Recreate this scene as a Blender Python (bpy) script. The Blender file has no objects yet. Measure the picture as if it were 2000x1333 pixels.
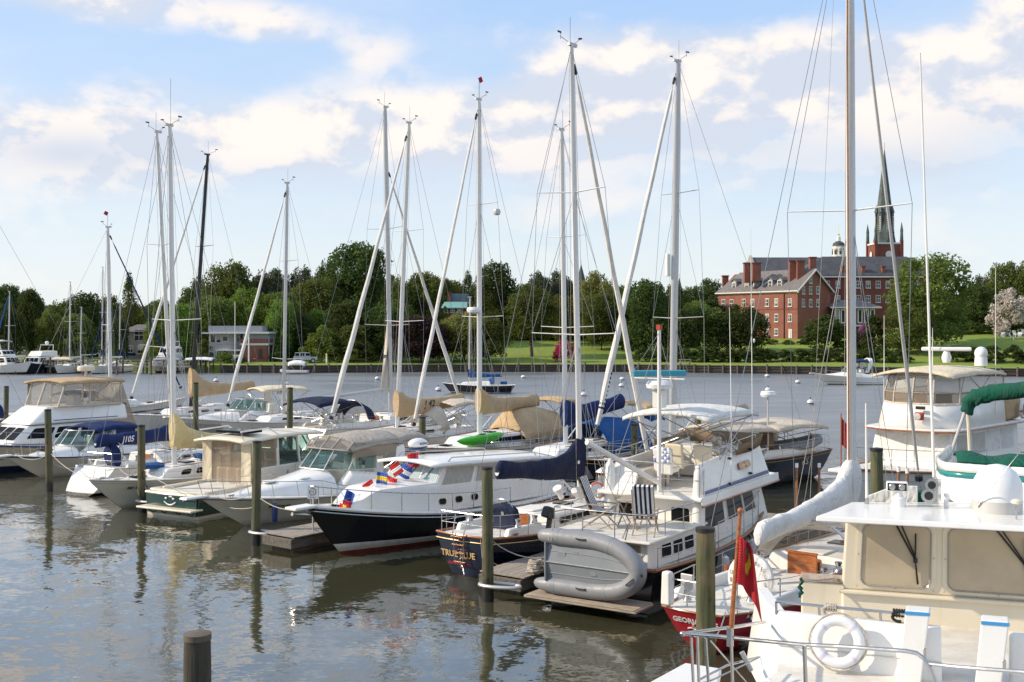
import bpy, bmesh, math, random
from mathutils import Vector, Matrix, noise
V = Vector
RND = random.Random(11)
S = bpy.context.scene
COL = S.collection
PI = math.pi
rad = math.radians

# ------------------------------------------------------------------ camera, sky, sun, exposure
F, H, VH = 2200.0, 7.0, 636.0          # focal length in photo pixels, eye height, horizon row (photo is 2000 x 1333)
cam_d = bpy.data.cameras.new("camera")
cam = bpy.data.objects.new("camera", cam_d)
COL.objects.link(cam)
cam.location = (0, 0, H)
cam.rotation_euler = (rad(90), 0, 0)
cam_d.sensor_width = 36
cam_d.lens = 36 * F / 2000
cam_d.shift_y = -(666.5 - VH) / 2000
cam_d.clip_start = 0.1
cam_d.clip_end = 9000
S.camera = cam

SUN_AZ, SUN_EL = -92.0, 30.0            # degrees; azimuth from +Y (away from camera), negative is left
sd = V((math.sin(rad(SUN_AZ)) * math.cos(rad(SUN_EL)), math.cos(rad(SUN_AZ)) * math.cos(rad(SUN_EL)), math.sin(rad(SUN_EL))))
sun_d = bpy.data.lights.new("sun", 'SUN')
sun_d.energy = 3.1
sun_d.angle = rad(0.6)
sun_d.color = (1.0, 0.86, 0.67)
sun = bpy.data.objects.new("sun", sun_d)
COL.objects.link(sun)
sun.rotation_euler = (-sd).to_track_quat('-Z', 'Y').to_euler()

S.view_settings.view_transform = 'Standard'
S.view_settings.look = 'None'
S.view_settings.exposure = 0.66
S.view_settings.gamma = 1.0
S.view_settings.use_curve_mapping = False
S.cycles.max_bounces = 6
S.cycles.diffuse_bounces = 4
S.cycles.glossy_bounces = 4
S.cycles.transmission_bounces = 4
S.cycles.transparent_max_bounces = 12
S.cycles.sample_clamp_indirect = 6
S.cycles.caustics_reflective = False
S.cycles.caustics_refractive = False


class NT:
    """tiny helper to write node trees"""
    def __init__(s, tree):
        s.t = tree
        s.n = tree.nodes
        s.l = tree.links

    def node(s, typ, **kw):
        nd = s.n.new(typ)
        for k, v in kw.items():
            setattr(nd, k, v)
        return nd

    def set(s, sock, val):
        if isinstance(val, bpy.types.NodeSocket):
            s.l.new(val, sock)
        else:
            if sock.type == 'RGBA' and isinstance(val, (tuple, list)) and len(val) == 3:
                val = (*val, 1)
            sock.default_value = val

    def math(s, op, a, b=None, c=None, clamp=False):
        nd = s.node('ShaderNodeMath', operation=op, use_clamp=clamp)
        s.set(nd.inputs[0], a)
        if b is not None: s.set(nd.inputs[1], b)
        if c is not None: s.set(nd.inputs[2], c)
        return nd.outputs[0]

    def vmath(s, op, a, b=None):
        nd = s.node('ShaderNodeVectorMath', operation=op)
        s.set(nd.inputs[0], a)
        if b is not None: s.set(nd.inputs[1], b)
        return nd.outputs[0]

    def noise(s, vec, scale, detail=3, rough=0.5, dist=0.0):
        nd = s.node('ShaderNodeTexNoise')
        if vec is not None: s.set(nd.inputs['Vector'], vec)
        nd.inputs['Scale'].default_value = scale
        nd.inputs['Detail'].default_value = detail
        nd.inputs['Roughness'].default_value = rough
        nd.inputs['Distortion'].default_value = dist
        return nd.outputs['Fac']

    def smooth(s, x, a, b, lo=0.0, hi=1.0):
        nd = s.node('ShaderNodeMapRange', interpolation_type='SMOOTHSTEP')
        s.set(nd.inputs['Value'], x)
        for k, v in zip(('From Min', 'From Max', 'To Min', 'To Max'), (a, b, lo, hi)):
            s.set(nd.inputs[k], v)
        return nd.outputs['Result']

    def mix(s, fac, a, b, mode='MIX'):
        nd = s.node('ShaderNodeMix', data_type='RGBA', blend_type=mode)
        s.set(nd.inputs[0], fac)
        s.set(nd.inputs[6], a)
        s.set(nd.inputs[7], b)
        return nd.outputs[2]

    def scale(s, vec, xyz):
        nd = s.node('ShaderNodeMapping')
        s.set(nd.inputs['Vector'], vec)
        nd.inputs['Scale'].default_value = xyz
        return nd.outputs['Vector']


def make_world():
    w = bpy.data.worlds.new("World")
    S.world = w
    w.use_nodes = True
    w.node_tree.nodes.clear()
    k = NT(w.node_tree)
    out = k.node('ShaderNodeOutputWorld')
    sky = k.node('ShaderNodeTexSky', sky_type='NISHITA')
    sky.sun_disc = False
    sky.sun_elevation = rad(SUN_EL)
    sky.sun_rotation = rad(SUN_AZ)
    sky.air_density = 1.0
    sky.dust_density = 0.6
    sky.ozone_density = 1.6
    tc = k.node('ShaderNodeTexCoord')
    d = tc.outputs['Generated']
    sep = k.node('ShaderNodeSeparateXYZ')
    k.set(sep.inputs[0], d)
    x, y, z = sep.outputs
    az = k.math('ARCTAN2', x, y)
    el = k.math('ARCSINE', z)
    # clouds lie in layers: stretched noise over the direction
    p = k.scale(d, (1.0, 1.0, 1.75))
    n = k.math('ADD', k.math('MULTIPLY', k.noise(p, 4.6, 10, 0.53, 0.15), 0.72), k.math('MULTIPLY', k.noise(p, 13.0, 7, 0.55, 0.2), 0.28))
    up = k.scale(k.vmath('ADD', d, (-0.012, 0, 0.020)), (1.0, 1.0, 1.75))
    n2 = k.math('ADD', k.math('MULTIPLY', k.noise(up, 4.6, 10, 0.53, 0.15), 0.72), k.math('MULTIPLY', k.noise(up, 13.0, 7, 0.55, 0.2), 0.28))
    # cloud banks where they hang round this town this afternoon (azimuth, elevation, widths, weight), radians
    banks = [(-.30, .150, .080, .030, .22), (-.405, .155, .050, .024, .16), (-.15, .170, .120, .026, .22), (-.22, .255, .05, .020, .20),
             (-.33, .275, .045, .028, .22), (-.45, .285, .06, .018, .20), (-.13, .275, .06, .020, .12), (-.12, .235, .03, .016, .16),
             (.08, .195, .13, .030, .24), (.22, .215, .12, .024, .20), (.43, .230, .09, .05, .26), (.40, .185, .06, .018, .22),
             (.30, .180, .10, .02, .12), (.02, .150, .09, .018, .10), (-.02, .288, .14, .022, -.30), (.22, .290, .14, .022, -.26),
             (-.27, .232, .07, .014, -.22), (-.04, .225, .05, .022, -.24), (.02, .07, .6, .035, -.10), (-.43, .222, .06, .018, -.22), (-.30, .180, .03, .010, -.10), (.34, .262, .06, .02, -.16)]
    tot = None
    for a, e, sa, se, wt in banks:
        da = k.math('MULTIPLY', k.math('SUBTRACT', az, a), 1 / sa)
        de = k.math('MULTIPLY', k.math('SUBTRACT', el, e), 1 / se)
        q = k.math('ADD', k.math('MULTIPLY', da, da), k.math('MULTIPLY', de, de))
        g = k.math('MULTIPLY', k.math('EXPONENT', k.math('MULTIPLY', q, -0.7)), wt)
        tot = g if tot is None else k.math('ADD', tot, g)
    field = k.math('ADD', n, tot)
    dens = k.smooth(field, 0.43, 0.69)
    thin = k.smooth(k.noise(k.scale(d, (1, 1, 3.2)), 3.0, 6, 0.6), 0.35, 0.75, 0.0, 0.30)
    # lit crests, bluish undersides: density falls off towards the sun's side
    lit = k.smooth(k.math('SUBTRACT', n, n2), -0.040, 0.032)
    shade = None
    for a, e, sa, se, wt in [(-.09, .122, .11, .018, .9), (-.37, .142, .07, .017, .9), (.16, .158, .10, .017, .8), (.34, .135, .10, .016, .7), (-.20, .118, .08, .012, .5), (.42, .165, .06, .014, .6)]:
        da = k.math('MULTIPLY', k.math('SUBTRACT', az, a), 1 / sa)
        de = k.math('MULTIPLY', k.math('SUBTRACT', el, e), 1 / se)
        q = k.math('ADD', k.math('MULTIPLY', da, da), k.math('MULTIPLY', de, de))
        g = k.math('MULTIPLY', k.math('EXPONENT', k.math('MULTIPLY', q, -0.8)), wt)
        shade = g if shade is None else k.math('ADD', shade, g)
    lit = k.math('SUBTRACT', lit, k.math('MULTIPLY', shade, k.smooth(n, 0.35, 0.6, 0.6, 1.1)), clamp=True)
    ccol = k.mix(lit, (0.70, 0.755, 0.86), (1.08, 0.985, 0.905))
    bg = k.node('ShaderNodeBackground')
    strength = 0.091
    k.set(bg.inputs['Strength'], strength)
    hz = k.smooth(el, 0.0, 0.36, 1.0, 0.0)
    hazecol = k.mix(hz, (3.2, 4.95, 7.8), (6.1, 6.65, 7.0))
    base = k.mix(0.75, sky.outputs[0], hazecol)
    base = k.mix(thin, base, (6.4, 6.5, 6.8))
    cl = k.mix(1.0, ccol, (7.0, 7.0, 7.05), 'MULTIPLY')
    fac = k.math('MULTIPLY', dens, k.smooth(el, 0.0, 0.10, 0.25, 0.95))
    colr = k.mix(fac, base, cl)
    k.set(bg.inputs['Color'], colr)
    k.l.new(bg.outputs[0], out.inputs[0])


make_world()


# ------------------------------------------------------------------ materials
MATS = {}


def new_mat(name):
    m = bpy.data.materials.new(name)
    m.use_nodes = True
    m.node_tree.nodes.clear()
    k = NT(m.node_tree)
    out = k.node('ShaderNodeOutputMaterial')
    MATS[name] = m
    return m, k, out


def pbr(name, col, rough=0.5, metal=0.0, var=0.12, vscale=3.0, bump=0.0, bscale=20.0, col2=None, vsc=(1, 1, 1), coat=0.0, spec=0.5,
        emit=None, space='Object', lo=0.35, hi=0.7, sub=0.0):
    m, k, out = new_mat(name)
    b = k.node('ShaderNodeBsdfPrincipled')
    tc = k.node('ShaderNodeTexCoord')
    p = k.scale(tc.outputs['Object'], vsc)
    n = k.noise(p, vscale, 4, 0.6)
    c2 = col2 or tuple(c * (1 - var) for c in col)
    k.set(b.inputs['Base Color'], k.mix(k.smooth(n, lo, hi), col, c2))
    b.inputs['Roughness'].default_value = rough
    if var > 0:
        k.set(b.inputs['Roughness'], k.smooth(k.noise(p, vscale * 3, 2), 0.3, 0.7, rough * 0.85, min(1, rough * 1.2)))
    b.inputs['Metallic'].default_value = metal
    b.inputs['Specular IOR Level'].default_value = spec
    b.inputs['Coat Weight'].default_value = coat
    b.inputs['Coat Roughness'].default_value = 0.06
    if bump:
        bp = k.node('ShaderNodeBump')
        bp.inputs['Strength'].default_value = bump
        bp.inputs['Distance'].default_value = 0.02
        k.set(bp.inputs['Height'], k.noise(p, bscale, 3, 0.55))
        k.l.new(bp.outputs[0], b.inputs['Normal'])
    k.l.new(b.outputs[0], out.inputs[0])
    return m


def glassy(name, tint, see=0.5, rough=0.03, base=(0.02, 0.03, 0.03)):
    """window glass seen from outside: part see-through, part tinted gloss"""
    m, k, out = new_mat(name)
    t = k.node('ShaderNodeBsdfTransparent')
    k.set(t.inputs[0], tint)
    b = k.node('ShaderNodeBsdfPrincipled')
    k.set(b.inputs['Base Color'], base)
    b.inputs['Roughness'].default_value = rough
    mx = k.node('ShaderNodeMixShader')
    mx.inputs[0].default_value = 1 - see
    k.l.new(t.outputs[0], mx.inputs[1])
    k.l.new(b.outputs[0], mx.inputs[2])
    k.l.new(mx.outputs[0], out.inputs[0])
    return m




def gelcoat(name, col, rough=0.25, coat=0.2):
    """boat plastic: faint chalking, rain streaks, a yellowish scum line at the water"""
    m, k, out = new_mat(name)
    b = k.node('ShaderNodeBsdfPrincipled')
    tc = k.node('ShaderNodeTexCoord')
    o = tc.outputs['Object']
    sp = k.node('ShaderNodeSeparateXYZ')
    k.set(sp.inputs[0], o)
    n = k.noise(o, 0.9, 4, 0.6)
    st = k.noise(k.scale(o, (7, 7, 0.35)), 1.0, 4, 0.62)
    sk = k.noise(o, 14.0, 3, 0.6)
    c = k.mix(k.smooth(n, 0.35, 0.7), col, tuple(x * f for x, f in zip(col, (0.95, 0.935, 0.90))))
    c = k.mix(k.smooth(st, 0.54, 0.80, 0.0, 0.55), c, tuple(x * f for x, f in zip(col, (0.80, 0.745, 0.65))))
    c = k.mix(k.smooth(sk, 0.62, 0.80, 0.0, 0.35), c, tuple(x * f for x, f in zip(col, (0.84, 0.81, 0.75))))
    scum = k.smooth(k.math('ADD', sp.outputs[2], k.math('MULTIPLY', st, 0.22)), 0.16, 0.36, 0.55, 0.0)
    c = k.mix(scum, c, (0.33, 0.27, 0.15))
    k.set(b.inputs['Base Color'], c)
    k.set(b.inputs['Roughness'], k.smooth(n, 0.3, 0.7, rough * 0.8, rough * 1.5))
    b.inputs['Coat Weight'].default_value = coat
    b.inputs['Coat Roughness'].default_value = 0.08
    bp = k.node('ShaderNodeBump')
    bp.inputs['Strength'].default_value = 0.10
    bp.inputs['Distance'].default_value = 0.03
    k.set(bp.inputs['Height'], k.noise(o, 2.2, 2))
    k.l.new(bp.outputs[0], b.inputs['Normal'])
    k.l.new(b.outputs[0], out.inputs[0])


def cloth(name, c):
    """boat canvas: faded patches, creases running across, crease shade put into the colour"""
    m, k, out = new_mat(name)
    b = k.node('ShaderNodeBsdfPrincipled')
    tc = k.node('ShaderNodeTexCoord')
    o = tc.outputs['Object']
    n = k.noise(o, 1.6, 5, 0.65)
    cr = k.noise(k.scale(o, (1.6, 0.9, 0.7)), 1.3, 2, 0.45, 1.2)
    fold = k.math('ABSOLUTE', k.math('SUBTRACT', cr, 0.5))
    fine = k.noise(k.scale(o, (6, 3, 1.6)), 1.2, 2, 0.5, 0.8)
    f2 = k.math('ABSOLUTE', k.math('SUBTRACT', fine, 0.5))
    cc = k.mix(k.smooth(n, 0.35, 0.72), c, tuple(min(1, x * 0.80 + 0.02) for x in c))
    cc = k.mix(k.smooth(f2, 0.0, 0.04, 0.10, 0.0), cc, tuple(x * 0.6 for x in c))  # fine crease lines painted darker, as shade in the folds
    k.set(b.inputs['Base Color'], cc)
    b.inputs['Roughness'].default_value = 0.85
    b.inputs['Specular IOR Level'].default_value = 0.2
    bp = k.node('ShaderNodeBump')
    bp.inputs['Strength'].default_value = 0.42
    bp.inputs['Distance'].default_value = 0.07
    h = k.math('ADD', k.math('MULTIPLY', k.smooth(fold, 0.0, 0.10), 0.55), k.math('MULTIPLY', k.smooth(f2, 0.0, 0.14), 0.22))
    k.set(bp.inputs['Height'], h)
    k.l.new(bp.outputs[0], b.inputs['Normal'])
    k.l.new(b.outputs[0], out.inputs[0])


gelcoat('white', (0.80, 0.785, 0.75), 0.30, 0.1)
gelcoat('white_gloss', (0.82, 0.805, 0.77), 0.20, 0.3)
pbr('deck_white', (0.72, 0.695, 0.64), 0.6, var=0.2, vscale=2.5, bump=0.2, bscale=70, col2=(0.58, 0.54, 0.47))
gelcoat('cream', (0.74, 0.67, 0.53), 0.32, 0.1)
gelcoat('pale_cream', (0.76, 0.72, 0.63), 0.28, 0.2)
pbr('grey_hull', (0.55, 0.54, 0.51), 0.3, var=0.12, vscale=1.0)
pbr('navy_gloss', (0.006, 0.008, 0.020), 0.10, var=0.2, coat=0.5)
pbr('blue_gloss', (0.022, 0.028, 0.055), 0.10, var=0.3, coat=0.6)
pbr('black_gloss', (0.006, 0.006, 0.007), 0.15, var=0.2, coat=0.3)
pbr('green_gloss', (0.005, 0.040, 0.028), 0.12, var=0.25, coat=0.5)
pbr('red_gloss', (0.42, 0.008, 0.022), 0.14, var=0.2, coat=0.5)
pbr('red_bottom', (0.22, 0.03, 0.02), 0.6, var=0.3)
pbr('dark_bottom', (0.015, 0.016, 0.022), 0.6, var=0.3)
pbr('stripe_blue', (0.02, 0.04, 0.16), 0.3)
pbr('steel', (0.48, 0.47, 0.46), 0.24, metal=1.0, var=0.05)
pbr('alu', (0.56, 0.55, 0.535), 0.38, metal=0.35, var=0.08, vsc=(8, 8, 0.6), vscale=1)
pbr('mast_white', (0.76, 0.74, 0.71), 0.35, var=0.08, vsc=(8, 8, 0.5), vscale=1)
pbr('mast_black', (0.008, 0.008, 0.009), 0.3, var=0.2)
pbr('wire', (0.34, 0.34, 0.34), 0.4, metal=0.4, var=0.1)
pbr('rope', (0.55, 0.50, 0.42), 0.9, var=0.3, vscale=30, bump=0.5, bscale=120)
pbr('rope_dark', (0.02, 0.02, 0.02), 0.9, var=0.3, vscale=30, bump=0.5, bscale=120)
pbr('rubber', (0.015, 0.015, 0.016), 0.6)
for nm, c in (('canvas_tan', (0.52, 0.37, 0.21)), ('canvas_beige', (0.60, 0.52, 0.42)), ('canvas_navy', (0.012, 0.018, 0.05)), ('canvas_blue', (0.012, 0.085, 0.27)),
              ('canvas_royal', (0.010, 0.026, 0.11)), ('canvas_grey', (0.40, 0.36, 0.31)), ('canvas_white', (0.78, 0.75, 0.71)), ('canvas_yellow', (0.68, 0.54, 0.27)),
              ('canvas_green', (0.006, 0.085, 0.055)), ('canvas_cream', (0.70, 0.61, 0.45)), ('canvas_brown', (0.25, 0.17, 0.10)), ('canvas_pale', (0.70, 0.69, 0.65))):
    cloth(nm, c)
pbr('sail_furled', (0.74, 0.71, 0.66), 0.8, var=0.14, vscale=2.5, bump=0.3, bscale=9)
pbr('teak', (0.34, 0.15, 0.06), 0.45, var=0.4, vscale=2, vsc=(1, 9, 9))
pbr('varnish', (0.40, 0.12, 0.025), 0.18, var=0.45, vscale=2, vsc=(2, 2, 14), coat=0.5)
pbr('teak_grey', (0.42, 0.34, 0.26), 0.7, var=0.35, vscale=2, vsc=(9, 2, 9))
pbr('glass_dark', (0.012, 0.013, 0.014), 0.08, var=0.3, spec=0.08)
pbr('glass_cover', (0.50, 0.41, 0.28), 0.12, var=0.16, vscale=1.4, coat=0.3)
pbr('glass_blue', (0.42, 0.52, 0.56), 0.08, var=0.1)
pbr('curtain', (0.36, 0.33, 0.28), 0.25, var=0.25, vsc=(6, 6, 0.3), coat=0.5)
glassy('glass_teal', (0.62, 0.80, 0.78), 0.62, base=(0.06, 0.11, 0.11))
glassy('vinyl', (0.90, 0.88, 0.84), 0.72, 0.12, base=(0.45, 0.43, 0.40))
glassy('vinyl_tan', (0.80, 0.72, 0.62), 0.5, 0.15, base=(0.36, 0.29, 0.22))
pbr('hypalon', (0.245, 0.25, 0.265), 0.5, var=0.12, vscale=3)
pbr('hypalon_floor', (0.225, 0.245, 0.27), 0.45, var=0.12, vscale=2)
pbr('kayak_green', (0.06, 0.52, 0.03), 0.35)
pbr('orange', (0.42, 0.06, 0.02), 0.6)
pbr('red_flag', (0.50, 0.012, 0.02), 0.8, var=0.25)
pbr('yellow_flag', (0.75, 0.50, 0.03), 0.8, var=0.2)
pbr('blue_flag', (0.02, 0.09, 0.42), 0.8, var=0.2)
pbr('white_flag', (0.78, 0.78, 0.76), 0.8)
pbr('gold', (0.72, 0.50, 0.20), 0.35, metal=0.3)
pbr('letter_white', (0.82, 0.82, 0.82), 0.4)
pbr('letter_dark', (0.02, 0.02, 0.025), 0.4)
pbr('letter_red', (0.45, 0.02, 0.03), 0.4)
pbr('tape_blue', (0.05, 0.30, 0.62), 0.5)
pbr('teal_band', (0.03, 0.24, 0.24), 0.2)
pbr('turquoise', (0.04, 0.32, 0.42), 0.3)
pbr('radome', (0.80, 0.80, 0.79), 0.35, var=0.05)
pbr('towel_blue', (0.22, 0.26, 0.55), 0.9)
pbr('ring_tape', (0.66, 0.62, 0.72), 0.5)
pbr('black', (0.01, 0.01, 0.01), 0.4)
pbr('concrete', (0.36, 0.34, 0.30), 0.85, var=0.3, vscale=1, bump=0.3)
pbr('buoy_white', (0.74, 0.73, 0.72), 0.5, var=0.25, vscale=6)
pbr('stone_white', (0.72, 0.70, 0.66), 0.6, var=0.15)
pbr('slate', (0.135, 0.128, 0.125), 0.75, var=0.4, vscale=1.6, bump=0.5, bscale=5, col2=(0.19, 0.165, 0.15))
pbr('slate_dark', (0.070, 0.072, 0.080), 0.7, var=0.3, vscale=0.7, bump=0.4, bscale=4)
pbr('copper_green', (0.085, 0.115, 0.105), 0.7, var=0.5, vscale=0.5, col2=(0.05, 0.055, 0.06))
pbr('roof_teal', (0.20, 0.42, 0.38), 0.5)
pbr('solar_glass', (0.10, 0.20, 0.30), 0.1, var=0.2)
pbr('house_white', (0.42, 0.43, 0.46), 0.7, var=0.1)
pbr('house_grey', (0.30, 0.31, 0.34), 0.7, var=0.1)
pbr('house_cream', (0.34, 0.295, 0.24), 0.8, var=0.1)
pbr('shingle', (0.16, 0.15, 0.15), 0.9, var=0.3, vscale=2)


def far_pane():
    m, k, out = new_mat('pane_far')
    b = k.node('ShaderNodeBsdfPrincipled')
    info = k.node('ShaderNodeObjectInfo')
    rnd = info.outputs['Random']
    tc = k.node('ShaderNodeTexCoord')
    sp = k.node('ShaderNodeSeparateXYZ')
    k.set(sp.inputs[0], tc.outputs['Generated'])
    # a blind let down by a different amount in each window
    drop = k.smooth(rnd, 0.3, 1.0, 1.02, 0.25)
    bl = k.math('GREATER_THAN', sp.outputs[2], drop)
    k.set(b.inputs['Base Color'], k.mix(bl, (0.035, 0.04, 0.045), (0.34, 0.32, 0.29)))
    b.inputs['Roughness'].default_value = 0.12
    k.l.new(b.outputs[0], out.inputs[0])


far_pane()
pbr('bark', (0.075, 0.055, 0.04), 0.9, var=0.4, vscale=4, bump=0.6, bscale=12, vsc=(2, 2, 0.4))
pbr('car_silver', (0.42, 0.44, 0.46), 0.3, metal=0.4)
pbr('bollard_red', (0.45, 0.03, 0.03), 0.5)


def brick_mat(name, c1, c2, mortar, scale):
    m, k, out = new_mat(name)
    b = k.node('ShaderNodeBsdfPrincipled')
    tc = k.node('ShaderNodeTexCoord')
    sp = k.node('ShaderNodeSeparateXYZ')
    k.set(sp.inputs[0], tc.outputs['Object'])
    cb = k.node('ShaderNodeCombineXYZ')
    k.set(cb.inputs[0], k.math('ADD', sp.outputs[0], sp.outputs[1]))
    k.set(cb.inputs[1], sp.outputs[2])
    t = k.node('ShaderNodeTexBrick')
    k.set(t.inputs['Vector'], cb.outputs[0])
    k.set(t.inputs['Color1'], c1)
    k.set(t.inputs['Color2'], c2)
    k.set(t.inputs['Mortar'], mortar)
    t.inputs['Scale'].default_value = scale
    t.inputs['Mortar Size'].default_value = 0.012
    n = k.noise(tc.outputs['Object'], 0.35, 5, 0.65)
    k.set(b.inputs['Base Color'], k.mix(k.smooth(n, 0.35, 0.75), t.outputs[0], tuple(c * 0.72 for c in c1)))
    b.inputs['Roughness'].default_value = 0.85
    k.l.new(b.outputs[0], out.inputs[0])
    return m


brick_mat('brick', (0.275, 0.088, 0.054), (0.225, 0.070, 0.044), (0.34, 0.26, 0.22), 2.2)
brick_mat('brick_dark', (0.215, 0.058, 0.038), (0.175, 0.048, 0.033), (0.28, 0.19, 0.16), 2.2)


def wood_pile_mat(name, c1, c2, c3):
    m, k, out = new_mat(name)
    b = k.node('ShaderNodeBsdfPrincipled')
    tc = k.node('ShaderNodeTexCoord')
    o = tc.outputs['Object']
    st = k.noise(k.scale(o, (14, 14, 0.5)), 1.0, 5, 0.65)
    info = k.node('ShaderNodeObjectInfo')
    bl = k.noise(k.vmath('ADD', k.scale(o, (2, 2, 1.2)), info.outputs['Location']), 1.0, 5, 0.65)
    kn = k.noise(k.vmath('ADD', k.scale(o, (5, 5, 2.2)), info.outputs['Location']), 1.0, 1, 0.4)
    c = k.mix(k.smooth(st, 0.38, 0.66), c1, c2)
    c = k.mix(k.smooth(bl, 0.42, 0.66), c, c3)
    c = k.mix(k.smooth(kn, 0.70, 0.74, 0.0, 0.8), c, tuple(x * 0.3 for x in c2))
    sp = k.node('ShaderNodeSeparateXYZ')
    k.set(sp.inputs[0], o)
    # tide line: wet, weedy foot of the pile
    wob = k.math('ADD', sp.outputs[2], k.math('MULTIPLY', bl, 0.5))
    wet = k.smooth(wob, 0.55, 0.95, 1.0, 0.0)
    c = k.mix(wet, c, (0.018, 0.017, 0.012))
    k.set(b.inputs['Base Color'], c)
    k.set(b.inputs['Roughness'], k.smooth(wet, 0, 1, 0.85, 0.35))
    bp = k.node('ShaderNodeBump')
    bp.inputs['Strength'].default_value = 0.7
    bp.inputs['Distance'].default_value = 0.03
    k.set(bp.inputs['Height'], st)
    k.l.new(bp.outputs[0], b.inputs['Normal'])
    k.l.new(b.outputs[0], out.inputs[0])


wood_pile_mat('pile_wood', (0.105, 0.115, 0.055), (0.055, 0.060, 0.030), (0.15, 0.115, 0.065))
wood_pile_mat('pile_dark', (0.050, 0.048, 0.032), (0.025, 0.024, 0.018), (0.075, 0.058, 0.035))
pbr('dock_wood', (0.36, 0.31, 0.26), 0.85, var=0.45, vscale=2.5, bump=0.6, bscale=10, vsc=(1, 8, 8))
pbr('dock_side', (0.17, 0.15, 0.125), 0.9, var=0.5, vscale=2.5, bump=0.6, bscale=10, vsc=(1, 5, 5))
pbr('wall_wood', (0.085, 0.070, 0.056), 0.9, var=0.5, vscale=0.7, bump=0.6, bscale=4)
pbr('post_wood', (0.13, 0.105, 0.08), 0.9, var=0.4, vscale=2)


def foliage_mat(name, c1, c2, c3, trans=0.44):
    m, k, out = new_mat(name)
    geo = k.node('ShaderNodeNewGeometry')
    info = k.node('ShaderNodeObjectInfo')
    n = k.noise(geo.outputs['Position'], 0.55, 3, 0.6)
    n2 = k.noise(geo.outputs['Position'], 3.0, 2, 0.6)
    c = k.mix(k.smooth(n, 0.36, 0.66), c1, c2)
    c = k.mix(k.smooth(n2, 0.45, 0.8), c, c3)
    hsv = k.node('ShaderNodeHueSaturation')
    k.set(hsv.inputs['Hue'], k.smooth(info.outputs['Random'], 0, 1, 0.485, 0.51))
    k.set(hsv.inputs['Value'], k.smooth(info.outputs['Random'], 0, 1, 0.75, 1.2))
    k.set(hsv.inputs['Color'], c)
    d = k.node('ShaderNodeBsdfPrincipled')
    k.set(d.inputs['Base Color'], hsv.outputs[0])
    d.inputs['Roughness'].default_value = 0.6
    d.inputs['Specular IOR Level'].default_value = 0.12
    t = k.node('ShaderNodeBsdfTranslucent')
    k.set(t.inputs[0], hsv.outputs[0])
    mx = k.node('ShaderNodeMixShader')
    mx.inputs[0].default_value = trans
    k.l.new(d.outputs[0], mx.inputs[1])
    k.l.new(t.outputs[0], mx.inputs[2])
    k.l.new(mx.outputs[0], out.inputs[0])


foliage_mat('leaf_mid', (0.100, 0.138, 0.030), (0.145, 0.182, 0.040), (0.18, 0.20, 0.055))
foliage_mat('leaf_dark', (0.052, 0.084, 0.022), (0.080, 0.115, 0.028), (0.105, 0.135, 0.036))
foliage_mat('leaf_light', (0.125, 0.205, 0.032), (0.175, 0.255, 0.042), (0.22, 0.28, 0.06))
foliage_mat('leaf_gold', (0.17, 0.185, 0.045), (0.22, 0.215, 0.055), (0.26, 0.235, 0.07))
foliage_mat('leaf_purple', (0.028, 0.014, 0.018), (0.045, 0.022, 0.026), (0.05, 0.04, 0.03))
foliage_mat('leaf_grey', (0.085, 0.105, 0.06), (0.11, 0.13, 0.075), (0.14, 0.15, 0.09))
foliage_mat('flower_pink', (0.62, 0.045, 0.11), (0.72, 0.085, 0.16), (0.45, 0.05, 0.07))
foliage_mat('flower_lilac', (0.36, 0.13, 0.30), (0.42, 0.18, 0.34), (0.06, 0.09, 0.03))
foliage_mat('flower_white', (0.66, 0.58, 0.52), (0.76, 0.70, 0.64), (0.10, 0.13, 0.05))


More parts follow.
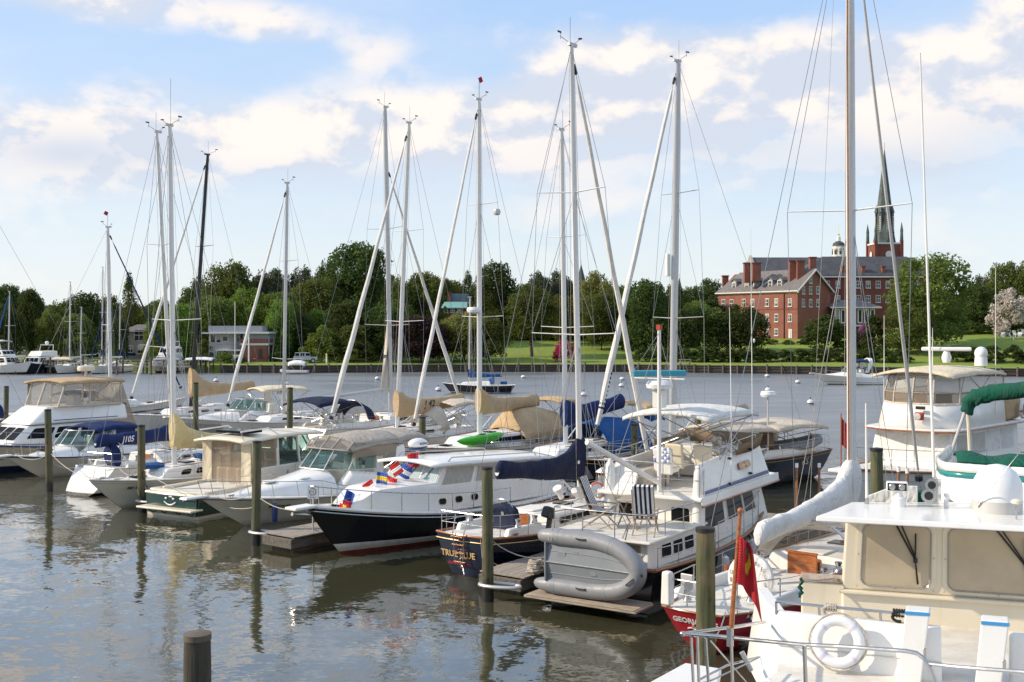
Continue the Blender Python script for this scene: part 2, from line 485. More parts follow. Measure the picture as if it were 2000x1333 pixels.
def water_mat():
    m, k, out = new_mat('water')
    geo = k.node('ShaderNodeNewGeometry')
    P = geo.outputs['Position']
    b = k.node('ShaderNodeBsdfPrincipled')
    n0 = k.noise(P, 0.06, 2, 0.5)
    b.inputs['IOR'].default_value = 1.42

    def slope(sc, vsc, detail, amp, dist=0.3):
        nd = k.node('ShaderNodeTexNoise')
        k.set(nd.inputs['Vector'], k.scale(P, vsc))
        nd.inputs['Scale'].default_value = sc
        nd.inputs['Detail'].default_value = detail
        nd.inputs['Distortion'].default_value = dist
        v = k.vmath('SUBTRACT', nd.outputs['Color'], (0.5, 0.5, 0.5))
        sc_ = k.node('ShaderNodeVectorMath', operation='SCALE')
        k.set(sc_.inputs[0], v)
        k.set(sc_.inputs['Scale'], amp)
        return sc_.outputs[0]
    sp = k.node('ShaderNodeSeparateXYZ')
    k.set(sp.inputs[0], P)
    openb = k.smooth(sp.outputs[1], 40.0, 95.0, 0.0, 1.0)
    k.set(b.inputs['Base Color'], k.mix(openb, k.mix(k.smooth(n0, 0.35, 0.65), (0.044, 0.043, 0.022), (0.056, 0.054, 0.030)), (0.150, 0.155, 0.150)))  # open water's base colour is paler, standing in for reflected sky
    # the lee of the moored boats is calmer than the open creek; cat's paws of wind wander over both
    openw = k.smooth(sp.outputs[1], 26.0, 95.0, 0.0, 1.0)
    gust = k.smooth(k.noise(k.scale(P, (0.045, 0.09, 1)), 1.0, 3, 0.55), 0.36, 0.64, 0.45, 1.25)
    rgh = k.math('MULTIPLY', k.smooth(openw, 0, 1, 0.05, 0.48), k.smooth(gust, 0.45, 1.25, 0.75, 1.15))
    k.set(b.inputs['Roughness'], rgh)
    a1 = k.smooth(openw, 0, 1, 0.075, 0.10)
    a2 = k.math('MULTIPLY', k.smooth(openw, 0, 1, 0.125, 0.22), gust)
    a3 = k.math('MULTIPLY', k.smooth(openw, 0, 1, 0.115, 0.16), gust)
    tot = k.vmath('ADD', slope(0.55, (0.75, 1.25, 1), 1, a1, 0.6), slope(1.7, (0.8, 1.3, 1), 2, a2, 0.5))
    tot = k.vmath('ADD', tot, slope(6.5, (0.8, 1.3, 1), 1, a3))
    tot = k.vmath('ADD', tot, slope(15.0, (0.7, 1.4, 1), 2, k.math('MULTIPLY', gust, 0.07)))
    flat = k.vmath('MULTIPLY', tot, (0.8, 1.0, 0.0))
    nrm = k.vmath('NORMALIZE', k.vmath('ADD', flat, (0, 0, 1)))
    k.l.new(nrm, b.inputs['Normal'])
    k.l.new(nrm, b.inputs['Coat Normal'])
    k.set(b.inputs['Coat Roughness'], rgh)
    k.set(b.inputs['Coat Weight'], k.smooth(openw, 0, 1, 0.75, 1.0))
    b.inputs['Coat IOR'].default_value = 1.5
    k.l.new(b.outputs[0], out.inputs[0])


water_mat()


def grass_mat():
    m, k, out = new_mat('lawn')
    geo = k.node('ShaderNodeNewGeometry')
    P = geo.outputs['Position']
    b = k.node('ShaderNodeBsdfPrincipled')
    n = k.noise(P, 0.12, 4, 0.6)
    n2 = k.noise(P, 1.6, 4, 0.7)
    c = k.mix(k.smooth(n, 0.35, 0.65), (0.17, 0.245, 0.028), (0.225, 0.27, 0.035))
    c = k.mix(k.smooth(n2, 0.4, 0.75), c, (0.15, 0.22, 0.026))
    k.set(b.inputs['Base Color'], c)
    b.inputs['Roughness'].default_value = 0.9
    bp = k.node('ShaderNodeBump')
    bp.inputs['Strength'].default_value = 0.6
    bp.inputs['Distance'].default_value = 0.1
    k.set(bp.inputs['Height'], k.noise(P, 6, 3))
    k.l.new(bp.outputs[0], b.inputs['Normal'])
    k.l.new(b.outputs[0], out.inputs[0])


grass_mat()


# ------------------------------------------------------------------ mesh building
def M(*names):
    return [MATS[n] for n in names]


class MB:
    """collects shapes and links them as ONE mesh object"""
    def __init__(s):
        s.v, s.f, s.m = [], [], []

    def add(s, verts, faces, mi=0):
        o = len(s.v)
        s.v += [tuple(v) for v in verts]
        s.f += [tuple(i + o for i in f) for f in faces]
        s.m += [mi] * len(faces)
        return s

    def box(s, c, d, mi=0, rz=0.0, rx=0.0, ry=0.0, taper=1.0):
        h = [x / 2 for x in d]
        mt = Matrix.Rotation(rz, 3, 'Z') @ Matrix.Rotation(ry, 3, 'Y') @ Matrix.Rotation(rx, 3, 'X')
        vs = []
        for z in (-1, 1):
            t = taper if z > 0 else 1.0
            for x, y in ((-1, -1), (1, -1), (1, 1), (-1, 1)):
                vs.append(V(c) + mt @ V((x * h[0] * t, y * h[1] * t, z * h[2])))
        return s.add(vs, [(3, 2, 1, 0), (4, 5, 6, 7), (0, 1, 5, 4), (1, 2, 6, 5), (2, 3, 7, 6), (3, 0, 4, 7)], mi)

    def loft(s, rings, mi=0, closed=True, cap0=True, cap1=True, mis=None):
        n = len(rings[0])
        o = len(s.v)
        for r in rings:
            s.v += [tuple(p) for p in r]
        for i in range(len(rings) - 1):
            for j in range(n if closed else n - 1):
                a, b = o + i * n + j, o + i * n + (j + 1) % n
                s.f.append((a, b, b + n, a + n))
                s.m.append(mis[j] if mis else mi)
        if closed and cap0:
            s.f.append(tuple(o + j for j in reversed(range(n))))
            s.m.append(mi)
        if closed and cap1:
            e = o + (len(rings) - 1) * n
            s.f.append(tuple(e + j for j in range(n)))
            s.m.append(mi)
        return s

    def tube(s, pts, r, n=6, mi=0, r1=None, flat=1.0, closed=False):
        pts = [V(p) for p in pts]
        if closed: pts = pts + [pts[0]]
        N = len(pts)
        rings = []
        up = V((0, 0, 1))
        for i, p in enumerate(pts):
            if closed: d = pts[(i + 1) % (N - 1)] - pts[(i - 1) % (N - 1)]
            else: d = pts[min(i + 1, N - 1)] - pts[max(i - 1, 0)]
            if d.length < 1e-9: d = V((0, 0, 1))
            d.normalize()
            a = d.cross(up)
            if a.length < 0.05: a = d.cross(V((1, 0, 0)))
            a.normalize()
            b = a.cross(d)
            rr = r if r1 is None else r + (r1 - r) * i / max(1, N - 1)
            rings.append([p + a * (rr * math.cos(2 * PI * j / n)) + b * (rr * flat * math.sin(2 * PI * j / n)) for j in range(n)])
        return s.loft(rings, mi, True, not closed, not closed)

    def lathe(s, prof, c=(0, 0, 0), n=16, mi=0, ax=None):
        """prof: (radius, height) list; ax: axis direction"""
        q = V(ax).to_track_quat('Z', 'Y').to_matrix() if ax else Matrix.Identity(3)
        rings = [[V(c) + q @ V((max(r, 1e-4) * math.cos(2 * PI * j / n), max(r, 1e-4) * math.sin(2 * PI * j / n), h)) for j in range(n)] for r, h in prof]
        return s.loft(rings, mi)

    def ell(s, c, r, n=12, m=8, mi=0):
        prof = [(math.sin(PI * i / m), -math.cos(PI * i / m)) for i in range(m + 1)]
        rings = [[V(c) + V((max(p, 1e-3) * r[0] * math.cos(2 * PI * j / n), max(p, 1e-3) * r[1] * math.sin(2 * PI * j / n), h * r[2])) for j in range(n)] for p, h in prof]
        return s.loft(rings, mi)

    def prism(s, poly, z0, z1, mi=0, top=None):
        t = top or poly
        return s.loft([[(p[0], p[1], z0) for p in poly], [(p[0], p[1], z1) for p in t]], mi)

    def grid(s, fn, nu, nv, mi=0, thick=0.0):
        o = len(s.v)
        P = [[V(fn(i / nu, j / nv)) for j in range(nv + 1)] for i in range(nu + 1)]
        for row in P: s.v += [tuple(p) for p in row]
        w = nv + 1
        for i in range(nu):
            for j in range(nv):
                a = o + i * w + j
                s.f.append((a, a + w, a + w + 1, a + 1))
                s.m.append(mi)
        return s

    def build(s, name, mats, parent=None, smooth=35, bevel=0.0, seg=2, solid=0.0):
        me = bpy.data.meshes.new(name)
        me.from_pydata(s.v, [], s.f)
        for m in mats: me.materials.append(m)
        if len(mats) > 1: me.polygons.foreach_set('material_index', s.m)
        bm = bmesh.new()
        bm.from_mesh(me)
        bmesh.ops.recalc_face_normals(bm, faces=bm.faces)
        bm.to_mesh(me)
        bm.free()
        if smooth:
            me.polygons.foreach_set('use_smooth', [True] * len(me.polygons))
            me.set_sharp_from_angle(angle=rad(smooth))
        me.update()
        o = bpy.data.objects.new(name, me)
        COL.objects.link(o)
        if parent: o.parent = parent
        if solid:
            md = o.modifiers.new('solid', 'SOLIDIFY')
            md.thickness = solid
            md.offset = 0
        if bevel:
            md = o.modifiers.new('bevel', 'BEVEL')
            md.width = bevel
            md.segments = seg
            md.limit_method = 'ANGLE'
            md.angle_limit = rad(30)
            md.harden_normals = True
        return o


def tag(o, label=None, cat=None, group=None, kind=None):
    if label: o['label'] = label
    if cat: o['category'] = cat
    if group: o['group'] = group
    if kind: o['kind'] = kind
    return o


def thing(name, label, cat, loc=(0, 0, 0), rz=0.0, group=None):
    o = bpy.data.objects.new(name, None)
    COL.objects.link(o)
    o.location = loc
    o.rotation_euler = (0, 0, rz)
    o.empty_display_size = 0.3
    return tag(o, label, cat, group)


def inst(src, name, parent=None, loc=None, rz=None, scale=None, rot=None):
    o = bpy.data.objects.new(name, src.data)
    COL.objects.link(o)
    for md in src.modifiers:
        m2 = o.modifiers.new(md.name, md.type)
        if md.type == 'BEVEL':
            m2.width, m2.segments, m2.limit_method, m2.angle_limit, m2.harden_normals = md.width, md.segments, 'ANGLE', md.angle_limit, True
    if parent: o.parent = parent
    if loc is not None: o.location = loc
    if rot is not None: o.rotation_euler = rot
    elif rz is not None: o.rotation_euler = (0, 0, rz)
    if scale is not None: o.scale = scale
    return o


def W(u, v, z):
    """photo pixel at a depth -> world point (used only to read measurements off the photograph)"""
    return V(((u - 1000) / F * z, z, H - (v - VH) / F * z))


def G(u, v, z0=0.0):
    return W(u, v, (H - z0) * F / (v - VH))


def loc_of(root, p):
    """world point -> local coordinates of a thing"""
    c, s = math.cos(root.rotation_euler.z), math.sin(root.rotation_euler.z)
    q = V(p) - V(root.location)
    return V((c * q.x + s * q.y, -s * q.x + c * q.y, q.z))


class Face:
    """a flat (bilinear) face: s to the right, h up, seen from outside"""
    def __init__(s, bl, br, tr, tl):
        s.c = [V(p) for p in (bl, br, tr, tl)]
        s.w = ((s.c[1] - s.c[0]).length + (s.c[2] - s.c[3]).length) / 2
        s.h = ((s.c[3] - s.c[0]).length + (s.c[2] - s.c[1]).length) / 2
        s.n = (s.c[1] - s.c[0]).cross(s.c[3] - s.c[0]).normalized()
        s.r = (s.c[1] - s.c[0]).normalized()
        s.u = s.n.cross(s.r).normalized()

    def pt(s, a, b, off=0.0):
        lo = s.c[0].lerp(s.c[1], a)
        hi = s.c[3].lerp(s.c[2], a)
        return lo.lerp(hi, b) + s.n * off


def rrect(a0, a1, b0, b1, rw, rh, k=4):
    pts = []
    for cx, cy, st in ((a1 - rw, b0 + rh, -90), (a1 - rw, b1 - rh, 0), (a0 + rw, b1 - rh, 90), (a0 + rw, b0 + rh, 180)):
        for i in range(k + 1):
            t = rad(st + 90 * i / k)
            pts.append((cx + rw * math.cos(t), cy + rh * math.sin(t)))
    return pts


def pane(mb, fc, a0, a1, b0, b1, off, th, r=0.04, mi=0):
    rw, rh = min(r / fc.w, (a1 - a0) * 0.49), min(r / fc.h, (b1 - b0) * 0.49)
    pp = rrect(a0, a1, b0, b1, rw, rh) if r > 0 else [(a0, b0), (a1, b0), (a1, b1), (a0, b1)]
    mb.loft([[fc.pt(x, y, off) for x, y in pp], [fc.pt(x, y, off + th) for x, y in pp]], mi)
    return mb


def window(root, fc, a0, a1, b0, b1, glass='glass_dark', frame='white', fr=0.03, r=0.05, th=0.02, name='window'):
    fw, fh = fr / fc.w, fr / fc.h
    w = pane(MB(), fc, a0 - fw, a1 + fw, b0 - fh, b1 + fh, -0.01, th + 0.01, r + fr).build(name, M(frame), root)
    pane(MB(), fc, a0, a1, b0, b1, th * 0.4, th * 0.9, r).build('pane', M(glass), w)
    return w


def text(root, body, size, fc, a, b, mat, name='lettering', shear=0.0, bold=0.0, off=0.006, align='CENTER', spacing=1.0):
    cu = bpy.data.curves.new('lettering', 'FONT')
    cu.body = body
    cu.size = size
    cu.shear = shear
    cu.extrude = 0.002
    cu.offset = bold
    cu.align_x = align
    cu.align_y = 'CENTER'
    cu.space_character = spacing
    cu.resolution_u = 2
    tmp = bpy.data.objects.new('lettering', cu)
    COL.objects.link(tmp)
    dg = bpy.context.evaluated_depsgraph_get()
    me = bpy.data.meshes.new_from_object(tmp.evaluated_get(dg))
    COL.objects.unlink(tmp)
    bpy.data.objects.remove(tmp)
    me.materials.clear()
    me.materials.append(MATS[mat])
    mt = Matrix((fc.r, fc.u, fc.n)).transposed().to_4x4()
    mt.translation = fc.pt(a, b, off)
    me.transform(mt)
    o = bpy.data.objects.new(name, me)
    COL.objects.link(o)
    if root: o.parent = root
    return o


class Block:
    """a superstructure: eight corners, bevelled, with faces one can put windows on"""
    def __init__(s, xa, xf, wa, wf, z0a, z0f, z1a, z1f, rake_a=0.0, rake_f=0.0, tumble=0.05, cy=0.0):
        s.ab = {k: V((xa, cy + k * wa, z0a)) for k in (1, -1)}
        s.fb = {k: V((xf, cy + k * wf, z0f)) for k in (1, -1)}
        s.at = {k: V((xa + rake_a, cy + k * (wa - tumble), z1a)) for k in (1, -1)}
        s.ft = {k: V((xf - rake_f, cy + k * (wf - tumble), z1f)) for k in (1, -1)}
        s.port = Face(s.fb[1], s.ab[1], s.at[1], s.ft[1])
        s.stbd = Face(s.ab[-1], s.fb[-1], s.ft[-1], s.at[-1])
        s.aft = Face(s.ab[1], s.ab[-1], s.at[-1], s.at[1])
        s.fwd = Face(s.fb[-1], s.fb[1], s.ft[1], s.ft[-1])

    def side(s, k):
        return s.port if k > 0 else s.stbd

    def build(s, name, mat, root, bevel=0.06, crown=0.05, seg=3):
        mb = MB()
        n = 6
        rings = []
        for bot, top in ((s.ab, s.at), (s.fb, s.ft)):
            r = [bot[1], bot[-1]]
            for i in range(n + 1):
                t = -1 + 2 * i / n
                p = top[-1].lerp(top[1], (t + 1) / 2) + V((0, 0, crown * (1 - t * t)))
                r.append(p)
            rings.append(r)
        mb.loft(rings)
        return mb.build(name, M(mat), root, 40, bevel, seg)


# ------------------------------------------------------------------ water and land
def lerp_tab(tab, x):
    if x <= tab[0][0]: return tab[0][1]
    for (a, b), (c, d) in zip(tab, tab[1:]):
        if x <= c: return b + (d - b) * (x - a) / (c - a)
    return tab[-1][1]


SHORE = [(-400, 150), (-110, 172), (-75, 174), (-52, 172), (-44, 167), (-30, 166), (-12, 170), (18, 170), (40, 163), (70, 154), (110, 148), (400, 120)]
RISE = [(-110, 1.2), (-50, 1.6), (-25, 3.2), (0, 3.4), (25, 3.2), (45, 3.6), (80, 5.2), (120, 5.5)]


def ground_z(x, y):
    d = y - lerp_tab(SHORE, x)
    if d < 0: return -0.6
    t = min(1, max(0, (d - 2) / 48))
    t = t * t * (3 - 2 * t)
    far = min(1, max(0, (d - 45) / 140))
    n = noise.noise(V((x * .05, y * .05, 0))) * 0.35 * min(1, d / 12)
    return 1.12 + lerp_tab(RISE, x) * t + far * 4.0 + n


def on_land(u, z):
    x = (u - 1000) / F * z
    return V((x, z, ground_z(x, z)))


mb = MB()
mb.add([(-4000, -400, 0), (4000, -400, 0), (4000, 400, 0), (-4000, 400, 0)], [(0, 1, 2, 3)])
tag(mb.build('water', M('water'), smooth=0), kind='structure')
xs = [-1600, -900, -500, -300] + [-220 + 4 * i for i in range(111)] + [300, 500, 900, 1600]
ds = [-0.25, 0.02, 1, 3, 6, 9, 13, 18, 23, 28, 33, 38, 43, 48, 55, 65, 80, 100, 130, 180, 300, 700, 1600, 4000]
mb = MB()
vs, fs = [], []
for d in ds:
    for x in xs:
        y = lerp_tab(SHORE, x) + d
        vs.append((x, y, -0.8 if d < 0 else ground_z(x, y)))
nx = len(xs)
for i in range(len(ds) - 1):
    for j in range(nx - 1):
        fs.append((i * nx + j, i * nx + j + 1, (i + 1) * nx + j + 1, (i + 1) * nx + j))
mb.add(vs, fs)
tag(mb.build('ground', M('lawn'), smooth=80), kind='structure')


# seawall of timber posts and planks along the lawn
def shore_pt(x):
    return V((x, lerp_tab(SHORE, x), 0))


def make_seawall():
    p0 = shore_pt(-43)
    root = thing('seawall', 'long dark timber seawall holding up the lawn across the creek', 'seawall', p0)
    pan = MB().box((0, 0, 0.28), (2.02, 0.10, 1.5)).build('panel', M('wall_wood'))
    plk = MB().box((0, -0.09, 0), (2.0, 0.09, 0.20)).build('plank', M('wall_wood'), bevel=0.02, seg=1)
    pst = MB().lathe([(0.15, -0.4), (0.15, 1.22), (0.12, 1.25)], n=8).build('post', M('post_wood'))
    cap = MB().box((0, -0.02, 1.10), (2.0, 0.36, 0.09)).build('cap_board', M('post_wood'), bevel=0.015, seg=1)
    x, first = -43.0, True
    while x < 104:
        a, b = shore_pt(x), shore_pt(x + 2)
        d = (b - a)
        x += 2.0
        mid = (a + b) / 2 - p0 + V((0, -0.35, 0))
        rz = math.atan2(d.y, d.x)
        sc = (d.length / 2.0 * 1.003, 1, 1)
        for src, dz in ((pan, 0), (plk, 0.30), (plk, 0.78), (cap, 0)):
            o = inst(src, src.name.split('.')[0], root, mid + V((0, 0, dz)), rz, sc)
        inst(pst, 'post', root, a - p0 + V((0, -0.55, RND.uniform(-.05, .12))), RND.uniform(0, 3))
    for o in (pan, plk, pst, cap): bpy.data.objects.remove(o)


make_seawall()


# ------------------------------------------------------------------ trees
def crown_mesh(kind, seed, n_clump, n_leaf, leaf):
    r = random.Random(seed)
    cl = []
    tries = 0
    while len(cl) < n_clump and tries < 5000:
        tries += 1
        z = r.random()
        if kind == 'round': prof = max(0.0, 1 - (abs(z - 0.48) / 0.54) ** 2.2) ** 0.5
        elif kind == 'broad': prof = max(0.0, 1 - (abs(z - 0.40) / 0.62) ** 2.6) ** 0.5
        elif kind == 'cone': prof = (1 - z) ** 0.75 * min(1, 0.5 + z * 4)
        elif kind == 'mound': prof = max(0.0, 1 - z ** 2.2) ** 0.5
        else: prof = max(0.0, 1 - (abs(z - 0.5) / 0.55) ** 3.0) ** 0.5
        a = r.random() * 2 * PI
        q = r.random() ** 0.38
        lump = 1 + 0.24 * noise.noise(V((math.cos(a) * 1.6 + seed, math.sin(a) * 1.6, z * 3.2)))
        rr = 0.42 * prof * q * lump
        rad_c = r.uniform(0.07, 0.135) * (0.75 if kind == 'cone' else 1)
        cl.append((V((rr * math.cos(a), rr * math.sin(a), 0.06 + z * 0.88)), rad_c))
    vs, fs = [], []
    for c, rc in cl:
        m = int(n_leaf * (rc / 0.1) ** 2)
        for i in range(m):
            d = V((r.gauss(0, 1), r.gauss(0, 1), r.gauss(0, 0.85) + 0.2)).normalized()
            p = c + d * rc * r.uniform(0.55, 1.12)
            nrm = (d * 0.8 + V((r.gauss(0, 1), r.gauss(0, 1), r.gauss(0, 1))) * 0.55).normalized()
            t = nrm.orthogonal().normalized()
            b = nrm.cross(t)
            ang = r.random() * 6.28
            t, b = t * math.cos(ang) + b * math.sin(ang), b * math.cos(ang) - t * math.sin(ang)
            s = leaf * r.uniform(0.6, 1.35)
            o = len(vs)
            vs += [p - t * s * .9, p - b * s * .55 + nrm * s * .12, p + t * s, p + b * s * .55]
            fs.append((o, o + 1, o + 2, o + 3))
    me = bpy.data.meshes.new('crown')
    me.from_pydata([tuple(v) for v in vs], [], fs)
    me.update()
    return me


CROWNS = {}


def crown(kind, i, mat):
    key = (kind, i, mat)
    if key not in CROWNS:
        base = CROWNS.get((kind, i))
        if base is None:
            n, l, s = {'round': (135, 74, 0.022), 'broad': (150, 70, 0.022), 'cone': (120, 60, 0.019), 'tall': (125, 72, 0.022), 'mound': (60, 52, 0.036)}[kind]
            base = CROWNS[(kind, i)] = crown_mesh(kind, 5 + i * 17 + len(kind), n, l, s)
        me = base.copy()
        me.materials.append(MATS[mat])
        CROWNS[key] = me
    return CROWNS[key]


TRUNKS = []
for i in range(3):
    rr = random.Random(40 + i)
    mb = MB()
    mb.tube([(0, 0, -0.05), (0.02, 0.01, 0.2), (rr.uniform(-.05, .05), rr.uniform(-.05, .05), 0.55), (rr.uniform(-.08, .08), 0, 0.9)], 0.032, 8, r1=0.010)
    for j in range(6):
        z = rr.uniform(0.22, 0.6)
        a = rr.uniform(0, 6.28)
        mb.tube([(0, 0, z), (0.14 * math.cos(a), 0.14 * math.sin(a), z + 0.13), (0.27 * math.cos(a + .3), 0.27 * math.sin(a + .3), z + 0.27)], 0.014, 5, r1=0.004)
    o = mb.build('trunk', M('bark'))
    TRUNKS.append(o.data)
    bpy.data.objects.remove(o)


def tree(u, vtop, z, wpx, kind, mat, label, group=None, name='tree', clear=0.12, i=None, cat='tree', base=None):
    p = on_land(u, z)
    if base is not None: p.z = base
    top = H - (vtop - VH) / F * z
    h = max(1.0, top - p.z)
    w = wpx / F * z
    root = thing(name, label, cat, p, RND.uniform(0, 6.28), group)
    i = RND.randrange(3) if i is None else i
    me = crown(kind, i, mat)
    o = bpy.data.objects.new('crown', me)
    COL.objects.link(o)
    o.parent = root
    o.location = (0, 0, h * clear)
    o.scale = (w * 1.06, w * 1.06, h * (1 - clear) * 1.01)
    t = bpy.data.objects.new('trunk', TRUNKS[i])
    COL.objects.link(t)
    t.parent = root
    tw = min(h, w * 1.3)
    t.scale = (tw, tw, h * 0.98)
    return root


TR = [  # u, v of the top, depth, width in photo pixels, kind, leaf, label
    (14, 558, 200, 78, 'round', 'leaf_dark', 'dark leafy tree at the far left behind the left marina house'),
    (58, 566, 196, 60, 'round', 'leaf_dark', 'thin topped tree beside the roof of the left marina house'),
    (100, 612, 182, 62, 'round', 'leaf_mid', 'leafy tree standing in front of the right end of the brown grey marina house'),
    (12, 600, 180, 70, 'broad', 'leaf_dark', 'dark tree in front of the left end of the brown grey marina house'),
    (232, 622, 180, 40, 'broad', 'leaf_dark', 'dark tree close left of the cream house wall'),
    (310, 618, 178, 60, 'broad', 'leaf_light', 'bright leafy tree close right of the cream house wall'),
    (150, 616, 182, 80, 'broad', 'leaf_mid', 'wide low tree behind the grey sided sloop'),
    (118, 590, 190, 74, 'round', 'leaf_mid', 'low round tree right of the marina house behind the white sloop'),
    (165, 576, 194, 96, 'broad', 'leaf_dark', 'wide dark tree behind the small sailboats of the left marina'),
    (212, 580, 205, 70, 'round', 'leaf_mid', 'green tree left of the pointed tall tree at the left marina'),
    (252, 533, 190, 62, 'cone', 'leaf_mid', 'tall pointed tree rising over the cream house with the arched window'),
    (318, 588, 192, 84, 'round', 'leaf_mid', 'round green tree right of the cream house with the arched window'),
    (352, 596, 180, 66, 'round', 'leaf_light', 'pale green tree behind the red and white motor yacht'),
    (388, 548, 215, 84, 'round', 'leaf_dark', 'dark tree behind the black mast on the left skyline'),
    (450, 518, 212, 118, 'broad', 'leaf_mid', 'broad domed tree above the modern white house'),
    (412, 580, 186, 110, 'round', 'leaf_mid', 'leafy tree directly behind the left end of the modern house'),
    (486, 566, 190, 104, 'round', 'leaf_light', 'bright green tree directly behind the modern house roof'),
    (530, 530, 214, 80, 'round', 'leaf_grey', 'greyish airy tree on the skyline right of the broad domed tree'),
    (588, 526, 214, 76, 'round', 'leaf_grey', 'grey green airy tree on the skyline right of the silver mast'),
    (548, 572, 188, 92, 'round', 'leaf_mid', 'green tree to the right of the modern house above its gable'),
    (622, 548, 196, 120, 'broad', 'leaf_mid', 'wide green tree left below the tallest dark tree'),
    (700, 480, 205, 150, 'broad', 'leaf_dark', 'tallest dark tree with heavy crown left of the crossing masts'),
    (640, 512, 208, 64, 'round', 'leaf_dark', 'small dark tree leaning against the left of the tallest tree'),
    (690, 590, 182, 110, 'broad', 'leaf_dark', 'shadowed tree below the tallest dark tree'),
    (628, 640, 176, 84, 'mound', 'leaf_light', 'bright bush with long shoots hanging over the seawall by the jeep'),
    (690, 636, 176, 96, 'mound', 'leaf_mid', 'leafy green bush right of the bright bush by the jeep'),
    (752, 600, 180, 90, 'broad', 'leaf_dark', 'dark shrubby tree behind the twin masts'),
    (775, 552, 200, 72, 'round', 'leaf_mid', 'green tree between the twin masts'),
    (828, 536, 202, 96, 'broad', 'leaf_mid', 'round green tree right of the twin masts'),
    (868, 545, 222, 64, 'round', 'leaf_mid', 'green tree just left of the tall white mast'),
    (822, 622, 176, 134, 'broad', 'leaf_purple', 'dark purple leaved tree near the water left of the tall white mast'),
    (905, 612, 180, 110, 'broad', 'leaf_gold', 'yellowish green tree in front of the teal roofed building'),
    (955, 622, 178, 84, 'broad', 'leaf_mid', 'dark green tree at the left edge of the open lawn'),
    (914, 530, 224, 60, 'cone', 'leaf_dark', 'pointed dark evergreen left of the tall white mast'),
    (968, 517, 214, 96, 'broad', 'leaf_dark', 'dark rugged tree right of the tall white mast'),
    (1052, 534, 222, 66, 'round', 'leaf_grey', 'pale grey green tree on the skyline behind the lawn tree'),
    (1092, 532, 224, 62, 'round', 'leaf_grey', 'pale grey green tree left of the small dark spire'),
    (1162, 534, 210, 92, 'broad', 'leaf_gold', 'golden green round tree below the small dark spire'),
    (1098, 580, 204, 70, 'round', 'leaf_gold', 'yellow green tree behind the pair of white masts'),
    (1175, 578, 196, 92, 'round', 'leaf_mid', 'green tree right of the pair of white masts'),
    (1040, 560, 186, 104, 'broad', 'leaf_mid', 'full tree standing alone on the open lawn with bare trunk'),
    (1216, 560, 196, 60, 'round', 'leaf_mid', 'green tree left of the big dark round tree by the lawn'),
    (1262, 551, 184, 112, 'broad', 'leaf_dark', 'big dark round tree at the right end of the open lawn'),
    (1318, 558, 206, 60, 'round', 'leaf_dark', 'dark tree beside the grey mast left of the brick college'),
    (1352, 562, 214, 52, 'round', 'leaf_dark', 'small dark tree left of the brick college roof'),
    (1386, 548, 226, 60, 'round', 'leaf_dark', 'dark skyline tree behind the left gable of the brick college'),
    (1366, 590, 186, 112, 'broad', 'leaf_mid', 'green tree covering the left corner of the brick college'),
    (1448, 598, 184, 108, 'broad', 'leaf_dark', 'dark rounded tree in front of the brick college windows'),
    (1330, 610, 180, 80, 'mound', 'leaf_dark', 'dark bush below the grey mast on the lawn'),
    (1610, 618, 182, 104, 'mound', 'leaf_dark', 'dark rounded tree under the gable wall of the brick college'),
    (1818, 504, 180, 170, 'tall', 'leaf_mid', 'huge leafy tree at the right end of the brick college'),
    (1772, 600, 176, 96, 'tall', 'leaf_mid', 'leafy tree leaning out left of the huge leafy tree'),
    (1708, 618, 178, 58, 'mound', 'leaf_dark', 'dark bush right of the tall foreground mast below the college'),
    (1668, 640, 180, 40, 'mound', 'leaf_dark', 'small dark bush behind the tall foreground mast'),
    (1905, 560, 200, 90, 'broad', 'leaf_dark', 'dark tree right of the huge leafy tree above the upper hedge'),
    (1918, 540, 216, 50, 'round', 'leaf_grey', 'thin airy tree on the skyline near the right edge'),
    (1962, 516, 206, 76, 'round', 'leaf_mid', 'green tree on the skyline above the white flowering tree'),
    (2010, 512, 204, 80, 'round', 'leaf_mid', 'green tree at the right edge of the view'),
    (1974, 568, 190, 82, 'mound', 'flower_white', 'rounded tree covered in pale pinkish white blossom'),
    (1690, 634, 184, 40, 'mound', 'flower_lilac', 'lilac flowering tree below the porch of the brick college'),
    (398, 664, 174, 40, 'mound', 'leaf_mid', 'rounded bush at the left wall of the modern waterfront house'),
    (438, 690, 173, 44, 'mound', 'leaf_light', 'bright low bush in front of the modern house balcony'),
    (470, 700, 173, 30, 'mound', 'leaf_mid', 'small low bush at the foot of the brick front block'),
    (545, 660, 178, 54, 'mound', 'leaf_dark', 'dark bush right of the modern house behind the silver mast'),
    (1102, 664, 178, 50, 'mound', 'flower_pink', 'bright pink flowering bush on the open lawn'),
]
for t in TR:
    cl = 0.26 if 'bare trunk' in t[6] else (0.0 if t[4] == 'mound' else 0.10)
    nm = 'flowering_tree' if 'flower' in t[5] else ('bush' if t[4] == 'mound' else 'tree')
    if 'pink flowering bush' in t[6]: nm = 'flowering_bush'
    tree(*t, name=nm, clear=cl, cat='bush' if 'bush' in nm else 'tree')
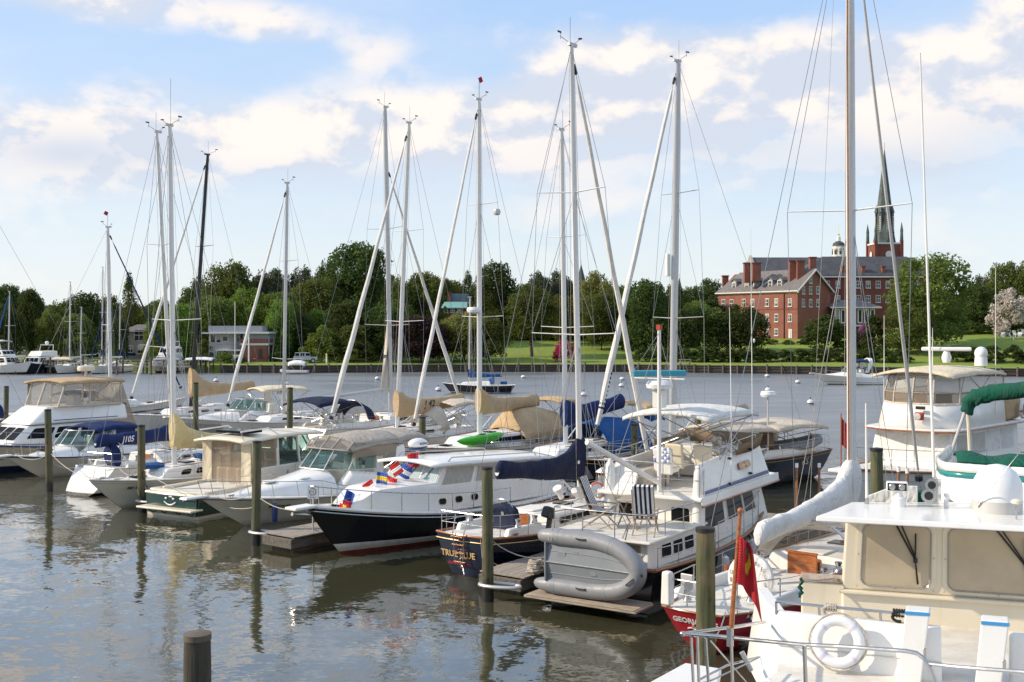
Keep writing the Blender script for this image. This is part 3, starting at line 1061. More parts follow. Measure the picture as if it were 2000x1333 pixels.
# the wood behind them
MARKS = [(0, 'the left edge of the view'), (62, 'the brown grey marina house'), (140, 'the grey sided sloop'), (214, 'the pilothouse sloop mast'), (252, 'the tall pointed tree'), (288, 'the cream house'), (332, 'the thick white mast'), (388, 'the black mast'),
         (450, 'the broad domed tree'), (486, 'the thick white pole'), (557, 'the silver mast'), (597, 'the silver jeep'), (640, 'the furled jib left of the twin masts'), (700, 'the tallest dark tree'), (756, 'the left twin mast'), (790, 'the right twin mast'), (822, 'the purple tree'),
         (888, 'the teal roofed house'), (938, 'the tall pennant mast'), (968, 'the dark rugged tree'), (1040, 'the lone lawn tree'), (1092, 'the pale grey green tree'), (1118, 'the pair of masts'), (1162, 'the golden tree'), (1210, 'the crossing forestays'), (1262, 'the big dark round tree'), (1317, 'the grey mast'),
         (1362, 'the thin dark spire'), (1400, 'the college gable'), (1818, 'the huge leafy tree'), (1905, 'the upper hedge'), (1974, 'the white blossom tree'), (2020, 'the right edge of the view')]
USED = {}


def place_label(what, u):
    m = min(MARKS, key=lambda q: abs(q[0] - u))
    side = 'behind' if abs(u - m[0]) < 9 else ('just left of' if u < m[0] else 'just right of')
    lab = what + ' ' + side + ' ' + m[1]
    USED[lab] = USED.get(lab, 0) + 1
    return lab if USED[lab] == 1 else ('', '', 'second ', 'third ', 'fourth ', 'fifth ', 'sixth ', 'seventh ', 'eighth ', 'ninth ', 'tenth ')[min(10, USED[lab])] + lab


SIL = [(-80, 560), (0, 565), (60, 580), (85, 605), (150, 590), (250, 600), (300, 605), (350, 580), (400, 560), (450, 540), (520, 545), (600, 540), (640, 530), (760, 540), (900, 550),
       (1000, 545), (1120, 550), (1200, 570), (1300, 575), (1400, 575), (1420, 600), (1780, 600), (1860, 560), (1900, 565), (1950, 545), (2080, 540)]
u = -230
while u < 2330:
    z = RND.uniform(222, 262)
    if not 1405 < u < 1790:
        tree(u, lerp_tab(SIL, u) + RND.uniform(-2, 14), z, RND.uniform(60, 95), RND.choice(['round', 'broad', 'broad']), RND.choice(['leaf_mid', 'leaf_dark', 'leaf_mid']),
             place_label('wood tree', u), 'trees of the wood on the far bank', name='woodland_tree', clear=0.05)
    u += RND.uniform(30, 46)
u = -70
while u < 345:
    tree(u, RND.uniform(592, 606), RND.uniform(204, 216), RND.uniform(70, 95), 'broad', RND.choice(['leaf_mid', 'leaf_dark']), place_label('wood edge tree', u), 'trees of the wood on the far bank', name='woodland_tree', clear=0.0)
    u += RND.uniform(36, 50)
u = 925
while u < 1400:
    tree(u, RND.uniform(572, 600), RND.uniform(212, 221), RND.uniform(70, 90), 'broad', RND.choice(['leaf_mid', 'leaf_dark']), place_label('wood edge tree', u), 'trees of the wood on the far bank', name='woodland_tree', clear=0.0)
    u += RND.uniform(36, 50)
u = 345
while u < 835:
    if not 395 < u < 530:
        tree(u, RND.uniform(585, 625), RND.uniform(182, 198), RND.uniform(60, 90), 'broad', RND.choice(['leaf_mid', 'leaf_dark', 'leaf_light']),
             place_label('low leafy slope tree', u), 'undergrowth trees on the wooded slope', name='woodland_tree', clear=0.0)
    u += RND.uniform(26, 42)


def hedge(label, u0, u1, z0, z1, vtop, w, mat='leaf_dark'):
    a, b = on_land(u0, z0), on_land(u1, z1)
    root = thing('hedge', label, 'hedge', (a + b) / 2)
    n = max(2, int((b - a).length / 2.2))
    for i in range(n + 1):
        p = a.lerp(b, i / n)
        p.z = ground_z(p.x, p.y)
        z = p.y
        top = H - (vtop - VH) / F * z + RND.uniform(-.15, .15)
        o = bpy.data.objects.new('foliage', crown('mound', i % 3, mat))
        COL.objects.link(o)
        o.parent = root
        o.location = p - V(root.location)
        o.rotation_euler = (0, 0, RND.uniform(0, 6.28))
        o.scale = (w * 1.5, w * 1.5, max(0.5, top - p.z) * 1.1)


hedge('dark clipped hedge along the lower lawn right of the huge tree', 1862, 2020, 168, 164, 679, 2.6)
hedge('dark upper hedge below the white flowering tree', 1868, 2020, 194, 192, 632, 3.0)
hedge('dark hedge at the foot of the brick college trees', 1258, 1480, 178, 172, 683, 2.6)
hedge('dark hedge under the dark rounded tree left of the white cruiser', 1500, 1760, 173, 167, 686, 2.6)
hedge('low green hedge under the bottom windows of the brick college', 1478, 1570, 196, 192, 664, 1.8, 'leaf_mid')


# ------------------------------------------------------------------ buildings across the creek
def px(fc, root, u, v):
    """photo pixel -> (s, h) on a wall face"""
    o = V((0, 0, H)) - V(root.location)
    d = V(((u - 1000) / F, 1, -(v - VH) / F))
    q = o + d * ((fc.c[0] - o).dot(fc.n) / d.dot(fc.n)) - fc.c[0]
    return q.dot(fc.r) / fc.w, q.dot(fc.u) / fc.h


def wall_window(root, fc, u, v, wpx, hpx, glass='pane_far', frame='stone_white', fr=0.10, r=0.0, sill=True, bars=True):
    a0, b0 = px(fc, root, u - wpx / 2, v + hpx / 2)
    a1, b1 = px(fc, root, u + wpx / 2, v - hpx / 2)
    b0, b1 = min(b0, b1), max(b0, b1)
    a0, a1 = min(a0, a1), max(a0, a1)
    fw, fh = fr / fc.w, fr / fc.h
    mb = pane(MB(), fc, a0 - fw, a1 + fw, b0 - fh, b1 + fh, -0.02, 0.08, r)
    if bars:
        am, bm = (a0 + a1) / 2, (b0 + b1) / 2
        pane(mb, fc, am - .03 / fc.w, am + .03 / fc.w, b0, b1, 0.06, 0.07, 0)
        pane(mb, fc, a0, a1, bm - .045 / fc.h, bm + .045 / fc.h, 0.06, 0.075, 0)
    if sill: pane(mb, fc, a0 - fw * 1.6, a1 + fw * 1.6, b0 - fh * 2, b0 - fh * 0.9, -0.02, 0.16, 0)
    w = mb.build('window', M(frame), root, smooth=0)
    pane(MB(), fc, a0, a1, b0, b1, 0.0, 0.085, 0).build('pane', M(glass), w, smooth=0)


def chimney(root, c, d, mat='brick'):
    o = MB().box(c, d).build('chimney', M(mat), root, smooth=0)
    MB().box((c[0], c[1], c[2] + d[2] / 2 + 0.05), (d[0] + 0.24, d[1] + 0.24, 0.22)).build('chimney_cap', M('brick_dark'), o, smooth=0)


def make_college():
    base = V((50.7, 200.0, 4.2))
    root = thing('brick_building', 'large red brick college block with dormers, gable end and tall chimneys', 'building', base)
    L = lambda p: V(p) - base
    c = V((50.7, 200.0, 0))
    e1 = V((-11, 16.7, 0)).normalized()            # along the long front, away to the left
    e2 = V((.835, .55, 0)).normalized()            # along the gable end, to the right
    Lf, Wg = 20.0, 8.6
    zb, ze, zr = 2.5, 13.35, 17.0
    P = lambda a, b, z: L((c.x + e1.x * a + e2.x * b, c.y + e1.y * a + e2.y * b, z))
    mb = MB()
    ring = [P(0, 0, zb), P(0, Wg, zb), P(0, Wg, ze), P(0, Wg / 2, zr - .1), P(0, 0, ze)]
    ring2 = [P(Lf, 0, zb), P(Lf, Wg, zb), P(Lf, Wg, ze), P(Lf, Wg / 2, zr - .1), P(Lf, 0, ze)]
    mb.loft([ring, ring2])
    mb.build('wall', M('brick'), root, smooth=0)
    # roof: two slabs with eaves, hipped a little at the far end
    for k, (b0, b1) in enumerate(((-0.45, Wg / 2), (Wg + .45, Wg / 2))):
        z0 = ze - 0.32
        a = [P(-.4, b0, z0), P(-.4, b1, zr), P(Lf - 1.5, b1, zr), P(Lf + .4, b0, z0)]
        t = [p + V((0, 0, .22)) for p in a]
        MB().loft([a, t]).build('roof', M('slate'), root, smooth=0)
    MB().loft([[P(Lf + .4, -.45, ze - .3), P(Lf + .4, Wg + .45, ze - .3), P(Lf - 1.5, Wg / 2, zr)], [P(Lf + .4, -.45, ze - .1), P(Lf + .4, Wg + .45, ze - .1), P(Lf - 1.5, Wg / 2, zr + .2)]]).build('roof', M('slate'), root, smooth=0)
    # white cornice along the front and raking boards on the gable
    MB().loft([[P(-.5, -.12, ze - .55), P(-.5, -.55, ze - .32), P(-.5, -.55, ze - .12), P(-.5, -.12, ze - .12)],
               [P(Lf + .4, -.12, ze - .55), P(Lf + .4, -.55, ze - .32), P(Lf + .4, -.55, ze - .12), P(Lf + .4, -.12, ze - .12)]]).build('cornice', M('stone_white'), root, smooth=0)
    for b0 in (-.5, Wg + .5):
        MB().loft([[P(-.42, b0, ze - .55), P(-.42, Wg / 2, zr - .15), P(-.42, Wg / 2, zr + .15), P(-.42, b0, ze - .2)],
                   [P(-.56, b0, ze - .55), P(-.56, Wg / 2, zr - .15), P(-.56, Wg / 2, zr + .15), P(-.56, b0, ze - .2)]]).build('gable_board', M('stone_white'), root, smooth=0)
    front = Face(P(Lf, 0, zb), P(0, 0, zb), P(0, 0, ze), P(Lf, 0, ze))
    gable = Face(P(0, 0, zb), P(0, Wg, zb), P(0, Wg, ze), P(0, 0, ze))
    for u_, v_ in ((1413, 593), (1429, 593), (1453, 592), (1470, 592), (1498.5, 591), (1516.5, 591), (1543, 591), (1498.5, 621), (1516.5, 621), (1543, 621), (1498.5, 649), (1516.5, 649)):
        wall_window(root, front, u_, v_, 5.6, 13.5 if v_ < 640 else 11.5)
    for u_, v_ in ((1569, 567), (1583, 567), (1597, 567), (1569, 592), (1583, 592), (1597, 592), (1583, 547)):
        wall_window(root, gable, u_, v_, 4.2, 13 if v_ > 550 else 11)
    a0, b0 = px(front, root, 1540.5, 661)
    a1, b1 = px(front, root, 1547, 643)
    d = pane(MB(), front, a0, a1, b0, b1, -0.02, 0.1, 0).build('door', M('stone_white'), root, smooth=0)
    # string courses and down pipe
    for v_ in (604,):
        h0 = px(front, root, 1543, v_)[1]
        pane(MB(), front, 0, 1, h0 - .008, h0 + .008, -0.02, 0.08, 0).build('string_course', M('brick_dark'), root, smooth=0)
    s0 = px(front, root, 1532, 600)[0]
    pane(MB(), front, s0 - .004, s0 + .004, .1, .97, 0, 0.12, 0).build('down_pipe', M('black'), root, smooth=0)
    # dormers
    for u_ in (1428, 1453, 1470, 1498.5, 1517):
        s0 = px(front, root, u_, 562)[0]
        a = Lf * (1 - s0)
        fy, zb2, zt2 = 0.75, ze + .45, ze + 1.95
        hw = .62
        q = [P(a + hw, fy, zb2), P(a - hw, fy, zb2), P(a - hw, fy, zt2), P(a, fy, zt2 + .45), P(a + hw, fy, zt2)]
        q2 = [p + (P(0, 3.0, 0) - P(0, fy, 0)) for p in q]
        dm = MB().loft([q, q2]).build('dormer', M('house_grey'), root, smooth=0)
        fd = Face(q[0], q[1], q[2], q[4])
        f_ = pane(MB(), fd, .12, .88, .05, .95, 0, .06, 0).build('window_frame', M('stone_white'), dm, smooth=0)
        mbp = MB()
        for (x0, x1) in ((.22, .48), (.52, .78)):
            for (y0, y1) in ((.14, .48), (.53, .88)): pane(mbp, fd, x0, x1, y0, y1, .03, .04, 0)
        mbp.build('pane', M('pane_far'), dm, smooth=0)
        for k in (1, -1):
            r0 = [P(a + k * (hw + .2), fy - .2, zt2 - .1), P(a, fy - .2, zt2 + .5), P(a, 3.1, zt2 + .5), P(a + k * (hw + .2), 2.6, zt2 - .1)]
            MB().loft([r0, [p + V((0, 0, .1)) for p in r0]]).build('dormer_roof', M('slate'), dm, smooth=0)

    def at(u_, v_, zdep, w, dpt, h):
        p = L(W(u_, v_, zdep))
        chimney(root, (p.x, p.y, p.z - h / 2), (w, dpt, h))
    at(1463, 515, 209, 1.9, 1.2, 3.6)
    at(1477, 515, 207.5, 1.5, 1.2, 3.2)
    at(1549, 511, 204, 1.5, 1.3, 3.6)
    at(1563, 511, 203, 1.3, 1.2, 3.4)
    at(1586.5, 504, 206, 1.1, 1.2, 5.0)
    at(1416.5, 540, 221, 1.1, 1.1, 2.4)


make_college()


def make_wing():
    z0 = 214.0
    base = V((72, z0, 4.0))
    root = thing('brick_building', 'long red brick wing with rows of white windows behind the gable', 'building', base)
    L = lambda p: V(p) - base
    xl, xr = 54.0, 80.5
    ze, zr = 16.35, 19.25
    dp = 9.0
    MB().box(L(((xl + xr) / 2, z0 + dp / 2, (ze + 2.5) / 2)), (xr - xl, dp, ze - 2.5)).build('wall', M('brick_dark'), root, smooth=0)
    for y0, y1 in ((-.4, dp / 2), (dp + .4, dp / 2)):
        a = [L((xl - .3, z0 + y0, ze)), L((xl + 6.2, z0 + y1, zr + .9)), L((xr - 4, z0 + y1, zr + .9)), L((xr + .3, z0 + y0, ze))]
        MB().loft([a, [p + V((0, 0, .2)) for p in a]]).build('roof', M('slate_dark'), root, smooth=0)
    for xe, xi in ((xl - .3, xl + 6.2), (xr + .3, xr - 4)):
        a = [L((xe, z0 - .4, ze)), L((xe, z0 + dp + .4, ze)), L((xi, z0 + dp / 2, zr + .9))]
        MB().loft([a, [p + V((0, 0, .2)) for p in a]]).build('roof', M('slate_dark'), root, smooth=0)
    MB().box(L(((xl + xr) / 2, z0 - .22, ze - .12)), (xr - xl + .4, .45, .28)).build('cornice', M('stone_white'), root, smooth=0)
    fc = Face(L((xl, z0, 2.5)), L((xr, z0, 2.5)), L((xr, z0, ze)), L((xl, z0, ze)))
    for i, u_ in enumerate((1616, 1636.5, 1657, 1676.5, 1695.5, 1715, 1734.5, 1754, 1773, 1792, 1811)):
        for v_ in (556, 584):
            wall_window(root, fc, u_, v_, 7.2, 12)
    for u_ in (1647.5, 1687.5, 1727, 1767):
        p = L(W(u_, 530, z0 - .1))
        chimney(root, (p.x, p.y + .6, p.z), (.62, .8, 1.7))
    # porch with a low hipped roof and white doors below
    pc = L(W(1662, 640, 205))
    pr = MB().box((pc.x, pc.y, pc.z + 0.2), (7.2, 5, 7.0)).build('porch', M('brick_dark'), root, smooth=0)
    a = [pc + V((x, y, 3.7)) for x, y in ((-4.6, -3.2), (4.6, -3.2), (4.6, 3), (-4.6, 3))]
    b = [pc + V((x, y, 5.0)) for x, y in ((-1.5, -.4), (1.5, -.4), (1.5, .5), (-1.5, .5))]
    MB().loft([a, b]).build('porch_roof', M('slate'), root, smooth=0)
    MB().box(pc + V((0, -3.0, 3.58)), (9.2, .4, .24)).build('porch_cornice', M('stone_white'), root, smooth=0)
    pf = Face(pc + V((-3.6, -2.5, -3.3)), pc + V((3.6, -2.5, -3.3)), pc + V((3.6, -2.5, 3.7)), pc + V((-3.6, -2.5, 3.7)))
    for s in (.62, .78, .93, .2, .06):
        f_ = pane(MB(), pf, s - .06, s + .06, .58, .95, 0, .1, 0).build('window', M('stone_white'), root, smooth=0)
        pane(MB(), pf, s - .035, s + .035, .61, .92, .05, .06, 0).build('pane', M('pane_far'), f_, smooth=0)
    pane(MB(), pf, -.02, 1.02, .50, .54, 0, .5, 0).build('balcony_edge', M('stone_white'), root, smooth=0)


make_wing()


def make_church():
    base = V((78, 240, 5))
    root = thing('church', 'red brick church with dark slate roof, clock tower and tall grey spire', 'church', base)
    L = lambda p: V(p) - base
    xl, xr, y0, y1 = 52.3, 88, 238, 254
    ze, zr = 16.5, 21.6
    MB().box(L(((xl + xr) / 2, (y0 + y1) / 2, (ze + 4) / 2)), (xr - xl, y1 - y0, ze - 4)).build('wall', M('brick_dark'), root, smooth=0)
    for a_, b_ in ((y0 - .5, (y0 + y1) / 2), (y1 + .5, (y0 + y1) / 2)):
        a = [L((xl, a_, ze)), L((xl, b_, zr)), L((xr, b_, zr)), L((xr, a_, ze))]
        MB().loft([a, [p + V((0, 0, .25)) for p in a]]).build('roof', M('slate_dark'), root, smooth=0)
    ym = (y0 + y1) / 2
    MB().loft([[L((xl - .5, y0 - .4, 6)), L((xl - .5, y1 + .4, 6)), L((xl - .5, y1 + .4, ze + .5)), L((xl - .5, ym, zr + .7)), L((xl - .5, y0 - .4, ze + .5))],
               [L((xl + .05, y0 - .4, 6)), L((xl + .05, y1 + .4, 6)), L((xl + .05, y1 + .4, ze + .5)), L((xl + .05, ym, zr + .7)), L((xl + .05, y0 - .4, ze + .5))]]).build('gable_wall', M('concrete'), root, smooth=0)
    # tower
    zt = 24.4
    tc = L(W(1727.5, 636, 240))
    hw = 2.72
    tw = MB().box((tc.x, tc.y, (zt + 0) / 2 - base.z), (2 * hw, 2 * hw, zt)).build('tower', M('brick_dark'), root, smooth=0)
    for sx in (-1, 1):
        for sy in (-1, 1):
            x, y = tc.x + sx * hw, tc.y + sy * hw
            MB().box((x, y, zt / 2 - base.z + 0.3), (.6, .6, zt + .6)).build('buttress', M('brick_dark'), tw, smooth=0)
            MB().lathe([(.36, zt + .6 - base.z), (.30, zt + 2.4 - base.z), (.36, zt + 2.5 - base.z), (.03, zt + 4.4 - base.z)], (x, y, 0), 8).build('pinnacle', M('copper_green'), tw, smooth=0)
    MB().box((tc.x, tc.y, zt - .1 - base.z), (2 * hw + .35, 2 * hw + .35, .35)).build('tower_band', M('stone_white'), tw, smooth=0)
    for n_, (px_, py_) in (((0, -1, 0), (0, -hw - .02)), ((-1, 0, 0), (-hw - .02, 0))):
        zc = H - (497 - VH) / F * 237 - base.z
        ck = MB().lathe([(.85, 0), (.85, .14), (.72, .16)], (tc.x + px_, tc.y + py_, zc), 20, ax=n_).build('clock', M('brick'), tw)
        MB().lathe([(.72, .10), (.72, .19)], (tc.x + px_, tc.y + py_, zc), 20, ax=n_).build('clock_face', M('stone_white'), ck)
    # octagonal belfry and spire
    b0, b1, tip = zt - base.z, zt + 7.4 - base.z, H + 343 / F * 240 - base.z
    MB().lathe([(2.5, b0), (2.2, b0 + 1.6), (1.85, b0 + 4), (1.62, b1)], tc * 1 - V((0, 0, tc.z)), 8).build('belfry', M('copper_green'), root, smooth=0)
    MB().lathe([(1.72, b1 - .2), (1.58, b1 + .4), (.06, tip)], tc - V((0, 0, tc.z)), 8).build('spire', M('copper_green'), root, smooth=0)
    for i in range(8):
        a = PI / 8 + i * PI / 4 - PI / 2 - PI / 8
        q = V((tc.x + 1.72 * math.cos(a), tc.y + 1.72 * math.sin(a), b0 + 4.0))
        lv = MB().box(q, (.6, .4, 5.0), rz=a + PI / 2).build('belfry_gable', M('slate_dark'), root, smooth=0)
        mbl = MB()
        for j in range(9): mbl.box(q + V((.22 * math.cos(a), .22 * math.sin(a), -2.0 + j * .45)), (.40, .10, .3), rz=a + PI / 2, rx=.5)
        mbl.build('louvre', M('stone_white'), lv, smooth=0)
        MB().lathe([(.5, 0), (.02, 1.6)], q + V((0, 0, 2.6)), 4).build('gable_point', M('copper_green'), lv, smooth=0)
    MB().tube([(tc.x, tc.y, tip - .2), (tc.x, tc.y, tip + 1.5)], .07).build('cross_staff', M('gold'), root)


make_church()


def make_cupola():
    p = W(1638, 506, 300)
    root = thing('dome_cupola', 'white tiered cupola with dark dome and gold finial behind the brick wing', 'tower', (p.x, p.y, 0))
    z = p.z
    MB().lathe([(2.6, 0), (2.6, z - 2), (2.4, z - 2), (2.4, z + .6), (2.5, z + .7)], n=12).build('drum', M('stone_white'), root, smooth=20)
    MB().lathe([(1.75, z + .7), (1.6, z + 3.2), (1.75, z + 3.4)], n=8).build('lantern', M('stone_white'), root, smooth=20)
    MB().lathe([(1.7, z + 3.4), (1.5, z + 4.1), (.8, z + 4.6), (.5, z + 4.7)], n=12).build('dome', M('slate_dark'), root)
    MB().lathe([(.55, z + 4.7), (.5, z + 5.8), (.1, z + 6.2)], n=8).build('top_lantern', M('stone_white'), root)
    MB().lathe([(.06, z + 6.1), (.3, z + 6.5), (.06, z + 6.9), (.03, z + 9.2)], n=6).build('finial', M('gold'), root)
    for i in range(8):
        a = i * PI / 4 - PI / 2
        MB().box((1.66 * math.cos(a), 1.66 * math.sin(a), z + 1.9), (.6, .2, 1.6), rz=a + PI / 2).build('window', M('pane_far'), root, smooth=0)


make_cupola()
for u_, vt, vb, z_, lab in ((1135, 508, 560, 320, 'small dark slate church spire above the golden tree'), (1327, 535, 590, 330, 'thin dark spire just right of the grey mast')):
    p = W(u_, vb, z_)
    root = thing('church_spire', lab, 'spire', (p.x, p.y, 0))
    zt = W(u_, vt, z_).z
    MB().box((0, 0, p.z / 2), (2.6, 2.6, p.z)).build('tower', M('brick_dark'), root, smooth=0)
    MB().lathe([(1.7, p.z), (.05, zt - 1.2)], n=8).build('spire', M('slate_dark'), root, smooth=0)
    MB().tube([(0, 0, zt - 1.6), (0, 0, zt)], .07).build('cross_staff', M('gold'), root)


def box_house(name, label, parts, base):
    root = thing(name, label, 'house', base)
    return root


def make_library():
    z = 212
    c = W(888, 608, z)
    root = thing('brick_house', 'small red house with teal roof and blue glass roof lights', 'house', (c.x, c.y, ground_z(c.x, c.y)))
    L = lambda u_, v_, z_: loc_of(root, W(u_, v_, z_))
    a, b = L(862, 603, z), L(912, 603, z)
    MB().box(((a.x + b.x) / 2, 2, a.z / 2), (b.x - a.x, 4, a.z)).build('wall', M('brick_dark'), root, smooth=0)
    fc = Face((a.x, 0, 0), (b.x, 0, 0), (b.x, 0, a.z), (a.x, 0, a.z))
    for u_ in (871, 884, 897): wall_window(root, fc, u_, 607, 6, 6, 'pane_far')
    t0 = L(864, 591, z)
    MB().loft([[(a.x, -.4, a.z), (b.x, -.4, a.z), (b.x, 2.2, t0.z), (a.x + .4, 2.2, t0.z)], [(a.x, -.4, a.z + .15), (b.x, -.4, a.z + .15), (b.x, 2.2, t0.z + .15), (a.x + .4, 2.2, t0.z + .15)]]).build('roof', M('roof_teal'), root, smooth=0)
    g0, g1 = L(880, 591, z + 3), L(915, 574, z + 3)
    MB().box(((g0.x + g1.x) / 2, 5, (g0.z + g1.z) / 2), (g1.x - g0.x, 3, g1.z - g0.z)).build('upper_storey', M('house_grey'), root, smooth=0)
    n = 6
    for i in range(n):
        x0 = g0.x + (g1.x - g0.x) * (i + .06) / n
        x1 = g0.x + (g1.x - g0.x) * (i + .94) / n
        MB().box(((x0 + x1) / 2, 3.47, (g0.z + g1.z) / 2 + .1), (x1 - x0, .08, (g1.z - g0.z) * .8)).build('roof_light', M('solar_glass'), root, smooth=0)
    q = L(877, 573, z + 2)
    chimney(root, (q.x, 2.6, q.z - 1.2), (.7, .8, 2.6))
    c = W(990, 610, 214)
    root = thing('brick_house', 'red brick house half hidden behind the tree right of the tall white mast', 'house', (c.x, c.y, ground_z(c.x, c.y)))
    h = H - (597 - VH) / F * 214 - root.location.z
    MB().box((0, 3, h / 2), (4.0, 6, h)).build('wall', M('brick'), root, smooth=0)
    MB().loft([[(-2.2, -.3, h), (2.2, -.3, h), (2.2, 6.3, h), (-2.2, 6.3, h)], [(-2.2, 2.8, h + 1.1), (2.2, 2.8, h + 1.1), (2.2, 3.2, h + 1.1), (-2.2, 3.2, h + 1.1)]]).build('roof', M('slate'), root, smooth=0)
    chimney(root, (-1.6, 2.6, h + 1.0), (.6, .7, 1.6))


make_library()


def make_modern_house():
    z = 176
    c = W(460, 714, z)
    root = thing('modern_house', 'white flat roofed waterfront house with a red brick front block', 'house', (c.x, c.y, 1.1))
    L = lambda u_, v_, z_=z: loc_of(root, W(u_, v_, z_))

    def bx(name, u0, u1, v0, v1, y0, y1, mat, ):
        a, b = L(u0, v1, z + y0), L(u1, v0, z + y0)
        return MB().box(((a.x + b.x) / 2, (y0 + y1) / 2, (a.z + b.z) / 2), (b.x - a.x, y1 - y0, b.z - a.z)).build(name, M(mat), root, smooth=0, bevel=.02, seg=1)
    bx('wall', 408, 470, 652, 712, 2, 9, 'house_white')
    bx('roof_block', 407, 512, 637, 650, 1.5, 9, 'house_grey')
    bx('roof', 394, 525, 649, 652.5, 0, 10, 'stone_white')
    bx('brick_block', 470, 522, 662, 712, 0.6, 8, 'brick')
    bx('fascia', 468, 524, 671, 675, 0.45, 8.2, 'stone_white')
    bx('upper_wall', 474, 523, 652.5, 663, 0.8, 8, 'house_grey')
    bx('column', 457.5, 460.5, 653, 700, 1.2, 1.5, 'stone_white')
    bx('column', 461, 463, 653, 700, 1.6, 1.9, 'stone_white')
    fw = Face(L(408, 712, z + 2), L(470, 712, z + 2), L(470, 652, z + 2), L(408, 652, z + 2))
    for u_, v_, w_, h_ in ((416, 662, 9, 14), (427, 662, 8, 14), (440, 661, 9, 11), (428, 688, 9, 13), (441, 688, 8, 12), (465, 661, 6, 11)):
        wall_window(root, fw, u_, v_, w_, h_, bars=False, sill=False)
    fb = Face(L(470, 712, z + .6), L(522, 712, z + .6), L(522, 662, z + .6), L(470, 662, z + .6))
    wall_window(root, fb, 509, 690, 7, 16, 'pane_far', 'brick_dark', bars=False)
    a, b = px(fb, root, 497, 701)
    sg = pane(MB(), fb, a - .05, a + .05, b - .05, b + .05, 0, .05, 0).build('wall_sign', M('letter_red'), root, smooth=0)
    pane(MB(), fb, a - .035, a + .035, b - .008, b + .008, .05, .01, 0).build('sign_lettering', M('letter_white'), sg, smooth=0)
    bx('balcony', 421, 470, 683, 686, 0.4, 2, 'stone_white')
    for i in range(9): bx('baluster', 421 + i * 6, 421.6 + i * 6, 673, 683, 0.4, .5, 'house_grey')
    bx('balcony_rail', 421, 470, 672, 673.2, 0.38, .52, 'house_grey')
    bx('stair', 452, 472, 694, 712, -0.6, 0.5, 'stone_white')
    bx('drainpipe', 523, 526, 655, 712, .9, 1.2, 'house_grey')


make_modern_house()


def cottage(label, u0, u1, veave, vridge, vbase, z, wall, feats):
    a, b = W(u0, vbase, z), W(u1, vbase, z)
    root = thing('house', label, 'house', ((a.x + b.x) / 2, z, ground_z((a.x + b.x) / 2, z) - .1))
    hw = (b.x - a.x) / 2
    he = H - (veave - VH) / F * z - root.location.z
    hr = H - (vridge - VH) / F * z - root.location.z
    MB().box((0, 4, he / 2), (2 * hw, 8, he)).build('wall', M(wall), root, smooth=0)
    MB().loft([[(-hw - .5, -.5, he), (hw + .5, -.5, he), (hw + .5, 8.5, he), (-hw - .5, 8.5, he)], [(-hw * .4, 3.5, hr), (hw * .4, 3.5, hr), (hw * .4, 4.5, hr), (-hw * .4, 4.5, hr)]]).build('roof', M('shingle'), root, smooth=0)
    fc = Face((-hw, 0, 0), (hw, 0, 0), (hw, 0, he), (-hw, 0, he))
    for u_, v_, w_, h_, arch in feats:
        wall_window(root, fc, u_, v_, w_, h_, r=0.55 if arch else 0, sill=not arch)
    return root


r_ = cottage('cream house with a grey hip roof and a big arched window', 240, 289, 648, 634, 694, 184, 'house_cream', [(248, 658, 6, 9, False), (272, 655, 17, 20, True), (255, 682, 8, 12, False), (275, 684, 12, 12, False)])
MB().box((1.9, -.9, 2.3), (1.8, 1.8, .9)).build('balcony', M('stone_white'), r_, smooth=0)
cottage('brown grey house behind the sport fishing boat at far left', 34, 92, 664, 646, 694, 196, 'house_cream', [(40, 680, 8, 14, False), (52, 678, 8, 12, False), (70, 676, 8, 10, False), (84, 680, 7, 12, False)])

# small things on the far bank
z = 171.5
p = on_land(597, 173)
root = thing('jeep', 'silver off road car parked on the bank above the little inflatable', 'car', p, rad(8))
MB().box((0, 0, .72), (3.6, 1.6, .55)).build('body', M('car_silver'), root, bevel=.08)
MB().box((-.45, 0, 1.30), (2.4, 1.5, .66), taper=.93).build('cabin', M('car_silver'), root, bevel=.06)
for x in (-1.25, -.45, .35): MB().box((x, -.745, 1.34), (.62, .05, .42)).build('side_window', M('glass_dark'), root, bevel=.02)
for x in (-1.15, 1.15):
    for y in (-.78, .78):
        wv = MB().lathe([(.2, -.12), (.38, -.12), (.38, .12), (.2, .12)], (x, y, .38), 16, ax=(0, 1, 0)).build('wheel', M('rubber'), root)
        MB().lathe([(.2, -.125), (.2, .125)], (x, y, .38), 12, ax=(0, 1, 0)).build('rim', M('car_silver'), wv)


def lawn_chair(p, rz, lab):
    root = thing('lawn_chair', lab, 'chair', p, rz, 'white chairs on the upper lawn')
    MB().box((0, 0, .38), (.6, .6, .06), rx=.12).build('seat', M('stone_white'), root, smooth=0)
    MB().box((0, .34, .72), (.6, .06, .8), rx=-.35).build('backrest', M('stone_white'), root, smooth=0)
    for x in (-.27, .27):
        for y in (-.25, .25): MB().box((x, y, .18), (.07, .07, .38)).build('leg', M('stone_white'), root, smooth=0)
        MB().box((x, 0, .6), (.1, .7, .05)).build('arm', M('stone_white'), root, smooth=0)


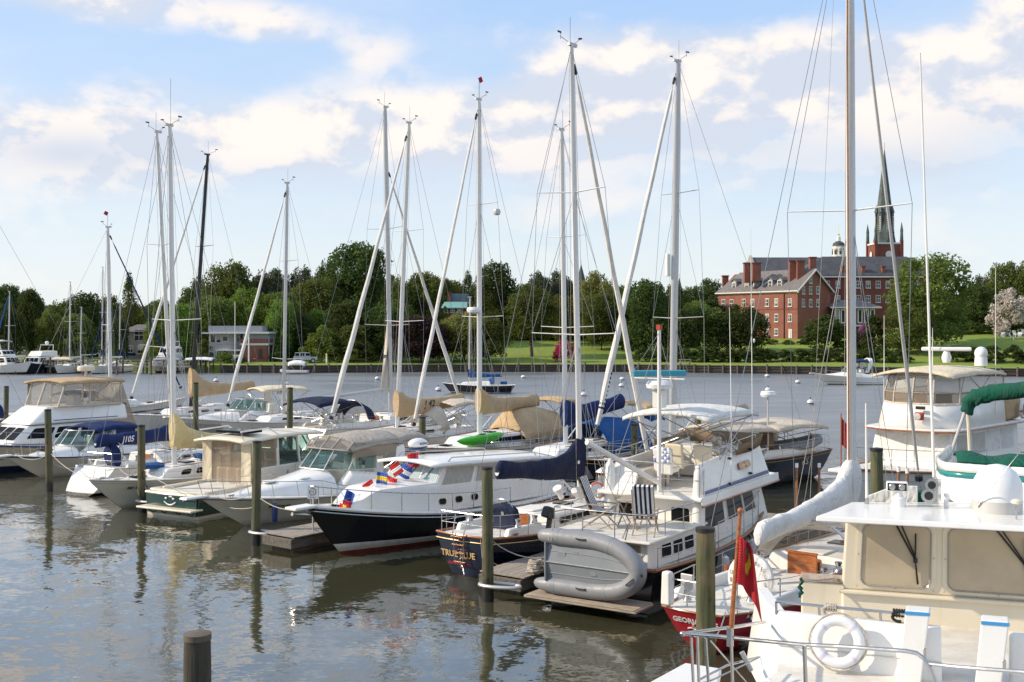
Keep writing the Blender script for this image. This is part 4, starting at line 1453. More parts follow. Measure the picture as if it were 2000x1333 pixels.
for (u_, z_), w_ in zip(((1958, 186), (1968, 189), (1977, 185), (1984, 188), (1992, 186), (2001, 189)), ('leftmost', 'second from the left', 'third from the left', 'fourth from the left', 'fifth from the left', 'rightmost')):
    lawn_chair(on_land(u_, z_), RND.uniform(-1, 1), 'white slatted lawn chair, ' + w_ + ' of those under the white blossom tree')
p = on_land(1338, 169)
root = thing('picnic_table', 'low wooden picnic table on the grass behind the seawall', 'table', p)
MB().box((0, 0, .75), (1.8, .8, .07)).build('table_top', M('teak_grey'), root, smooth=0)
for x in (-.7, .7): MB().box((x, 0, .36), (.1, .7, .72)).build('leg', M('teak_grey'), root, smooth=0)
for y in (-.7, .7): MB().box((0, y, .43), (1.8, .28, .06)).build('bench', M('teak_grey'), root, smooth=0)
p = on_land(1473, 178)
root = thing('lamp_post', 'small black lamp post in front of the brick college hedge', 'lamp', p)
MB().tube([(0, 0, 0), (0, 0, 2.6)], .06, r1=.04).build('post', M('black'), root)
MB().lathe([(.1, 2.6), (.2, 3.0), (.05, 3.2)], n=8).build('lantern', M('radome'), root)
for u_, v0, v1, r_, lab in ((486, 631, 716, .13, 'thick white pole in front of the modern house'), (459, 590, 690, .07, 'thin white flagpole rising over the modern house roof'), (638, 693, 718, .14, 'white post on the seawall right of the jeep')):
    z_ = 172.5
    p = on_land(u_, z_)
    o = thing('pole', lab, 'pole', p)
    MB().tube([(0, 0, -.1), (0, 0, H - (v0 - VH) / F * z_ - p.z)], r_, 8, r1=r_ * .8).build('shaft', M('stone_white'), o)
    MB().ell((0, 0, H - (v0 - VH) / F * z_ - p.z), (r_ * 1.2,) * 3, 8, 6).build('finial', M('gold'), o)


# ------------------------------------------------------------------ boat building
class Hull:
    """lofted hull: x forward, y to port, z up, z = 0 at the waterline"""
    def __init__(s, L, B, fs=1.1, fm=1.0, fb=1.5, rake=1.2, stern=0.2, tr=.75, tm=.42, pb=2.2, pw=1.55, wl=.88, tw=.8, fl_s=.6, fl_b=1.3, depth=.35):
        s.__dict__.update(locals())
        del s.__dict__['s']

    def sheer(s, t):
        a, b, c = s.fs, s.fm, s.fb
        m = .45
        return a * (t - m) * (t - 1) / (m) + b * t * (t - 1) / (m * (m - 1)) + c * t * (t - m) / (1 - m)

    def plan(s, t, p):
        if t < s.tm: f = s.tr + (1 - s.tr) * math.sin(PI / 2 * t / s.tm)
        else: f = 1 - ((t - s.tm) / (1 - s.tm)) ** p
        return max(0.012, f) * s.B / 2

    def half(s, t, w):
        bd = s.plan(t, s.pb)
        k = min(1, t / .4)
        bw = s.plan(t, s.pw) * (s.tw + (s.wl - s.tw) * k)
        if w < 0: return bw * max(.05, 1 + w * .55)
        q = s.fl_s + (s.fl_b - s.fl_s) * max(0, t) ** 1.5
        return bw + (bd - bw) * w ** q

    def xx(s, t, w):
        bow = s.L / 2 - s.rake * (1 - max(w, 0)) ** 1.15 + (s.rake * .5 * w if w < 0 else 0)
        st = -s.L / 2 + (s.stern * max(w, 0) if s.stern > 0 else -s.stern * (1 - max(w, 0)))
        return st + t * (bow - st)

    def P(s, t, w, k):
        z = s.sheer(t) * w if w >= 0 else w * s.depth
        return V((s.xx(t, w), k * s.half(t, w), z))

    def edge(s, t, k, inset=0.0, dz=0.0):
        p = s.P(t, 1, k)
        p.y = k * max(0.0, abs(p.y) - inset)
        p.z += dz
        return p

    def deck(s, x, y=0.0):
        t = (x - s.xx(0, 1)) / (s.xx(1, 1) - s.xx(0, 1))
        return s.sheer(min(1, max(0, t))) + .0

    def t_of(s, x):
        return (x - s.xx(0, 1)) / (s.xx(1, 1) - s.xx(0, 1))

    def build(s, root, side='white', boot='dark_bottom', bottom='dark_bottom', stripe=None, sw=(.80, .86), bw=.11, deck='deck_white', transom=None, n=22, crown=.05, cap=None):
        ws = [-1, -.4, 0, bw]
        if stripe: ws += [(bw + sw[0]) / 2, sw[0], sw[1]]
        else: ws += [.35, .6, .82]
        ws.append(1.0)
        ts = [i / n for i in range(n + 1)]
        ts = [t ** .9 for t in ts]
        mats = [side, boot, bottom, stripe or side, transom or side]
        mb = MB()
        for k in (1, -1):
            for i in range(len(ws) - 1):
                mi = 2 if ws[i + 1] <= 0 else 1 if ws[i + 1] <= bw + 1e-6 else 3 if stripe and abs(ws[i] - sw[0]) < 1e-6 else 0
                r0 = [s.P(t, ws[i], k) for t in ts]
                r1 = [s.P(t, ws[i + 1], k) for t in ts]
                mb.loft([r0, r1], mi, closed=False)
        # transom
        for i in range(len(ws) - 1):
            mi = 2 if ws[i + 1] <= 0 else 1 if ws[i + 1] <= bw + 1e-6 else 4
            a, b = ws[i], ws[i + 1]
            c = [s.P(0, a, 1), s.P(0, a, -1), s.P(0, b, -1), s.P(0, b, 1)]
            ra = [c[0].lerp(c[1], j / 6) + V((-s.B * .03 * (1 - (j / 3 - 1) ** 2), 0, 0)) for j in range(7)]
            rb = [c[3].lerp(c[2], j / 6) + V((-s.B * .03 * (1 - (j / 3 - 1) ** 2), 0, 0)) for j in range(7)]
            mb.loft([ra, rb], mi, closed=False)
        bm_ = mb
        me = bm_.build('hull', M(*mats), root, 32)
        bmx = bmesh.new()
        bmx.from_mesh(me.data)
        bmesh.ops.remove_doubles(bmx, verts=bmx.verts, dist=.004)
        bmesh.ops.recalc_face_normals(bmx, faces=bmx.faces)
        bmx.to_mesh(me.data)
        bmx.free()
        me.data.set_sharp_from_angle(angle=rad(32))
        dk = MB()
        m = 8
        dk.grid(lambda a, b: (lambda e0, e1: e0.lerp(e1, b) + V((-s.B * .03 * (1 - (2 * b - 1) ** 2) if a == 0 else 0, 0, crown * (1 - (2 * b - 1) ** 2) - .015)))(s.edge(a, 1), s.edge(a, -1)), n, m)
        d = dk.build('deck', M(deck), root, 40)
        return me

    def transom_face(s):
        return Face(s.P(0, .1, 1), s.P(0, .1, -1), s.P(0, 1, -1), s.P(0, 1, 1))

    def side_face(s, k, t0, t1, w0, w1):
        a, b, c, d = s.P(t0, w0, k), s.P(t1, w0, k), s.P(t1, w1, k), s.P(t0, w1, k)
        return Face(b, a, d, c) if k > 0 else Face(a, b, c, d)

    def rub(s, root, mat='steel', r=.03, dz=-.02, name='rub_rail', out=.01, t0=0.0):
        for k in (1, -1):
            MB().tube([s.edge(t0 + (1 - t0) * i / 20, k, -out, dz) for i in range(21)], r, 6).build(name, M(mat), root)
        if t0 == 0:
            a, b = s.edge(0, 1, -out, dz), s.edge(0, -1, -out, dz)
            MB().tube([a.lerp(b, j / 6) + V((-s.B * .03 * (1 - (j / 3 - 1) ** 2), 0, 0)) for j in range(7)], r, 6).build(name, M(mat), root)


def rail(root, pts, h, lean=0.0, r=.014, n=None, mid=False, ends=True, mat='steel', name='rail', close_end=True, wire=False):
    """top rail along deck points, a post under each point"""
    top = [V(p) + V((0, 0, h)) for p in pts]
    MB().tube(top, r * (.6 if wire else 1), 6).build('lifeline' if wire else name, M(mat), root)
    if mid: MB().tube([V(p) + V((0, 0, h * .52)) for p in pts], r * .55, 5).build('lifeline' if wire else 'lower_rail', M(mat), root)
    for p in pts:
        MB().tube([p, V(p) + V((0, 0, h + r))], r * .85, 5).build('stanchion', M(mat), root)


def mast_x(m, z):
    return V((m['x'] - m.get('rake', .3) * (z - m['zb']) / (m['zt'] - m['zb']), m.get('lean', 0) * (z - m['zb']) / (m['zt'] - m['zb']), z))


def rig(root, m, bow, stern, chain, furl=None, backstay=True, fine=True):
    zb, zt = m['zb'], m['zt']
    rm = m.get('r', .085) * .84
    mat = m.get('mat', 'mast_white')
    A = lambda z: mast_x(m, z)
    rings = []
    for i, z in enumerate((zb - .1, zb + .3, zb + (zt - zb) * .5, zb + (zt - zb) * .8, zt)):
        k = 1.0 if i < 3 else (.92 if i == 3 else .72)
        c = A(z)
        rings.append([c + V((rm * 1.35 * k * math.cos(2 * PI * j / 12), rm * k * math.sin(2 * PI * j / 12), 0)) for j in range(12)])
    ms = MB().loft(rings).build('mast', M(mat), root)
    c = A(zt)
    MB().box(c + V((.05, 0, .04)), (.42, .09, .10)).build('masthead', M('alu' if mat != 'mast_black' else 'mast_black'), ms)
    if fine:
        mb = MB()
        d = m.get('vane', 1)
        mb.tube([c + V((0, 0, .05)), c + V((-.28 * d, .22, .28))], .009, 5)
        mb.tube([c + V((-.28 * d, .22, .2)), c + V((-.28 * d, .22, .40))], .008, 5)
        mb.box(c + V((-.34 * d, .22, .41)), (.20, .012, .06))
        mb.tube([c + V((.1, 0, .05)), c + V((.22 * d, -.18, .22))], .008, 5)
        mb.lathe([(.07, 0), (.07, .03)], c + V((.22 * d, -.18, .22)), 6)
        mb.build('wind_vane', M('black'), ms)
        MB().tube([c + V((0, .05, 0)), c + V((0, .05, m.get('aerial', .9)))], .010, 4).build('aerial', M('wire'), ms)
    if m.get('flagstick'):
        MB().tube([c, c + V((0, 0, 1.1))], .012, 4).build('flag_stick', M('wire'), ms)
        MB().box(c + V((-.12, 0, 1.0)), (.26, .02, .26), ry=.5).build('pennant', M('red_flag'), ms)
    rw = m.get('wire', .0095)
    sps = m.get('spread', [])
    for k in (1, -1):
        ch = V((m['x'] - .25, k * chain[0], chain[1]))
        pts = [ch]
        for z, hw in sps:
            a = A(z)
            tip = a + V((-.22, k * hw, .06))
            MB().tube([a, tip], .040, 6, r1=.026, flat=.6).build('spreader', M(m.get('spmat', mat)), root)
            pts.append(tip)
        pts.append(A(zt - .08))
        MB().tube(pts, rw, 4).build('shroud', M('wire'), root)
        if sps:
            MB().tube([ch + V((.12, 0, 0)), A(sps[0][0] - .06)], rw, 4).build('shroud', M('wire'), root)
            MB().tube([ch + V((-.45, 0, 0)), A(sps[0][0] - .1)], rw * .9, 4).build('shroud', M('wire'), root)
            if len(sps) > 1: MB().tube([pts[1], A(sps[1][0] - .06)], rw, 4).build('shroud', M('wire'), root)
    if backstay:
        if m.get('split'):
            j = A(zt).lerp(V(stern), .72)
            MB().tube([A(zt), j], rw, 4).build('backstay', M('wire'), root)
            for k in (1, -1): MB().tube([j, V(stern) + V((0, k * m['split'], 0))], rw, 4).build('backstay', M('wire'), root)
        else:
            MB().tube([A(zt), stern], rw, 4).build('backstay', M('wire'), root)
    top = A(zb + (zt - zb) * m.get('stayfrac', .97)) + V((rm, 0, 0))
    if furl:
        fm, r0, r1 = furl[:3]
        d = V(bow) - top
        a, b = top + d * .045, top + d * .93
        n = 30
        rings = []
        for i in range(n + 1):
            t = i / n
            rr = (r1 + (r0 - r1) * min(1, t * 1.2)) * (.35 if i == 0 else 1) * (1 - .35 * max(0, (t - .9) / .1))
            p = a.lerp(b, t)
            q = d.to_track_quat('Z', 'Y').to_matrix()
            rings.append([p + q @ V((rr * (1 + .12 * math.cos(3 * t * 9 + ang)) * math.cos(ang), rr * (1 + .12 * math.cos(t * 27 + ang)) * math.sin(ang), 0)) for ang in [2 * PI * j / 8 for j in range(8)]])
        fs = MB().loft(rings).build('furled_sail', M(fm), root)
        MB().lathe([(.03, 0), (.055, .05), (.055, .28), (.03, .34)], top + d * .032, 8, ax=-d).build('swivel', M('black'), fs)
        MB().lathe([(.05, 0), (.12, .02), (.12, .16), (.05, .18)], top + d * .95, 10, ax=-d).build('furling_drum', M('black'), fs)
        MB().tube([top, V(bow)], .012, 4).build('forestay', M('wire'), root)
    else:
        MB().tube([top, V(bow)], rw, 4).build('forestay', M('wire'), root)
    for hx, hy, zf, zt2 in m.get('halyards', [(-.35, .12, zb + .3, zt - .2), (.28, -.14, zb + .2, zt - .4)]):
        MB().tube([V((m['x'] + hx, hy, zf)), A(zt2) + V((hx * .3, hy * .3, 0))], .007, 4).build('halyard', M('rope'), root)
    return A


def boom(root, m, length, z0, z1, cover=None, h0=1.2, h1=.26, w0=.20, w1=.14, alu='mast_white', collar=.3, lumps=.03, vang=True, sheet=None):
    """boom running aft of the mast, with a sail cover over it"""
    A = lambda z: mast_x(m, z)
    a = A(z0) + V((-.08, 0, 0))
    b = V((m['x'] - length, 0, z1))
    bo = MB().tube([a, b], .075, 8, flat=1.25).build('boom', M(alu), root)
    if cover:
        n, k = 44, 20
        rings = []
        r = random.Random(int(length * 97))
        for i in range(n + 1):
            t = i / n
            c = a.lerp(b, t)
            fall = math.exp(-t * 5.2)
            h = h1 + (h0 - h1) * fall
            w = w1 + (w0 - w1) * math.exp(-t * 3)
            if i == 0: c = c + V((.20, 0, 0))
            if i == n: h, w = h * .35, w * .4
            if i == n - 1: h, w = h * .8, w * .85
            lp = 1 + lumps * 2.4 * noise.noise(V((t * 9, length, 0))) * (1 if i else 0)
            ring = []
            for j in range(k):
                th = 2 * PI * j / k
                y = w * math.sin(th) * lp * (1 + .35 * (-.5 - .5 * math.cos(th)) * min(1, fall * 1.6))
                zz = -.17 + (h * lp + .17) * (0.5 - 0.5 * math.cos(th))
                sag = .03 * math.sin(t * 11 + th)
                cz = 1 - .05 * max(0, 1 - abs(noise.noise(V((t * length * 2.2 + .55 * th, th * .8, length)))) * 7) * (1 if i not in (0, n) else 0)
                cz2 = .008 * noise.noise(V((t * length * 4.5, th * 2.5, 3 + length)))
                ring.append(c + V((0, y * cz + cz2, -.17 + (zz + .17 + sag * .6) * (1 - (1 - cz) * .35) + cz2)))
            rings.append(ring)
        cv = MB().loft(rings).build('sail_cover', M(cover), root, 60)
        if vang:
            for t in (.25, .5, .75):
                c = a.lerp(b, t)
                MB().tube([c + V((0, w1 * 1.0, -.16)), c + V((0, 0, -.20)), c + V((0, -w1 * 1.0, -.16))], .012, 4).build('cover_tie', M('rope'), cv)
    if vang: MB().tube([A(m['zb'] + .2) + V((-.1, 0, 0)), a.lerp(b, .28)], .03, 6).build('vang', M(alu), root)
    if sheet is not None: MB().tube([b.lerp(a, .1), V((b.x + .2, 0, sheet))], .014, 4).build('mainsheet', M('rope'), root)
    return a, b, bo


def canopy(root, x0, x1, w, z, crown=.18, drop=.12, mat='canvas_tan', name='bimini', frame='steel', base=None, bows=3, sidelip=.10, nose=0.0):
    """cloth canopy on bent tube bows"""
    def fn(a, b):
        t = 2 * b - 1
        x = x0 + (x1 - x0) * a
        zz = z - crown * abs(t) ** 2.4 - drop * (2 * a - 1) ** 2 - nose * a
        return (x, t * w, zz + .012 * math.sin(a * 17 + b * 5))
    mb = MB().grid(fn, 14, 12)
    o = mb.build(name, M(mat), root, 70, solid=.03)
    lip = MB()
    for k in (0, 1):
        lip.grid(lambda a, b: V(fn(a, k)) + V((0, 0, -sidelip * b)), 14, 1)
        lip.grid(lambda a, b: V(fn(k, a)) + V((0, 0, -sidelip * b * .8)), 12, 1)
    lip.build('valance', M(mat), o, 40, solid=.02)
    if base is not None:
        for i in range(bows):
            a = .04 + .92 * i / max(1, bows - 1)
            xb = x0 + (x1 - x0) * (.5 + (a - .5) * .25)
            pts = [V((xb, w * .98, base))] + [V(fn(a, b / 8)) - V((0, 0, .03)) for b in range(9)] + [V((xb, -w * .98, base))]
            MB().tube(pts, .016, 6).build('canopy_bow', M(frame), root)
    return o


def wind_screen(root, bot, top, glass='glass_teal', frame='alu', r=.022, name='windshield'):
    fr = MB()
    fr.tube(bot, r, 6)
    fr.tube(top, r, 6)
    for a, b in zip(bot, top): fr.tube([a, b], r, 6)
    f = fr.build(name + '_frame', M(frame), root)
    for i in range(len(bot) - 1):
        MB().add([bot[i], bot[i + 1], top[i + 1], top[i]], [(0, 1, 2, 3)]).build(name + '_pane', M(glass), f, smooth=0)
    return f


def portlight(root, fc, a, b, w, h, rim='steel', glass='glass_dark', name='portlight', r=None):
    pw, ph = w / fc.w / 2, h / fc.h / 2
    r = min(w, h) * .49 if r is None else r
    k = 1 + .06 / h
    o = pane(MB(), fc, a - pw - .025 / fc.w, a + pw + .025 / fc.w, b - ph - .025 / fc.h, b + ph + .025 / fc.h, -.01, .025, r + .025).build(name, M(rim), root)
    pane(MB(), fc, a - pw, a + pw, b - ph, b + ph, 0, .02, r).build('glass', M(glass), o)
    return o


def wheel(root, c, R=.45, ax=(1, 0, .15), mat='steel', name='steering_wheel'):
    q = V(ax).to_track_quat('Z', 'Y').to_matrix()
    mb = MB().tube([V(c) + q @ V((R * math.cos(2 * PI * j / 24), R * math.sin(2 * PI * j / 24), 0)) for j in range(24)], .018, 6, closed=True)
    for j in range(5):
        a = 2 * PI * j / 5
        mb.tube([V(c), V(c) + q @ V((R * math.cos(a), R * math.sin(a), 0))], .010, 4)
    mb.lathe([(.06, -.05), (.06, .05)], c, 10, ax=ax)
    o = mb.build(name, M(mat), root)
    MB().box(V(c) + V((.16, 0, -.25)), (.22, .28, .9), taper=.8).build('pedestal', M('white'), root, bevel=.03)
    return o


def winch(root, p):
    MB().lathe([(.10, 0), (.075, .05), (.06, .13), (.085, .18), (.085, .22), (.02, .23)], p, 12).build('winch', M('steel'), root)


def cleat(root, p, rz=0.0):
    mb = MB().box(V(p) + V((0, 0, .07)), (.26, .035, .035), rz=rz)
    for k in (-.05, .05): mb.box(V(p) + V((k * math.cos(rz), k * math.sin(rz), .03)), (.035, .035, .07), rz=rz)
    mb.build('cleat', M('steel'), root)


def outboard(root, p, rz=0, cowl='black', s=1.0, tilt=0.0):
    o = MB().box(V(p) + V((0, 0, .22 * s)), (.48 * s, .30 * s, .34 * s), taper=.8, rz=rz, ry=tilt).build('outboard_motor', M(cowl), root, bevel=.07 * s, seg=3)
    MB().box(V(p) + V((0, 0, -.22 * s)), (.16 * s, .12 * s, .62 * s), rz=rz, ry=tilt).build('motor_leg', M('black'), o, bevel=.02)
    return o


def boat(name, label, cat, ref, local, heading, group=None):
    """place a boat so that its local point sits on the water at ref = (x, y)"""
    h = rad(heading)
    c, s = math.cos(h), math.sin(h)
    x = ref[0] - (c * local[0] - s * local[1])
    y = ref[1] - (s * local[0] + c * local[1])
    return thing(name, label, cat, (x, y, 0), h, group)


def sail_deck(root, hl, trim='alu', cabin=None, ports=3, lifelines=True, cockpit=True, pulp=True, push=True, wheelx=None, portglass='glass_dark', portw=.55, porth=.16,
              cabinmat='white', hatch='varnish', portrim='steel', twin=False, rails=None):
    """deck fittings shared by the sailing boats"""
    L, B = hl.L, hl.B
    hl.rub(root, trim, .028, .01, 'toe_rail')
    xa, xf = cabin[0] * L, cabin[1] * L
    wa, wf = B * .34, B * .22
    hz = cabin[2]
    bl = Block(xa, xf, wa, wf, hl.deck(xa) - .05, hl.deck(xf) - .03, hl.deck(xa) + hz, hl.deck(xf) + hz * .62, .08, .45, .07)
    bl.build('coachroof', cabinmat, root, .07, .06)
    for k in (1, -1):
        fc = bl.side(k)
        for i in range(ports):
            a = .14 + .66 * (i + .5) / ports
            if k > 0: a = 1 - a
            portlight(root, fc, a, .52, portw, porth, portrim, portglass, r=.06)
    fc = bl.aft
    pane(MB(), fc, .36, .64, .02, .92, 0, .04, .02).build('companionway_door', M(hatch), root)
    zt = hl.deck(xa) + hz
    MB().box((xa + .55, 0, zt + .07), (.9, .75, .06)).build('sliding_hatch', M(cabinmat), root, bevel=.03)
    for x in (xa + (xf - xa) * .45, xf + .55):
        zz = (hl.deck(x) + .09) if x > xf else zt - (zt - hl.deck(xf) - hz * .62) * .45 + .07
        MB().box((x, 0, zz), (.5, .5, .06)).build('deck_hatch', M('glass_dark'), root, bevel=.03)
    for k in (1, -1):
        pts = [V((xa + (xf - xa) * t, k * (wa + (wf - wa) * t - .16), hl.deck(xa + (xf - xa) * t) + hz * (1 - .38 * t) + .08)) for t in (.08, .3, .55, .8)]
        MB().tube(pts, .018, 5).build('grab_rail', M('teak'), root)
    xs_ = hl.xx(0, 1)
    if cockpit:
        for k in (1, -1):
            MB().box(((xs_ + xa) / 2 + .3, k * B * .30, hl.deck(xa) + .12), (xa - xs_ - .9, .20, .34), taper=.85).build('coaming', M('white'), root, bevel=.05)
            MB().box(((xs_ + xa) / 2 + .3, k * B * .20, hl.deck(xa) + .02), (xa - xs_ - 1.0, .42, .10)).build('cockpit_seat', M('deck_white'), root, bevel=.03)
            winch(root, V((xa - .5, k * B * .30, hl.deck(xa) + .29)))
            winch(root, V((xa - 1.3, k * B * .30, hl.deck(xa) + .29)))
    if wheelx is not None:
        for y in ((.75, -.75) if twin else (0,)): wheel(root, V((wheelx, y, hl.deck(wheelx) + .62)), .45 if not twin else .5)
    if pulp:
        pts = [hl.edge(t, k, .05) for t, k in ((.86, 1), (.93, 1), (.985, 1))] + [hl.edge(.985, -1, .05), hl.edge(.93, -1, .05), hl.edge(.86, -1, .05)]
        rail(root, pts, .62, mid=False, name='pulpit')
    if push:
        pts = [hl.edge(.14, 1, .06), hl.edge(.04, 1, .06), hl.edge(0, 1, .18), hl.edge(0, -1, .18), hl.edge(.04, -1, .06), hl.edge(.14, -1, .06)]
        rail(root, pts, .62, mid=True, name='pushpit')
    if lifelines:
        for k in (1, -1):
            rail(root, [hl.edge(.14 + .72 * i / 5, k, .05) for i in range(6)], .60, wire=True, mid=True, r=.012)
    for t in (.1, .9):
        for k in (1, -1): cleat(root, hl.edge(t, k, .12))
    return bl


def dodger(root, x, w, z0, h, mat, ln=1.3, clear='vinyl'):
    """spray hood: cloth top, clear front"""
    n = 12
    def fr(a, b):   # a across, b from front edge to aft edge
        t = 2 * a - 1
        y = t * w * (1 - .10 * (1 - b))
        ax = x + ln * (1 - b) * (1 - .25 * t * t)
        zz = z0 + h * (1 - abs(t) ** 3.2) * (b ** .55)
        return V((ax, y, zz))
    o = MB().grid(lambda a, b: fr(a, .42 + .58 * b), n, 6).build('dodger', M(mat), root, 70, solid=.02)
    MB().grid(lambda a, b: fr(a, .42 * b), n, 4).build('dodger_window', M(clear), o, 70)
    MB().tube([fr(i / 12, 1.0) for i in range(13)], .018, 6).build('dodger_bow', M('steel'), o)
    return o


# ------------------------------------------------------------------ piles and docks
def pile(p, h, r, label, group=None, mat='pile_wood', cap=True, float_ring=False, low=False):
    root = thing('pile', label, 'mooring pile', (p[0], p[1], 0), RND.uniform(0, 6), group)
    n, m = 40, 16
    mb = MB()
    rings = []
    sd_ = p[0] * 3.1 + p[1]
    for i in range(m + 1):
        z = -.6 + (h + .6) * i / m
        rr = r * (1.06 - .10 * i / m) * (.965 if i == m else 1)
        ring = []
        for a in [2 * PI * j / n for j in range(n)]:
            crack = max(0, 1 - abs(noise.noise(V((math.cos(a) * 3.2 + sd_, math.sin(a) * 3.2, z * .28)))) * 9)
            q = rr * (1 + .035 * noise.noise(V((math.cos(a) + sd_, math.sin(a), z * .8))) - .05 * crack)
            ring.append(V((q * math.cos(a), q * math.sin(a), z)))
        rings.append(ring)
    sh = mb.loft(rings).build('shaft', M(mat), root, 50)
    lean = random.Random(int(sd_ * 50))
    root.rotation_euler.x, root.rotation_euler.y = rad(lean.uniform(-.9, .9)), rad(lean.uniform(-.9, .9))
    MB().lathe([(r * .99, h - .05), (r * .99, h + .012), (0.02, h + .03)], n=20).build('cap', M('rubber' if not low else 'post_wood'), root)
    return root


AX = V((.62, .785, 0)).normalized()
piles = [(-19.5, 47.5, 3.45, .145, 'green brown mooring pile at the left between the flybridge cruiser and the express cruiser'),
         (-13.9, 42.3, 3.25, .145, 'green brown mooring pile beside the green hulled boat with the smile'),
         (-8.16, 35.9, 3.3, .145, 'green mooring pile in front of the white cruiser at the end of the finger dock'),
         (-.61, 28.6, 3.4, .143, 'green mooring pile in front of the stern of the blue sloop'),
         (2.94, 17.0, 3.93, .148, 'tall green pile with dark cap beside the red sailboat stern'),
         (8.35, 25.6, 4.2, .145, 'brown pile in front of the white trawler with enclosed flybridge')]
for x, y, h, r, lb in piles: pile((x, y), h, r, lb)
pile((-3.23, 11.6), 3.83, .142, 'dark weathered pile with grey flat top standing alone in the foreground water', mat='pile_dark', low=True)
back = [(565, 55.6, 758, .15, 'pile behind the wheels of the sloop with navy biminis'), (823, 49.7, 815, .15, 'pile under the lettered tan boom cover'), (1240, 45.5, 829, .15, 'pile right of the blue canvas cockpit cover'),
        (1363, 49.5, 793, .15, 'pile behind the pale bimini of the trawler with the inflatable'), (1035, 60, 777, .15, 'pile behind the tan boom cover with no lettering'), (181, 63, 765, .15, 'pile inside the view of the tan canvas flybridge enclosure'),
        (11, 70, 755, .15, 'pile at the far left edge beside the dark sailboat'), (57, 84, 750, .14, 'thin dark pile left of the blue canvas'), (382, 63, 748, .15, 'pile under the tan cover of the black masted boat')]
for u_, z_, vt, r, lb in back:
    p = W(u_, vt, z_)
    pile((p.x, p.y), p.z, r, lb)
for (x, y) in ((-13.9, 42.3), (-8.16, 35.9), (-.61, 28.6)):
    o = thing('pile_hoop', {-13.9: 'grey hoop round the pile by the green hulled boat', -8.16: 'grey hoop round the pile by the white cruiser', -.61: 'grey hoop round the pile by the blue sloop stern'}[x], 'hoop', (x, y, .42), rad(-20))
    MB().tube([V((.55 * math.cos(a), .22 * math.sin(a), 0)) + V((.32, 0, 0)) for a in [2 * PI * j / 20 for j in range(20)]], .045, 8, closed=True).build('ring', M('alu'), o)


def dock(label, p0, p1, w, zt=.48, plank=.145, full=40, gap=.012):
    """timber dock; planks laid across"""
    a, b = V((*p0, 0)), V((*p1, 0))
    d = b - a
    L = d.length
    root = thing('dock', label, 'dock', a, math.atan2(d.y, d.x))
    for k in (1, -1):
        MB().box((L / 2, k * (w / 2 - .05), zt - .20), (L, .10, .30)).build('side_beam', M('dock_side'), root, bevel=.015, seg=1)
    MB().box((-.04, 0, zt - .20), (.10, w + .02, .30)).build('end_beam', M('dock_side'), root, bevel=.015, seg=1)
    MB().box((L / 2, 0, zt - .55), (L - .3, w - .35, .5)).build('float', M('dock_side'), root)
    pl = MB().box((0, 0, 0), (plank - gap, w + .10, .045)).build('plank', M('dock_wood'), None, bevel=.008, seg=1)
    n = int(L / plank)
    for i in range(min(n, full)):
        inst(pl, 'plank', root, V(((i + .5) * plank, RND.uniform(-.01, .01), zt + RND.uniform(-.004, .004))), RND.choice((0, PI)) + RND.uniform(-.004, .004))
    bpy.data.objects.remove(pl)
    if n > full:
        mb = MB()
        for i in range(full, n): mb.box(((i + .5) * plank, RND.uniform(-.01, .01), zt + RND.uniform(-.004, .004)), (plank - gap, w + .10, .045))
        tag(mb.build('planking', M('dock_wood'), root, smooth=0), kind='stuff')
    return root


dock('weathered finger dock at the blue sloop stern with a coiled hose', (-.28, 29.45), (7.3, 39.9), 1.35)
dock('weathered finger dock between the white cruiser and the navy cruiser', (-7.25, 35.0), (1.4, 46.0), 1.35)
dock('long main dock running behind the first row of boats', (13, 34.5), (-32, 72.6), 1.6, full=120)
dock('short finger dock beyond the red sailboat', (4.6, 24.5), (12.5, 34.6), 1.1, full=20)


def coil(p, R, label, n=6, mat='rope', name='rope_coil'):
    o = thing(name, label, 'rope', p)
    pts = []
    r = random.Random(int(R * 100))
    for i in range(n * 16):
        a = i / 16 * 2 * PI
        rr = R * (.55 + .45 * r.random() ** .3) * (1 - .03 * (i / 16))
        pts.append(V((rr * math.cos(a), rr * .9 * math.sin(a), .02 + .035 * (i / 16) + r.uniform(0, .02))))
    MB().tube(pts, .018, 5).build('coil', M(mat), o)


q = W(1047, 1098, 29.6)
coil((q.x, q.y, .50), .26, 'untidy heap of tan rope and hose on the finger dock', 9)


def pedestal(p, label):
    o = thing('power_pedestal', label, 'dock pedestal', p)
    MB().box((0, 0, .5), (.28, .28, 1.0)).build('post', M('white'), o, bevel=.02)
    MB().box((0, 0, 1.03), (.30, .30, .10)).build('band', M('bollard_red'), o, bevel=.01)
    MB().lathe([(.25, 1.08), (.23, 1.12), (.02, 1.26)], n=4).build('roof', M('white'), o, smooth=0)


for u_, z_, lb in ((1176, 41.6, 'white dock pedestal with red band behind the orange life ring'), (1216, 40.8, 'white dock pedestal left of the trawler flybridge')):
    p = W(u_, 930, z_)
    pedestal((p.x, p.y, .50), lb)


